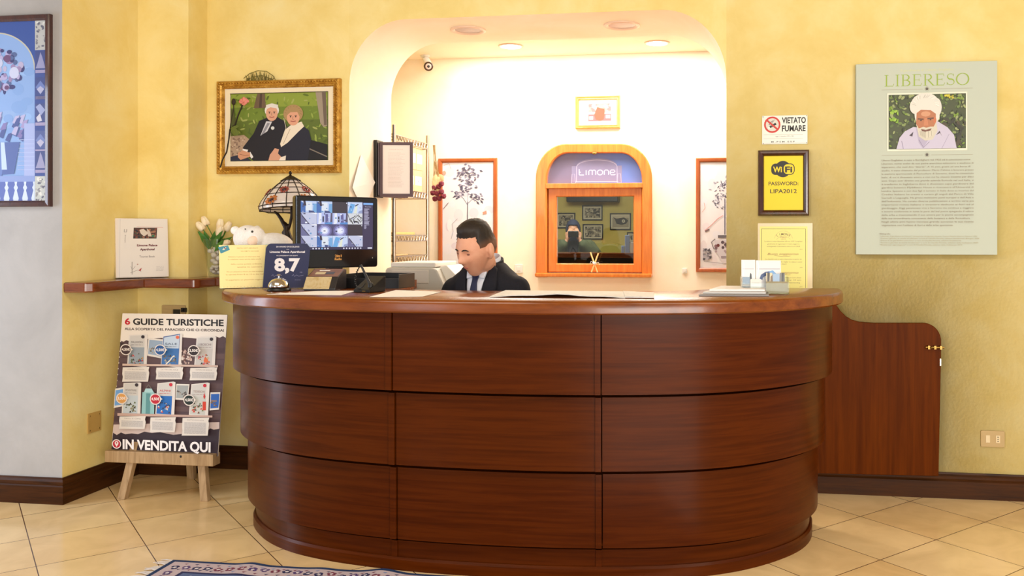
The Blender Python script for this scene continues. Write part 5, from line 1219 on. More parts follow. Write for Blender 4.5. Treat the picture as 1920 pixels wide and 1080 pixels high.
# ------------------------------------------------------------------ leaded glass lamp
lc = DP(546, 440, 4.62); lx, ly = lc.x, lc.y
lamp = thing('leaded_glass_lamp', 'bronze figure table lamp with a white leaded glass shade and amber flowers', 'lamp', (lx, ly, TOP))
zl = lambda v: CZ - (v - HY) * 4.62 / F
R_ = 57.5 * 4.62 / F
tilt = Matrix.Translation((lx, ly, zl(365))) @ Matrix.Rotation(math.radians(-4), 4, 'Y') @ Matrix.Rotation(math.radians(-3), 4, 'X') @ Matrix.Translation((-lx, -ly, -zl(365)))
prof = [(0.10, 334), (0.24, 338), (0.42, 346), (0.60, 355), (0.78, 366), (0.92, 377), (1.0, 387), (0.985, 393)]
prof = [(R_ * a, zl(v)) for a, v in prof]
bm = B(); lathe(bm, prof, 32, (lx, ly, 0), 0, False); bm.transform(tilt)
sh_o = obj('lamp_shade', bm, mat('opal_glass', (238, 226, 220), 0.2, trans=0.25, coat=0.3), lamp, 40)
bm = B()
for r, z in [prof[1], prof[2], prof[3], prof[4], prof[6], prof[7]]: tube(bm, [(lx + r * math.cos(2 * PI * k / 32), ly + r * math.sin(2 * PI * k / 32), z) for k in range(33)], 0.0027, 5, False)
for k in range(14):
    a = 2 * PI * k / 14 + 0.1; tube(bm, [(lx + (r + 0.0004) * math.cos(a), ly + (r + 0.0004) * math.sin(a), z) for r, z in prof], 0.0027, 5)
for k in range(8):                                   # scallops of the lower edge
    a0 = 2 * PI * k / 8; tube(bm, [(lx + R_ * 0.99 * math.cos(a0 + a), ly + R_ * 0.99 * math.sin(a0 + a), zl(393) + 0.008 * (1 - math.cos(8 * a)) / 2 * 0 - 0.006 * math.sin(4 * a) ** 2) for a in [2 * PI / 8 * j / 6 for j in range(7)]], 0.0017, 5)
bm.transform(tilt); obj('lead_came', bm, M_BRONZE, sh_o, 60)
for low, deg in [(1, a) for a in (-101, -35, 40, 112, 184)] + [(0, a) for a in (-79, -21, 58, 130, 202)]:
    a = math.radians(deg); rr, zz = (R_ * 0.955, zl(379)) if low else (R_ * 0.70, zl(360)); sc = 1.45 if low else 1.05
    n = Vector((math.cos(a) * 0.75, math.sin(a) * 0.75, 0.66)); c = Vector((lx + rr * math.cos(a), ly + rr * math.sin(a), zz)); q = n.to_track_quat('Z', 'Y').to_matrix().to_4x4(); bm = B()
    for k in range(9):
        b_ = 2 * PI * k / 9; bmesh.ops.create_uvsphere(bm, u_segments=8, v_segments=6, radius=1, matrix=tilt @ Matrix.Translation(c) @ q @ Matrix.Rotation(b_, 4, 'Z') @ Matrix.Translation((0.017 * sc, 0, 0.002)) @ Matrix.Diagonal((0.0075 * sc, 0.0055 * sc, 0.004, 1)))
    obj('glass_flower', bm, mat('amber_glass', (176, 100, 44), 0.15, coat=0.4) if low else mat('ruby_glass', (140, 50, 36), 0.15, coat=0.4), sh_o, 60)
    bm = B(); bmesh.ops.create_uvsphere(bm, u_segments=10, v_segments=6, radius=1, matrix=tilt @ Matrix.Translation(c) @ q @ Matrix.Diagonal((0.011 * sc, 0.011 * sc, 0.006, 1)))
    obj('flower_centre', bm, mat('garnet_glass', (52, 24, 40), 0.12, coat=0.4), sh_o, 60)
bm = B(); lathe(bm, [(R_ * 0.32, zl(338.5)), (R_ * 0.26, zl(336.5)), (R_ * 0.12, zl(331)), (0.008, zl(329)), (0.005, zl(327)), (0.008, zl(325)), (0.009, zl(323.5)), (0.004, zl(321)), (0.001, zl(320))], 20, (lx, ly, 0)); bm.transform(tilt); obj('finial', bm, M_BRONZE, lamp, 50)
bm = B(); P3 = lambda u, v, dy=0: DP(u, v, 4.62 + dy)
limb(bm, [P3(541, 475), P3(540, 462), P3(541, 448), P3(537, 432)], [0.03, 0.026, 0.022, 0.016])       # draped figure
limb(bm, [P3(538, 430), P3(536, 424), P3(534, 420)], [0.014, 0.016, 0.012])
limb(bm, [P3(535, 426), P3(528, 412), P3(521, 402), P3(515, 397)], [0.011, 0.010, 0.008, 0.006])
limb(bm, [P3(540, 430), P3(544, 420), P3(547, 405), P3(547, 390)], [0.010, 0.008, 0.008, 0.008])
limb(bm, [P3(536, 446), P3(531, 436), P3(536, 428)], [0.01, 0.009, 0.008])
limb(bm, [P3(538, 455), P3(530, 468), P3(526, 478)], [0.012, 0.01, 0.008])
o = obj('bronze_figure', bm, M_BRONZE, lamp, 60); r = o.modifiers.new('remesh', 'REMESH'); r.mode = 'VOXEL'; r.voxel_size = 0.004; r.use_smooth_shade = True
bm = B(); lathe(bm, [(0.001, TOP + 0.0008), (0.085, TOP + 0.0008), (0.088, TOP + 0.012), (0.06, TOP + 0.03), (0.03, TOP + 0.05), (0.022, TOP + 0.12), (0.03, zl(474))], 24, (P3(541, 470).x, P3(541, 470).y, 0)); obj('lamp_base', bm, M_BRONZE, lamp, 50)
bm = B(); tube(bm, [P3(547, 392), P3(547, 372), (lx, ly, zl(335))], 0.005, 8); obj('lamp_stem', bm, M_BRONZE, lamp, 50)

# ------------------------------------------------------------------ plush toy
M_PLUSH = noisy('white_plush', [(240, 234, 228), (250, 246, 242)], 90, 0.95, 4, 0.5, 220)
D_ = 4.42
P4 = lambda u, v, dz=0.0: DP(u, v, D_ + dz)
toy = thing('plush_toy', 'white plush animal with a peach muzzle behind the yellow letter', 'plush toy', Vector((P4(480, 470).x, P4(480, 470).y, TOP)))
bm = B(); k = D_ / F
ball(bm, P4(465, 447), (27 * k, 24 * k, 25 * k), 20, 14); ball(bm, P4(478, 441, -0.02), (18 * k, 18 * k, 17 * k), 18, 12)
ball(bm, P4(482, 452, -0.04), (11 * k, 14 * k, 12 * k), 14, 10)
ball(bm, P4(512, 463, 0.03), (40 * k, 30 * k, 27 * k), 20, 14)
for a, b in ((0.0, 0.0), (0.06, 0.02)): ball(bm, Vector((P4(500, 0).x + a, P4(500, 0).y - 0.03, TOP + 0.055)), (0.035, 0.05, 0.054), 14, 10)
ball(bm, Vector((P4(465, 0).x, P4(465, 0).y, TOP + 0.07)), (0.05, 0.055, 0.07), 16, 12); ball(bm, Vector((P4(515, 0).x, P4(515, 0).y + 0.02, TOP + 0.075)), (0.09, 0.07, 0.074), 16, 12)
body = obj('plush_body', bm, M_PLUSH, toy, 60); r = body.modifiers.new('remesh', 'REMESH'); r.mode = 'VOXEL'; r.voxel_size = 0.006; r.use_smooth_shade = True
for u, v in ((441, 432), (482, 428)):
    bm = B(); ball(bm, P4(u, v, -0.01 if u < 460 else 0.02), (9 * k if u < 460 else 6 * k, 0.016, 8 * k if u < 460 else 5 * k), 14, 10); obj('ear', bm, M_PLUSH, toy, 60)
bm = B(); ball(bm, P4(474, 452, -0.063), (10.5 * k, 0.013, 10 * k), 14, 10); obj('muzzle', bm, noisy('peach_plush', [(240, 206, 178), (246, 220, 196)], 60, 0.9), toy, 60)
for u, v, r_ in ((473, 434.3, 1.8), (460, 429.5, 1.1)):
    bm = B(); ball(bm, P4(u, v, -0.064 if u > 465 else -0.056), r_ * k * 1.25, 10, 8); obj('eye', bm, M_PIANO, toy, 60)
# ------------------------------------------------------------------ niche: lamps
M_TRIM = mat('downlight_trim', (236, 206, 186), 0.4)
def downlight(label, c, r, lit, group):
    t = thing('downlight', label, 'ceiling light', c, 0, group)
    bm = B(); lathe(bm, [(r, 0.0), (r * 1.0, -0.006), (r * 0.9, -0.010), (r * 0.78, -0.006), (r * 0.74, -0.001)], 36, c, 0, False); obj('trim_ring', bm, M_TRIM, t, 50)
    if lit: m = mat('lit_lens', (255, 244, 220), 0.4, emit=(255, 240, 214), estr=60)
    else: m = noisy('unlit_reflector', [(150, 116, 108), (176, 140, 128)], 6, 0.35)
    bm = B(); lathe(bm, [(r * 0.74, -0.002), (r * 0.5, -0.0035 if not lit else -0.012), (0.001, -0.004 if not lit else -0.02)], 36, c, 0, False); obj('lens' if lit else 'reflector', bm, m, t, 50)
    if lit: spot('downlight_beam', Vector(c) + Vector((0, 0, -0.06)), Vector(c) + Vector((0, 0.05, -2)), 34, (1.0, 0.94, 0.84), math.radians(150), 0.8, 0.06)
    return t
def ceil_at(u, v, z):
    Z = (CZ - z) * F / (v - HY); X = (u - PX) / F * Z; return Vector((X * CT - Z * ST, X * ST + Z * CT - CD, z))
downlight('unlit round downlight in the arch soffit, the one nearer the portrait', ceil_at(878, 56, SOF), 0.105, False, 'unlit downlights in the soffit')
downlight('unlit round downlight in the arch soffit, the one nearer the notices', ceil_at(1166, 47, SOF), 0.105, False, 'unlit downlights in the soffit')
downlight('glowing round downlight behind the arch, the one nearer the camera dome', ceil_at(958, 86, CEIL), 0.085, True, 'lit downlights behind the arch')
downlight('glowing round downlight behind the arch, the one nearer the notices', ceil_at(1232, 80, CEIL), 0.085, True, 'lit downlights behind the arch')
# security camera
c = ceil_at(797, 104, CEIL)
cc = thing('security_camera', 'small white security camera under the niche ceiling corner', 'security camera', c)
bm = B(); lathe(bm, [(0.001, 0), (0.035, 0), (0.033, -0.012), (0.001, -0.014)], 20, c); obj('mount', bm, M_WPLAS, cc, 50)
h = W(803, 124, c.y - 0.03)
bm = B(); ax = (Vector((0.35, -4.7, 1.0)) - h).normalized()
tube(bm, [c + Vector((0, 0, -0.01)), h - ax * 0.05 + Vector((0, 0, 0.02)), h - ax * 0.045], [0.022, 0.026, 0.03], 16); limb(bm, [h - ax * 0.05, h], [0.032, 0.032], 18); obj('housing', bm, M_WPLAS, cc, 50)
bm = B(); q = ax.to_track_quat('Z', 'Y').to_matrix().to_4x4(); M = Matrix.Translation(h + ax * 0.028) @ q
lathe(bm, [(0.032, -0.004), (0.033, 0.006), (0.026, 0.010), (0.022, 0.006)], 20, (0, 0, 0), 0, False); bm.transform(M); obj('bezel_ring', bm, mat('dark_bezel', (70, 50, 36), 0.3), cc, 50)
bm = B(); ball(bm, (0, 0, 0.004), (0.024, 0.024, 0.004), 16, 8); bm.transform(M); obj('lens_cover', bm, mat('pale_lens_ring', (214, 186, 170), 0.2), cc, 50)
bm = B(); ball(bm, (0, 0, 0.008), (0.010, 0.010, 0.005), 12, 8); bm.transform(M); obj('lens', bm, M_PIANO, cc, 50)

# ------------------------------------------------------------------ on the reveal
RX = AXL
rk = thing('menu_rack', 'wall rack of hinged dark frames holding printed notices beside the arch', 'display rack', (RX, 0.38, zc(370, 708, 0.38)))
zt_, zb_ = 1.35 + 173 * 5.36 / F, 1.35 + 71 * 5.36 / F
bm = B(); box(bm, RX + 0.001, RX + 0.022, 0.34, 0.44, zb_ - 0.005, zt_ + 0.012); obj('mount', bm, M_BLACK, rk, bevel=0.002)
M_RK = mat('plum_frame', (92, 70, 74), 0.4)
def leafframe(y0, ang, w, pr, nm):
    M = Matrix.Translation((RX + 0.022, y0, zb_)) @ Matrix.Rotation(ang, 4, 'Z'); hgt = zt_ - zb_
    bm = B(); e = 0.018
    for x0, x1, z0, z1 in ((0.008, 0.008 + w, 0, e), (0.008, 0.008 + w, hgt - e, hgt), (0.008, 0.008 + e, e, hgt - e), (0.008 + w - e, 0.008 + w, e, hgt - e)): box(bm, x0, x1, -0.005, 0.005, z0, z1, M)
    tube(bm, [M @ Vector((0, 0, 0.01)), M @ Vector((0, 0, hgt - 0.01))], 0.005, 8)
    f = obj('page_frame', bm, M_RK, rk)
    bm = B(); box(bm, 0.008 + e - 0.003, 0.008 + w - e + 0.003, -0.002, 0.002, e - 0.003, hgt - e + 0.003, M); pg = obj('page', bm, M_WHITE, f)
    if pr:
        p = Paint(lambda a, b, d: M @ Vector((0.008 + e + a * (w - 2 * e), -0.0023 - d, e + b * (hgt - 2 * e))), 2e-5); rnd = random.Random(3)
        p.poly(rrect(0, 1, 0, 1, 0.05, 4), (240, 226, 218)); p.text('LIMONE PALACE', 0.5, 0.9, 0.025, (206, 190, 180), 0.5)
        for k in range(26): greek(p, rnd, 0.2, 0.62 + 0.2 * rnd.random(), 0.84 - k * 0.028, 0.012, (214, 198, 190))
        p.build('notice_print', M_INK, f)
leafframe(0.365, math.radians(10), 0.200, True, 0); leafframe(0.385, math.radians(58), 0.200, False, 1); leafframe(0.40, math.radians(68), 0.200, False, 2); leafframe(0.42, math.radians(78), 0.200, False, 3)
# sheet pinned by its corner on the reveal
bm = B(); zz = lambda v, y, u: CZ - (v - HY) * ((y + CD) / (CT + (u - PX) / F * ST)) / F
pts = [(0.15, zz(289, 0.15, 677)), (0.005, zz(352, 0.005, 653)), (0.185, zz(352, 0.005, 653) - 0.13), (0.335, zz(342, 0.335, 703))]
vs = [(RX + 0.004 + 0.012 * (k == 1) + 0.008 * (k == 3), y, z) for k, (y, z) in enumerate(pts)]
a = [bm.verts.new(v) for v in vs]; b = [bm.verts.new((v[0] + 0.001, v[1], v[2])) for v in vs]
bm.faces.new(a); bm.faces.new(b[::-1])
for i in range(4): bm.faces.new((a[i], a[(i + 1) % 4], b[(i + 1) % 4], b[i]))
tag(obj('hanging_sheet', bm, mat('bright_paper', (244, 240, 234), 0.6)), 'white sheet pinned diagonally by one corner beside the dark menu rack', 'paper')

# ------------------------------------------------------------------ wire shelf with boxes
SX1, SX0, SY0, SY1 = AXL - 0.012, AXL - 0.37, 0.70, 1.335
wsf = thing('wire_shelving', 'chrome wire shelving unit along the niche side wall', 'shelving', ((SX0 + SX1) / 2, (SY0 + SY1) / 2, 0))
for x in (SX0, SX1):
    for y in (SY0, SY1):
        bm = B(); tube(bm, [(x, y, 0), (x, y, 2.06)], 0.0115, 10); obj('post', bm, M_STEEL, wsf, 60)
SHZ = (2.0, 1.645, 1.345, 1.205, 0.6, 0.15)
for z in SHZ:
    bm = B()
    for x0, y0, x1, y1 in ((SX1, SY0, SX1, SY1), (SX0, SY0, SX0, SY1), (SX0, SY0, SX1, SY0), (SX0, SY1, SX1, SY1)):
        for dz in (0, -0.038): tube(bm, [(x0, y0, z + dz), (x1, y1, z + dz)], 0.004, 6)
        n = int(math.hypot(x1 - x0, y1 - y0) / 0.026)
        zg = [(x0 + (x1 - x0) * k / n, y0 + (y1 - y0) * k / n, z - 0.038 * (k % 2)) for k in range(n + 1)]
        tube(bm, zg, 0.0032, 5)
    for k in range(11): x = SX0 + (SX1 - SX0) * (k + 0.5) / 11; tube(bm, [(x, SY0, z), (x, SY1, z)], 0.0022, 5)
    obj('wire_shelf', bm, M_STEEL, wsf, 60)
M_CARD = noisy('tan_cardboard', [(222, 182, 136), (236, 200, 156)], 5, 0.6)
def carton(y0, y1, z0, z1, label):
    t = thing('file_box', label, 'box', (SX1 - 0.15, (y0 + y1) / 2, z0), 0, 'file boxes on the wire shelving')
    bm = B(); box(bm, SX1 - 0.3, SX1 - 0.012, y0, y1, z0, z1); obj('carton', bm, M_CARD, t, bevel=0.002)
    bm = B(); h = z1 - z0; box(bm, SX1 - 0.0125, SX1 - 0.0115, y0 + 0.012, y1 - 0.012, z0 + h * 0.3, z0 + h * 0.72); lo = obj('label_card', bm, M_WHITE, t)
    bm = B(); box(bm, SX1 - 0.0115, SX1 - 0.0112, (y0 + y1) / 2 - 0.01, (y0 + y1) / 2 + 0.01, z0 + h * 0.44, z0 + h * 0.54); obj('label_mark', bm, mat('pale_blue_ink', (150, 160, 180), 0.5), lo)
zA = SHZ[1] + 0.005
names = ['nearest the dark rack', 'in the middle', 'nearest the back wall']
for row, (z0, z1) in enumerate(((zA, zA + 0.148), (zA + 0.150, zA + 0.305))):
    ys_ = [(0.80, 0.935), (0.94, 1.10), (1.105, 1.255)] if row == 0 else [(0.86, 0.99), (0.995, 1.135), (1.14, 1.265)]
    for k, (a, b) in enumerate(ys_): carton(a, b, z0, z1, 'tan file box in the %s row on the wire shelf, %s' % (('bottom', 'top')[row], names[k]))
bm = B(); slab(bm, [(SX1 - 0.27, 0.73), (SX1 - 0.01, 0.72), (SX1 - 0.015, 1.12), (SX1 - 0.26, 1.10)], SHZ[2] + 0.005, SHZ[2] + 0.022); tag(obj('folder', bm, mat('manila_folder', (222, 186, 116), 0.6), bevel=0.002), 'manila folder lying on the wire shelf just above the copier', 'folder')
bm = B(); slab(bm, [(SX1 - 0.3, 0.74), (SX1 - 0.02, 0.73), (SX1 - 0.02, 1.0), (SX1 - 0.28, 1.0)], SHZ[3] + 0.005, SHZ[3] + 0.016); tag(obj('folder', bm, mat('tan_folder', (206, 176, 130), 0.6), bevel=0.002), 'thin tan folder on the lowest visible wire shelf', 'folder')
# dried roses hung from the shelving
dr = thing('dried_rose_bunch', 'bunch of dried dark red roses hanging upside down from the wire shelving', 'dried flowers', (SX1 + 0.03, SY1, 1.55))
Pd = lambda u, v, dy=0.0: W(u, v, SY1 - 0.02 + dy)
bm = B(); rnd = random.Random(5)
for k in range(9): tube(bm, [Pd(814 + rnd.uniform(-2, 2), 272), Pd(815 + rnd.uniform(-2, 3), 300), Pd(817 + rnd.uniform(-4, 9), 335), Pd(818 + rnd.uniform(-5, 10), 362)], 0.0025, 5)
obj('stems', bm, noisy('dry_stem', [(140, 110, 66), (176, 146, 96)], 30, 0.7), dr, 60)
bm = B()
for k in range(9): a = Pd(818 + rnd.uniform(-2, 8), 326 + rnd.uniform(0, 10), -0.02); leaf(bm, a, a + Vector((rnd.uniform(-0.03, 0.04), -0.01, -rnd.uniform(0.05, 0.09))), 0.020)
obj('dry_leaves', bm, noisy('dry_leaf', [(186, 160, 110), (214, 196, 150)], 30, 0.7), dr, 60)
for k, (u, v) in enumerate(((815, 352), (823, 350), (828, 345), (812, 362), (820, 363), (828, 360), (816, 373), (824, 372), (832, 368))):
    bm = B(); q = Pd(u, v, -0.02 - 0.01 * (k % 3))
    for j in range(7): a = j * 0.9; ball(bm, q + Vector((0.009 * math.cos(a), -0.004 + 0.004 * math.sin(2 * a), 0.008 * math.sin(a))), (0.011, 0.008, 0.013), 8, 6, Matrix.Rotation(a, 4, 'Y'))
    obj('rose_head', bm, noisy('dried_petal', [(70, 16, 30), (110, 30, 48), (140, 60, 74)], 50, 0.7), dr, 60)

# ------------------------------------------------------------------ copier
cp = thing('office_copier', 'pale grey office copier standing inside the arch behind the counter', 'copier', (-1.76, 0.26, 0))
zt_ = 1.192
bm = B(); prism(bm, [(-1.955, 0.02), (-1.66, 0.02), (-1.52, 0.95), (-1.55, 0.99), (-1.635, 1.155), (-1.665, 1.165), (-1.925, 1.165), (-1.94, 1.15)], 0.03, 0.46); obj('body', bm, M_GREYP, cp, bevel=0.012)
bm = B(); box(bm, -1.915, -1.65, 0.05, 0.44, 1.165, zt_); obj('scanner_lid', bm, M_WPLAS, cp, bevel=0.006)
bm = B(); box(bm, -1.90, -1.68, 0.024, 0.032, 1.075, 1.15); obj('control_panel', bm, mat('copier_panel', (206, 200, 190), 0.4), cp, bevel=0.004)
bm = B(); box(bm, -1.93, -1.60, 0.0275, 0.031, 0.985, 0.988); obj('tray_seam', bm, mat('seam_grey', (150, 146, 138), 0.6), cp)
bm = B(); prism(bm, [(-1.64, 1.17), (-1.60, 1.175), (-1.42, 1.00), (-1.44, 0.985), (-1.60, 1.06)], 0.10, 0.42); obj('side_tray', bm, mat('bright_tray', (240, 236, 228), 0.4), cp, bevel=0.004)

# ------------------------------------------------------------------ pictures on the niche wall
def botanical(seed, tree):
    def art(p):
        rnd = random.Random(seed)
        u0, u1 = (823, 933) if tree else (1305, 1415)
        p.rect(u0 + 4, 302, u1 - 4, 506, (226, 222, 226))
        for _ in range(26): x, y = rnd.uniform(u0 + 14, u1 - 14), rnd.uniform(320, 490); p.disc(x, y, rnd.uniform(5, 11), rnd.choice([(222, 214, 220), (230, 228, 232), (216, 206, 216), (224, 222, 230)]), rnd.uniform(6, 12), 12)
        c = (u0 + u1) / 2 - 1; I = [(96, 92, 112), (120, 116, 136), (150, 146, 166), (84, 80, 96)]
        if tree:
            p.line([(c, 448), (c - 0.5, 405), (c, 378)], [3, 2, 1.8], (110, 104, 116)); p.line([(c - 0.5, 384), (c - 8, 372), (c - 18, 364)], 1, I[1]); p.line([(c, 382), (c + 10, 372), (c + 20, 370)], 1, I[1]); p.line([(c, 380), (c + 1, 350), (c, 318)], 0.9, I[2])
            for cx, cy, n, s_ in ((c - 14, 362, 22, 13), (c + 16, 370, 20, 12), (c, 345, 30, 16), (c - 10, 328, 20, 15), (c + 12, 326, 20, 14), (c, 314, 14, 10)):
                for _ in range(n):
                    a, r = rnd.uniform(0, 2 * PI), s_ * math.sqrt(rnd.random()); x, y = cx + r * math.cos(a), cy + r * 0.7 * math.sin(a); b = rnd.uniform(-0.9, 0.9) + (PI if rnd.random() < 0.5 else 0)
                    L_ = rnd.uniform(5, 9); dx, dy = math.cos(b), math.sin(b) * 0.8 + 0.3
                    p.poly([(x, y), (x + dx * L_ * 0.5 - dy * 1.7, y + dy * L_ * 0.5 + dx * 1.7), (x + dx * L_, y + dy * L_), (x + dx * L_ * 0.5 + dy * 1.7, y + dy * L_ * 0.5 - dx * 1.7)], rnd.choice(I))
            p.poly([(905, 398), (912, 395), (913, 401), (906, 402)], (206, 140, 116)); p.disc(833, 324, 3.5, (222, 160, 140), 4); p.line([(831, 392), (836, 386), (841, 380)], 1.2, (130, 110, 110)); p.line([(858, 410), (848, 420), (850, 434), (846, 448)], 0.7, (150, 144, 152)); p.line([(832, 310), (842, 306), (846, 316)], 0.7, (170, 160, 166))
        else:
            for cx, cy, n, s_ in ((c - 4, 356, 40, 20), (c + 10, 344, 30, 16), (c - 8, 376, 24, 16), (c + 22, 380, 24, 14)):
                for _ in range(n):
                    a, r = rnd.uniform(0, 2 * PI), s_ * math.sqrt(rnd.random()); x, y = cx + r * math.cos(a), cy + r * 0.8 * math.sin(a); b = rnd.uniform(0, 2 * PI); L_ = rnd.uniform(4, 8); dx, dy = math.cos(b), math.sin(b)
                    p.poly([(x, y), (x + dx * L_ * 0.5 - dy, y + dy * L_ * 0.5 + dx), (x + dx * L_, y + dy * L_), (x + dx * L_ * 0.5 + dy, y + dy * L_ * 0.5 - dx)], rnd.choice(I))
            p.line([(1322, 432), (1334, 422), (1346, 410), (1356, 404)], 1.2, (206, 140, 130)); p.line([(1322, 434), (1330, 430)], 3, (120, 96, 96)); p.line([(1316, 398), (1322, 390), (1320, 380)], 0.8, (206, 150, 130))
            p.line([(c, 440), (c, 372)], 1.6, I[0]); p.rect(1346, 441, 1396, 446, (110, 104, 110))
            p.poly([(1340, 450), (1402, 450), (1398, 474), (1386, 494), (1356, 494), (1344, 474)], (206, 200, 208))
            for _ in range(46): x, y = rnd.uniform(1342, 1398), rnd.uniform(452, 474); p.disc(x, y, rnd.uniform(1.4, 3.4), rnd.choice([(92, 76, 84), (130, 100, 108), (170, 150, 156), (110, 60, 60)]), n=7)
            p.line([(1341, 448), (1334, 454), (1338, 466), (1344, 468)], 1.6, (120, 110, 116)); p.rect(1352, 480, 1390, 484, (150, 140, 150))
            scatter(p, rnd, 40, 1318, 466, 1334, 488, 2.2, [(84, 80, 88), (130, 126, 134), (170, 164, 172)], 1.4); p.line([(1320, 490), (1356, 494)], 0.8, (150, 144, 150))
    return art
simple_frame('botanical_print', 'cherry framed print of a slender grey tree behind the receptionist', 'picture frame', 823, 297, 933, 512, NB, 7.5, 0.022, M_FRAME, botanical(3, True), 'framed botanical prints on the niche wall')
simple_frame('botanical_print', 'cherry framed print of a footed planter, half hidden by the arch edge', 'picture frame', 1305, 296, 1415, 510, NB, 8, 0.022, M_FRAME, botanical(8, False), 'framed botanical prints on the niche wall')
def redpic(p):
    p.rect(1087, 187, 1157, 236, (250, 246, 238)); p.rect(1097, 194, 1146, 227, (176, 130, 128))
    rnd = random.Random(5); scatter(p, rnd, 30, 1097.5, 194.5, 1145.5, 210, 2.5, [(200, 170, 168), (150, 110, 110), (226, 214, 210)], 1.6)
    p.rect(1097, 210, 1146, 214, (232, 222, 216)); p.rect(1097, 214, 1146, 227, (150, 96, 100)); p.rect(1098, 194, 1103, 226, (226, 214, 208))
    p.poly([(1117, 208), (1120, 200), (1128, 197), (1133, 202), (1134, 212), (1132, 224), (1125, 227), (1117, 224), (1114, 215)], (214, 84, 66)); p.poly([(1119, 200), (1124, 195), (1131, 197), (1133, 204), (1126, 203)], (226, 150, 136)); p.rect(1105, 218, 1112, 224, (232, 224, 220)); p.rect(1136, 216, 1144, 222, (226, 214, 210))
simple_frame('small_gilt_frame', 'small light gilt frame with a red picture above the hatch window', 'picture frame', 1079.5, 180.5, 1163.5, 241.5, NB, 7, 0.025, M_GOLDW, redpic, None, lambda f, d: [(0, 0), (0, d * 0.8), (f * 0.3, d), (f * 0.5, d * 0.75), (f * 0.8, d * 0.9), (f, d * 0.5), (f, 0)])
wallplate('light_switch', 'white switch plate on the niche wall behind the receptionist shoulder', 'switch', 965, 496, 980, 512, NB, ((0.3, 0.7, M_WPLAS, 'rocker_switch'),), M_WPLAS)
wallplate('light_switch', 'small white switch plate between the hatch and the planter print', 'switch', 1279, 503, 1288, 513, NB, ((0.3, 0.7, M_WPLAS, 'rocker_switch'),), M_WPLAS)
# crossed sticks on the hatch sill
s0 = W(1114, 511, NB - 0.085); cs = thing('crossed_sticks', 'two pale crossed sticks tied in the middle standing on the hatch sill', 'ornament', s0)
Ps = lambda u, v, dy=0.0: W(u, v, NB - 0.085 + dy)
for a, b, dy in (((1109, 510.5), (1122, 475), 0.0), ((1120, 510.5), (1107, 473), 0.012)):
    bm = B(); tube(bm, [Ps(*a, dy), Ps(*b, dy)], 0.0055, 8); obj('stick', bm, mat('pale_stick', (246, 206, 140), 0.5), cs, 60)
bm = B()
for k in range(3): tube(bm, [Ps(1114.5, 492 + k * 1.6, 0.006) + Vector((0.012 * math.cos(a), 0.013 * math.sin(a), 0.003 * math.sin(2 * a))) for a in [2 * PI * j / 14 for j in range(15)]], 0.003, 5)
tube(bm, [Ps(1114, 494, -0.008), Ps(1108, 490, -0.014), Ps(1106, 495, -0.012)], 0.0022, 5); tube(bm, [Ps(1115, 494, -0.008), Ps(1122, 492, -0.014), Ps(1124, 497, -0.012)], 0.0022, 5)
obj('ribbon', bm, mat('silver_ribbon', (226, 220, 216), 0.25, 0.4), cs, 60)

# ------------------------------------------------------------------ rug
rx0, rx1, ry1, ry0 = -2.275, 0.25, -1.392, -2.75
rug = thing('oriental_rug', 'navy bordered oriental rug with fringe in front of the counter', 'rug', ((rx0 + rx1) / 2, (ry0 + ry1) / 2, 0))
bm = B(); nx = 240
top_ = []
for k in range(nx + 1):
    x = rx0 + (rx1 - rx0) * k / nx; wv = 0.008 * math.exp(-((x + 1.92) / 0.05) ** 2) + 0.014 * math.exp(-((x + 1.36) / 0.07) ** 2) + 0.004 * math.exp(-((x + 1.62) / 0.05) ** 2)
    top_.append((x, 0.009 + wv))
rings = [[(x, ry0, 0.001), (x, ry1, 0.001), (x, ry1, z), (x, ry1 - 0.2, 0.009 + (z - 0.009) * 0.4), (x, ry0, 0.009)] for x, z in top_]
ring_loft(bm, rings, True, True)
obj('pile', bm, noisy('navy_wool', [(22, 44, 84), (30, 56, 98)], 40, 0.95, 3, 0.4, 300), rug)
def rz(x, y):
    wv = 0.008 * math.exp(-((x + 1.92) / 0.05) ** 2) + 0.014 * math.exp(-((x + 1.36) / 0.07) ** 2) + 0.004 * math.exp(-((x + 1.62) / 0.05) ** 2)
    q = min(max((ry1 - y) / 0.2, 0), 1); return 0.009 + wv * (1 - 0.6 * q)
p = Paint(lambda a, b, d: Vector((a, b, rz(a, b) + 0.0016 + d)), 3e-6); rnd = random.Random(31)
def strip(x0, x1, y0, y1, col, n=240):
    pts = [(x0 + (x1 - x0) * k / n, y0) for k in range(n + 1)] + [(x0 + (x1 - x0) * k / n, y1) for k in range(n + 1)]
    p.raw(pts, [(k, k + 1, n + 2 + k, n + 1 + k) for k in range(n)], col)
m_ = 0.022
strip(rx0 + m_, rx1 - m_, ry1 - m_, ry1 - 0.115, (196, 176, 178)); strip(rx0 + m_, rx0 + 0.115, ry1 - 0.115, ry0 + 0.115, (196, 176, 178), 4)
strip(rx0 + 0.115, rx1 - 0.115, ry1 - 0.115, ry1 - 0.13, (40, 40, 84)); strip(rx0 + 0.115, rx0 + 0.13, ry1 - 0.115, ry0 + 0.115, (40, 40, 84), 2)
strip(rx0 + 0.13, rx1 - 0.13, ry1 - 0.13, ry0 + 0.13, (88, 104, 144))
def motif(x, y, s, c1, c2):
    for k in range(5):
        a = 2 * PI * k / 5 + rnd.random(); p.poly([(x + s * 0.55 * math.cos(a) + s * 0.42 * math.cos(t), y + s * 0.55 * math.sin(a) + s * 0.42 * math.sin(t)) for t in [2 * PI * j / 6 for j in range(6)]], c1)
    p.poly([(x + s * 0.4 * math.cos(t), y + s * 0.4 * math.sin(t)) for t in [2 * PI * j / 6 for j in range(6)]], c2)
NAVY, RED, IV, LBL = (40, 38, 80), (120, 52, 72), (222, 212, 212), (110, 134, 176)
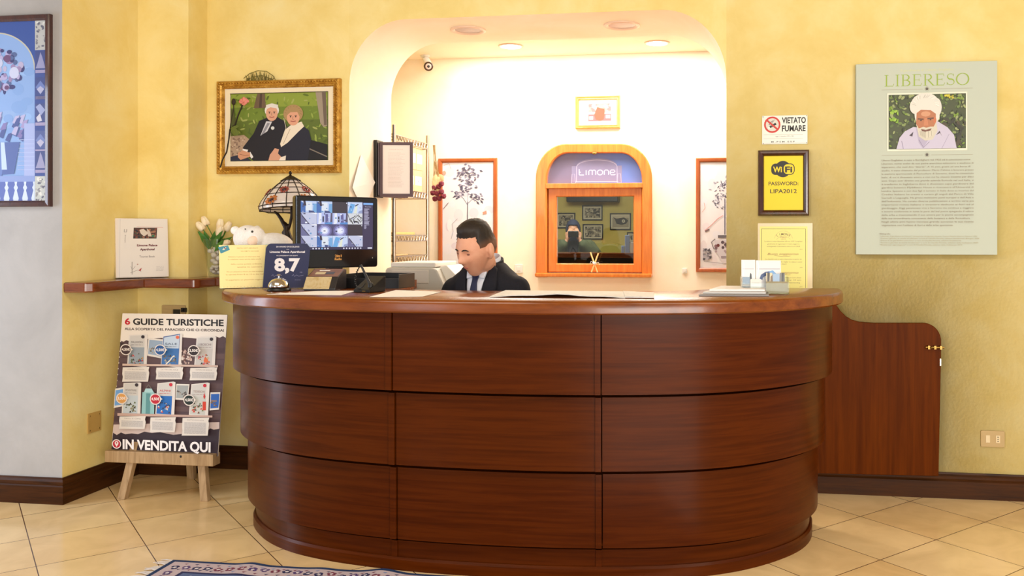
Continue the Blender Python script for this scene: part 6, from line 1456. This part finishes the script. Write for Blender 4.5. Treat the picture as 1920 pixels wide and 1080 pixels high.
for k in range(52):
    x = rx0 + 0.06 + k * 0.047; motif(x, ry1 - 0.068 + rnd.uniform(-0.012, 0.012), 0.021, rnd.choice([NAVY, RED, (84, 60, 110)]), IV)
    p.poly([(x + 0.016, ry1 - 0.04), (x + 0.034, ry1 - 0.034), (x + 0.028, ry1 - 0.046)], rnd.choice([NAVY, LBL, RED])); p.poly([(x + 0.018, ry1 - 0.096), (x + 0.036, ry1 - 0.09), (x + 0.028, ry1 - 0.104)], rnd.choice([NAVY, LBL, RED]))
for k in range(24): motif(rx0 + 0.068, ry1 - 0.14 - k * 0.047, 0.021, rnd.choice([NAVY, RED, (84, 60, 110)]), IV)
for _ in range(620): motif(rnd.uniform(rx0 + 0.16, rx1 - 0.16), rnd.uniform(ry1 - 0.7, ry1 - 0.155), rnd.uniform(0.012, 0.028), rnd.choice([NAVY, IV, RED, LBL, (84, 60, 110), (200, 190, 196)]), rnd.choice([NAVY, IV, RED, LBL]))
p.build('woven_pattern', printmat('rug_dye', 0.95), rug)
bm = B()
for k in range(90):
    y = ry1 - 0.004 - k * (ry1 - ry0) / 90; a = rnd.uniform(-0.012, 0.012); L_ = rnd.uniform(0.045, 0.075)
    tube(bm, [(rx0, y, 0.006), (rx0 - L_ * 0.5, y + a, 0.007), (rx0 - L_, y + a * 2, 0.003)], [0.003, 0.0028, 0.0014], 5)
fr_ = obj('fringe', bm, noisy('ivory_fringe', [(206, 196, 190), (226, 218, 212)], 40, 0.9), rug, 60); fr_['kind'] = 'stuff'
# ------------------------------------------------------------------ people
def sm(a, b, x): t = min(max((x - a) / (b - a), 0), 1); return t * t * (3 - 2 * t)
def head_point(d, extra=0.0):                       # skull with face, front towards -y, about 0.24 m high
    x, y, z = d
    g = lambda dx, dz, sx, sz: math.exp(-((x - dx) / sx) ** 2 - ((z - dz) / sz) ** 2) if y < 0 else 0
    px, py, pz = x * 0.076, y * 0.097, z * 0.118
    if z < 0.1:
        t = sm(0.1, -1.0, z); px *= 1 - 0.40 * t
        py = py * (1 - 0.36 * t) - 0.024 * t
    if z > 0.3 and y < 0: py *= 1 - 0.08 * sm(0.3, 0.9, z)
    o = 0.0
    o += 0.024 * g(0, -0.20, 0.15, 0.11) + 0.014 * g(0, -0.02, 0.10, 0.2)          # nose
    for s in (-1, 1): o -= 0.009 * g(0.36 * s, 0.04, 0.2, 0.12); o += 0.004 * g(0.4 * s, 0.24, 0.3, 0.09); o += 0.004 * g(0.55 * s, -0.2, 0.2, 0.2); o += 0.004 * g(0.14 * s, -0.24, 0.08, 0.07)
    o += 0.006 * g(0, -0.46, 0.22, 0.06) + 0.005 * g(0, -0.58, 0.18, 0.05) - 0.004 * g(0, -0.52, 0.24, 0.025) + 0.007 * g(0, -0.85, 0.2, 0.14)
    return Vector((px + x * extra, py + (y * extra if o == 0 else y * extra) - o, pz + z * extra))
def head_bm(bm, M):
    t = B(); bmesh.ops.create_icosphere(t, subdivisions=5, radius=1)
    for v in t.verts: v.co = M @ head_point(v.co.normalized())
    me = bpy.data.meshes.new('t'); t.to_mesh(me); t.free(); bm.from_mesh(me); bpy.data.meshes.remove(me)
    for s in (-1, 1):                               # ears
        ball(bm, M @ Vector((0.081 * s, 0.010, -0.002)), (0.013, 0.021, 0.034), 12, 10, M.to_3x3().to_4x4() @ Matrix.Rotation(0.35 * s, 4, 'Z') @ Matrix.Rotation(-0.15, 4, 'X'))
        ball(bm, M @ Vector((0.078 * s, 0.004, -0.030)), (0.009, 0.012, 0.013), 10, 8, M.to_3x3().to_4x4())
def hair_bm(M):
    t = B(); bmesh.ops.create_icosphere(t, subdivisions=5, radius=1); rm = []
    thick = {}; fade = {}
    for v in t.verts:
        x, y, z = v.co.normalized()
        line = 0.62 if y < -0.35 else (0.62 - (y + 0.35) / 0.35 * 0.40 if y < 0.0 else 0.22 - y * 0.8)
        if abs(x) > 0.7 and -0.42 < y < 0.0: line = min(line, 0.16)
        k = sm(line, line + 0.16, z); top = sm(0.45, 0.85, z)
        th = k * (0.006 + 0.014 * top + (0.004 * sm(-0.1, -0.6, y) * top))
        thick[v] = (k, th); fade[v] = max(sm(0.12, 0.5, z), sm(-0.3, -0.6, y) * k)
    for f in [f for f in t.faces if all(thick[v][0] <= 0.0 for v in f.verts)]: rm.append(f)
    rr = random.Random(1)
    for v in t.verts:
        d = v.co.normalized(); k, th = thick[v]; v.co = M @ head_point(d, th + (rr.uniform(-0.0015, 0.0025) if k > 0.6 else 0) + (0.0006 if k > 0 else -0.004))
    cl = t.loops.layers.float_color.new('Col'); A, Bc = Vector(lin((112, 76, 56))[:3]), Vector(lin((38, 28, 22))[:3])
    for f in t.faces:
        for l in f.loops:
            q = fade[l.vert]; c = A.lerp(Bc, q); l[cl] = (c.x, c.y, c.z, 1)
    bmesh.ops.delete(t, geom=rm, context='FACES')
    return t
def hand(bm, wrist, d, up, side):
    """palm and five fingers, slightly curled; d = pointing direction, up = back of the hand, side = +1 when the thumb lies towards d x up"""
    d, up = Vector(d).normalized(), Vector(up).normalized(); s = d.cross(up).normalized() * side; w = Vector(wrist)
    limb(bm, [w, w + d * 0.03], [0.024, 0.026], 10)
    for k in range(4):
        o = s * (0.030 - 0.019 * k); L_ = (0.072, 0.080, 0.074, 0.058)[k]
        b0 = w + d * 0.02 + o * 0.7; b1 = w + d * 0.085 + o
        limb(bm, [b0, b1], [0.013, 0.0105], 8)
        limb(bm, [b1, b1 + d * L_ * 0.45 - up * 0.006, b1 + d * L_ * 0.75 - up * 0.02, b1 + d * L_ * 0.92 - up * 0.036], [0.0095, 0.009, 0.0082, 0.0072], 8)
    t0 = w + d * 0.03 + s * 0.024
    limb(bm, [t0, t0 + d * 0.03 + s * 0.022 - up * 0.008, t0 + d * 0.055 + s * 0.026 - up * 0.016], [0.013, 0.0105, 0.0085], 8)
def torso(bm, rings, n=28):
    rr = []
    for z, cx, cy, rx, ry in rings: rr.append([(cx + rx * math.copysign(abs(math.cos(a)) ** 0.8, math.cos(a)), cy + ry * math.copysign(abs(math.sin(a)) ** 0.8, math.sin(a)), z) for a in [2 * PI * k / n for k in range(n)]])
    ring_loft(bm, rr, True, True)
def remesh(o, s, smooth=0):
    r = o.modifiers.new('remesh', 'REMESH'); r.mode = 'VOXEL'; r.voxel_size = s; r.use_smooth_shade = True
    if smooth: k = o.modifiers.new('smooth', 'SMOOTH'); k.factor = 0.5; k.iterations = smooth
def drape(name, bvh, M, left, right, offs, m, parent, n=14):    # cloth strip between two edge lines (x, z), laid on the chest
    bm = B(); rows = []
    def along(pl, t):
        t *= len(pl) - 1; i = min(int(t), len(pl) - 2); f = t - i; return (pl[i][0] + (pl[i + 1][0] - pl[i][0]) * f, pl[i][1] + (pl[i + 1][1] - pl[i][1]) * f)
    for k in range(n + 1):
        a, b = along(left, k / n), along(right, k / n); row = []
        for j in range(6):
            x, z = a[0] + (b[0] - a[0]) * j / 5, a[1] + (b[1] - a[1]) * j / 5
            hit = bvh.ray_cast(Vector((x, -1, z)), Vector((0, 1, 0)))
            y = hit[0].y if hit[0] else -0.08
            row.append((x, y - offs, z))
        rows.append(row)
    R = [[bm.verts.new(M @ Vector(p)) for p in r] for r in rows]
    for a, b in zip(R, R[1:]):
        for i in range(5): bm.faces.new((a[i], a[i + 1], b[i + 1], b[i]))
    o = obj(name, bm, m, parent, 60); s = o.modifiers.new('solid', 'SOLIDIFY'); s.thickness = 0.004; s.offset = 1
    return o
M_SKIN = noisy('skin', [(204, 142, 112), (214, 154, 124), (220, 164, 134)], 9, 0.5, 4); M_SUIT = noisy('navy_suit', [(14, 14, 23), (21, 21, 33)], 120, 0.85, 3, 0.1, 400)
M_HAIR = printmat('dark_brown_hair', 0.6); M_BROW = mat('eyebrow_hair', (44, 32, 26), 0.7)
M_SHIRT = mat('white_shirt', (220, 222, 232), 0.7); M_TIE = mat('navy_tie', (26, 32, 66), 0.5)

# --- the receptionist
RC = DP(911, 440, 4.19); ra = TH - math.radians(20)
RM = Matrix.Translation((RC.x, RC.y, 0)) @ Matrix.Rotation(ra, 4, 'Z')
man = thing('person', 'seated person with short dark hair in a dark suit and tie, head bowed', 'person', (RC.x, RC.y, 0))
hc = DP(893, 467, 4.06)
HM = Matrix.Translation(hc) @ Matrix.Rotation(TH - math.radians(38), 4, 'Z') @ Matrix.Rotation(math.radians(19), 4, 'X') @ Matrix.Rotation(math.radians(4), 4, 'Y') @ Matrix.Scale(1.04, 4)
bm = B(); head_bm(bm, HM)
nb = RM @ Vector((0.0, 0.0, 1.17)); hb = HM @ Vector((0, 0.028, -0.06))
limb(bm, [RM @ Vector((0, 0.02, 1.05)), nb, hb], [0.07, 0.058, 0.056], 16)
t2 = B(); torso(t2, [(0.52, 0, 0.06, 0.15, 0.10), (0.8, 0, 0.03, 0.14, 0.09), (1.05, 0, 0.0, 0.16, 0.09), (1.14, 0, 0.0, 0.1, 0.07)])
SHD = [(-0.165, 0.0, 1.085), (0.165, 0.0, 1.095)]
for sx, sh0 in zip((-1, 1), SHD):
    e, w_ = (0.215 * sx, -0.09, 0.86), (0.13 * sx, -0.235, 0.715)
    limb(t2, [sh0, e, w_], [0.045, 0.038, 0.028])
    hand(t2, (0.125 * sx, -0.245, 0.71), (-0.25 * sx, -1, -0.1), (0, 0, 1), -sx if True else sx)
    limb(t2, [(0.09 * sx, 0.04, 0.56), (0.12 * sx, -0.36, 0.60), (0.12 * sx, -0.36, 0.12)], [0.07, 0.055, 0.04])
t2.transform(RM); me = bpy.data.meshes.new('t'); t2.to_mesh(me); t2.free(); bm.from_mesh(me); bpy.data.meshes.remove(me)
bo = obj('body', bm, M_SKIN, man, 60); remesh(bo, 0.0052, 3)
obj('hair', hair_bm(HM), M_HAIR, man, 80)
for s in (-1, 1):
    bm = B(); bm2 = head_point(Vector((0.36 * s, -0.93, 0.05)).normalized()); ball(bm, HM @ (bm2 + Vector((0, 0.004, 0))), (0.013, 0.007, 0.0065), 10, 8, HM.to_3x3().normalized().to_4x4()); obj('eye', bm, mat('lowered_lid', (112, 70, 58), 0.5), man, 60)
    bm = B(); P_ = [HM @ (head_point(Vector((a * s, -0.92, 0.20 + 0.05 * math.sin((a - 0.15) / 0.45 * PI))).normalized()) + Vector((0, -0.001, 0))) for a in (0.15, 0.28, 0.42, 0.58)]; tube(bm, P_, [0.0025, 0.0038, 0.0034, 0.0018], 6); obj('eyebrow', bm, M_BROW, man, 60)
bm = B(); P_ = [HM @ (head_point(Vector((a, -0.87, -0.5)).normalized()) + Vector((0, -0.0012, 0))) for a in (-0.24, -0.12, 0, 0.12, 0.24)]; tube(bm, P_, [0.001, 0.0034, 0.004, 0.0034, 0.001], 6); obj('mouth', bm, mat('lips', (172, 96, 88), 0.5), man, 60)
bm = B()
torso(bm, [(0.55, 0, 0.05, 0.185, 0.13), (0.70, 0, 0.04, 0.18, 0.125), (0.86, 0, 0.02, 0.18, 0.122), (0.98, 0, 0.0, 0.19, 0.122), (1.07, 0, 0.0, 0.198, 0.115), (1.12, 0, 0.002, 0.19, 0.105), (1.155, 0, 0.006, 0.16, 0.092), (1.19, 0, 0.01, 0.115, 0.08), (1.22, 0, 0.014, 0.082, 0.07)])
for sx, sh0 in zip((-1, 1), SHD): limb(bm, [sh0, (0.222 * sx, -0.07, 0.87), (0.14 * sx, -0.22, 0.73)], [0.064, 0.058, 0.045], 16)
bvh = BVHTree.FromBMesh(bm)
bm.transform(RM); jk = obj('jacket', bm, M_SUIT, man, 60); remesh(jk, 0.012, 4)
drape('shirt', bvh, RM, [(-0.052, 1.195), (-0.035, 1.08), (-0.004, 0.93)], [(0.052, 1.195), (0.035, 1.08), (0.004, 0.93)], 0.006, M_SHIRT, man)
drape('tie', bvh, RM, [(-0.018, 1.168), (-0.013, 1.135), (-0.022, 1.05), (-0.028, 0.92)], [(0.018, 1.168), (0.013, 1.135), (0.022, 1.05), (0.028, 0.92)], 0.013, M_TIE, man)
for s in (-1, 1):
    drape('lapel', bvh, RM, [(0.062 * s, 1.215), (0.052 * s, 1.15), (0.03 * s, 1.03), (0.002 * s, 0.90)], [(0.092 * s, 1.19), (0.112 * s, 1.11), (0.085 * s, 1.03), (0.012 * s, 0.90)], 0.012, M_SUIT, man)
    drape('collar_point', bvh, RM, [(0.010 * s, 1.185), (0.020 * s, 1.15)], [(0.056 * s, 1.205), (0.044 * s, 1.145)], 0.015, M_SHIRT, man, 6)
def neckband(r, z0, dz, th, m, name, tilt):
    bm = B(); rings = []
    for k in range(25):
        a = math.radians(-60 + 300 * k / 24) ; x, y = r * math.cos(a), 0.006 + r * 1.02 * math.sin(a); h0 = z0 + tilt * math.sin(a)
        n = Vector((math.cos(a), math.sin(a), 0))
        rings.append([RM @ (Vector((x, y, h0)) + n * th), RM @ (Vector((x * 0.97, y * 0.97, h0 + dz)) + n * th * 0.7), RM @ Vector((x * 0.96, y * 0.96, h0 + dz)), RM @ Vector((x, y, h0))])
    ring_loft(bm, rings, True, True); return obj(name, bm, m, man, 50)
neckband(0.066, 1.190, 0.052, 0.005, M_SHIRT, 'shirt_collar', 0.020)
neckband(0.076, 1.180, 0.046, 0.010, M_SUIT, 'jacket_collar', 0.022)
bm = B(); 
for sx in (-1, 1): limb(bm, [(0.09 * sx, 0.05, 0.585), (0.12 * sx, -0.37, 0.615), (0.12 * sx, -0.37, 0.12)], [0.095, 0.075, 0.055], 16)
limb(bm, [(-0.06, 0.06, 0.585), (0.06, 0.06, 0.585)], [0.115, 0.115], 16)
bm.transform(RM); tr_ = obj('trousers', bm, M_SUIT, man, 60); remesh(tr_, 0.014, 3)
for sx in (-1, 1):
    bm = B(); limb(bm, [(0.12 * sx, -0.35, 0.05), (0.125 * sx, -0.42, 0.042), (0.13 * sx, -0.52, 0.034)], [0.045, 0.043, 0.033], 14); bm.transform(RM); obj('shoe', bm, M_PIANO, man, 60)
# his chair
ch = thing('office_chair', 'black office chair under the receptionist, hidden by the counter', 'chair', (RC.x, RC.y, 0))
def cpart(name, fn, m, bev=0.0, sm_=None): bm = B(); fn(bm); bm.transform(RM); return obj(name, bm, m, ch, sm_, bevel=bev)
cpart('seat', lambda b: slab(b, [(x, y + 0.04) for x, y in rrect(-0.22, 0.22, -0.2, 0.2, 0.06)], 0.40, 0.462), M_BLACK, 0.012)
cpart('column', lambda b: tube(b, [(0, 0.04, 0.07), (0, 0.04, 0.40)], 0.025, 12), M_STEEL, 0, 50)
cpart('backrest', lambda b: prism(b, rrect(-0.19, 0.19, 0.55, 0.95, 0.06), 0.235, 0.27), M_BLACK, 0.01)
cpart('back_bracket', lambda b: tube(b, [(0, 0.15, 0.42), (0, 0.25, 0.45), (0, 0.255, 0.62)], 0.015, 8), M_STEEL, 0, 50)
for k in range(5):
    a = 2 * PI * k / 5; cpart('leg', lambda b: limb(b, [(0, 0.04, 0.085), (0.27 * math.cos(a), 0.04 + 0.27 * math.sin(a), 0.03)], [0.02, 0.028]), M_BLACK, 0, 60)

# ------------------------------------------------------------------ reflections in the hatch glass, built as solid things behind it
def Wf(u, v, Z): return DP(u, v, Z)
def bwpic(label, u0, v0, u1, v1, seed, kind):
    def art(p):
        rnd = random.Random(seed); w = u1 - u0; h = v1 - v0
        p.rect(u0 + 2, v0 + 2, u1 - 2, v1 - 2, (214, 204, 180)); p.rect(u0 + 4, v0 + 4.5, u1 - 4, v1 - 4.5, (150, 140, 120))
        if kind == 'shape':
            p.rect(u0 + 4, v0 + 4.5, u1 - 4, v0 + 9, (190, 180, 160)); p.poly([(u0 + 5, v0 + 7), (u0 + 12, v0 + 11), (u0 + 26, v0 + 8), (u1 - 5, v0 + 14), (u1 - 9, v0 + 20), (u0 + 22, v0 + 22), (u0 + 12, v0 + 20), (u0 + 9, v0 + 12)], (46, 40, 36)); p.disc(u1 - 14, v0 + 15, 3, (206, 200, 184)); p.disc(u1 - 14, v0 + 15, 1.6, (120, 112, 100))
        else: scatter(p, rnd, 60, u0 + 4.5, v0 + 5, u1 - 4.5, v1 - 5, 1.8, [(70, 62, 52), (100, 92, 78), (190, 180, 160), (46, 40, 36), (130, 120, 100)], 1.6)
    Yw = 9.35; x0, x1 = W(u0, 0, Yw).x, W(u1, 0, Yw).x
    return simple_frame('framed_photograph', label, 'picture frame', u0, v0, u1, v1, Yw, 2.0, 0.03, M_BLACK, art, 'framed photographs reflected in the hatch', lambda f, d: [(0, 0), (0, d), (f, d), (f, 0)])
bwpic('dark framed old photograph partly behind the photographer, reflected in the hatch', 1044, 399, 1079, 428, 1, 'crowd')
bwpic('dark framed old photograph in the upper middle, reflected in the hatch', 1092, 385, 1130, 413, 2, 'crowd')
bwpic('dark framed old photograph directly below the middle one, reflected in the hatch', 1093, 420, 1131, 449, 3, 'crowd')
bwpic('dark framed photograph of a dark rounded shape, reflected in the hatch', 1144, 399.5, 1183, 431, 4, 'shape')
bwpic('small dark framed photograph by the far corner, low in the hatch reflection', 1176, 435, 1190, 455, 5, 'crowd')
a, b = W(1064, 366, 9.2), W(1160, 378.5, 9.2)
bm = B(); box(bm, a.x, b.x, 9.1, 9.34, b.z, a.z + 0.3); tag(obj('wall_cabinet', bm, M_BLACK, bevel=0.01), 'dark cabinet hung high on the far wall, top of the hatch reflection', 'cabinet')
bc = DP(1120, 474, 10.6)
bar = thing('reflected_counter', 'wood topped dark counter reflected at the bottom of the hatch', 'bar counter', (bc.x, bc.y, 0))
bm = B(); box(bm, -3.9, 0.3, bc.y - 0.05, bc.y + 0.45, bc.z - 0.06, bc.z); obj('reflected_counter_top', bm, M_SHELF, bar, bevel=0.008)
bm = B(); box(bm, -3.9, 0.3, bc.y, bc.y + 0.4, 0.0, bc.z - 0.06); obj('reflected_counter_front', bm, mat('dark_panel', (34, 24, 20), 0.4), bar)
def farbox(name, label, cat, u0, v0, u1, v1, Z, dep, m, bev=0.004):
    a, b = DP(u0, v0, Z), DP(u1, v1, Z); bm = B(); M = Matrix.Translation(Vector((a.x, a.y, 0))) @ Matrix.Rotation(TH, 4, 'Z'); w_ = (DP(u1, v0, Z) - a).length
    box(bm, 0, w_, 0, dep, b.z, a.z, M); return tag(obj(name, bm, m, bevel=bev), label, cat)
zb = bc.z
farbox('storage_jar', 'tall pale blue container standing on the reflected counter by the far corner', 'container', 1172, 441, 1181, 474.5, 10.75, 0.08, mat('pale_blue', (150, 170, 214), 0.4))
farbox('storage_jar', 'short white container beside the tall blue one on the reflected counter', 'container', 1182, 454, 1191, 474.5, 10.75, 0.08, mat('off_white', (224, 214, 206), 0.4))
farbox('napkin_box', 'pale blue box with a dark window low at the reflected counter end', 'box', 1165, 461, 1171, 474.5, 10.75, 0.08, mat('pale_blue', (150, 170, 214), 0.4))
ch_ = DP(1137, 474, 12.6)
pts = [(-0.42, 0.55), (0.36, 0.55), (0.36, 1.06)] + [(0.30 - 0.22 + 0.28 * math.cos(a), 1.02 + 0.21 * math.sin(a)) for a in [PI / 2 * k / 6 for k in range(7)]] + [(-0.42, 1.23)]
bm = B(); prism(bm, [(ch_.x + x, z) for x, z in pts], ch_.y, ch_.y + 0.1); box(bm, ch_.x - 0.4, ch_.x + 0.34, ch_.y, ch_.y + 0.5, 0.0, 0.56)
tag(obj('bench_seat', bm, mat('olive_fabric', (150, 140, 64), 0.8), bevel=0.02), 'olive high-backed bench with a rounded corner behind the counter, reflected in the hatch', 'bench')
# the photographer
PC = DP(1076, 440, 12.1); PM = Matrix.Translation((PC.x, PC.y, 0)) @ Matrix.Rotation(TH, 4, 'Z')
ph_ = thing('person', 'photographer in a dark hood and green jacket holding a camera, reflected in the hatch', 'person', (PC.x, PC.y, 0))
PHM = PM @ Matrix.Translation((-0.01, -0.02, 1.42)) @ Matrix.Rotation(math.radians(6), 4, 'X')
bm = B(); head_bm(bm, PHM); t2 = B()
limb(t2, [(0, 0.03, 1.2), (0, 0.01, 1.36)], [0.06, 0.055]); torso(t2, [(0.85, 0, 0.02, 0.15, 0.1), (1.1, 0, 0.02, 0.16, 0.1), (1.24, 0, 0.02, 0.1, 0.07)])
for sx in (-1, 1):
    limb(t2, [(0.2 * sx, 0.02, 1.2), (0.33 * sx, -0.06, 1.0), (0.10 * sx, -0.2, 1.26)], [0.045, 0.04, 0.03])
    hand(t2, (0.085 * sx, -0.2, 1.285), (-0.35 * sx, -0.05, 0.9), (0.2 * sx, -1, 0), sx)
    limb(t2, [(0.09 * sx, 0.02, 0.86), (0.1 * sx, 0.0, 0.48), (0.1 * sx, 0.03, 0.08)], [0.08, 0.055, 0.04])
t2.transform(PM); me = bpy.data.meshes.new('t'); t2.to_mesh(me); t2.free(); bm.from_mesh(me); bpy.data.meshes.remove(me)
remesh(obj('body', bm, M_SKIN, ph_, 60), 0.006, 2)
M_PARKA = noisy('green_jacket', [(74, 82, 58), (94, 102, 74)], 10, 0.85, 4, 0.2, 60); M_HOOD = mat('dark_blue_hood', (44, 50, 78), 0.8); M_VEST = mat('dark_lining', (46, 44, 50), 0.8)
bm = B(); torso(bm, [(0.78, 0, 0.02, 0.25, 0.16), (1.0, 0, 0.02, 0.265, 0.17), (1.15, 0, 0.02, 0.25, 0.155), (1.24, 0, 0.03, 0.18, 0.12), (1.30, 0, 0.03, 0.1, 0.09)])
for sx in (-1, 1): limb(bm, [(0.2 * sx, 0.02, 1.18), (0.34 * sx, -0.06, 1.0), (0.14 * sx, -0.2, 1.22)], [0.11, 0.11, 0.07], 14)
bv = BVHTree.FromBMesh(bm); bm.transform(PM); remesh(obj('jacket', bm, M_PARKA, ph_, 60), 0.014, 3)
drape('jacket_front', bv, PM, [(-0.07, 1.28), (-0.08, 1.1), (-0.08, 0.8)], [(0.07, 1.28), (0.06, 1.1), (0.06, 0.8)], 0.01, M_VEST, ph_)
t = B(); bmesh.ops.create_icosphere(t, subdivisions=4, radius=1)
fd = [f for f in t.faces if f.calc_center_median().y < -0.62 and f.calc_center_median().z < 0.5]
bmesh.ops.delete(t, geom=fd, context='FACES')
for v in t.verts: v.co = PHM @ Vector((v.co.x * 0.105, v.co.y * 0.125 + 0.01, v.co.z * 0.142 + 0.0))
ho = obj('hood', t, M_HOOD, ph_, 80); so = ho.modifiers.new('solid', 'SOLIDIFY'); so.thickness = 0.012
bm = B(); torso(bm, [(1.22, 0, 0.03, 0.15, 0.12), (1.29, 0, 0.02, 0.115, 0.105), (1.34, 0, 0.02, 0.10, 0.10)]); bm.transform(PM); obj('hood_collar', bm, M_HOOD, ph_, 60)
bm = B()
for sx in (-1, 1): limb(bm, [(0.09 * sx, 0.02, 0.86), (0.1 * sx, 0.0, 0.48), (0.1 * sx, 0.03, 0.1)], [0.11, 0.085, 0.07], 14)
bm.transform(PM); remesh(obj('trousers', bm, M_VEST, ph_, 60), 0.016, 2)
for sx in (-1, 1): bm = B(); limb(bm, [(0.1 * sx, 0.04, 0.05), (0.1 * sx, -0.1, 0.045), (0.11 * sx, -0.16, 0.04)], [0.05, 0.046, 0.038], 12); bm.transform(PM); obj('shoe', bm, M_BLACK, ph_, 60)
cm = thing('photo_camera', 'black camera held up to the hooded face, reflected in the hatch', 'camera', PM @ Vector((0, -0.24, 1.36)))
bm = B(); box(bm, -0.07, 0.07, -0.25, -0.19, 1.315, 1.40, PM); obj('camera_body', bm, M_BLACK, cm, bevel=0.008)
bm = B(); tube(bm, [PM @ Vector((0, -0.25, 1.355)), PM @ Vector((0, -0.33, 1.355))], [0.036, 0.040], 18); obj('lens', bm, M_PIANO, cm, 50)
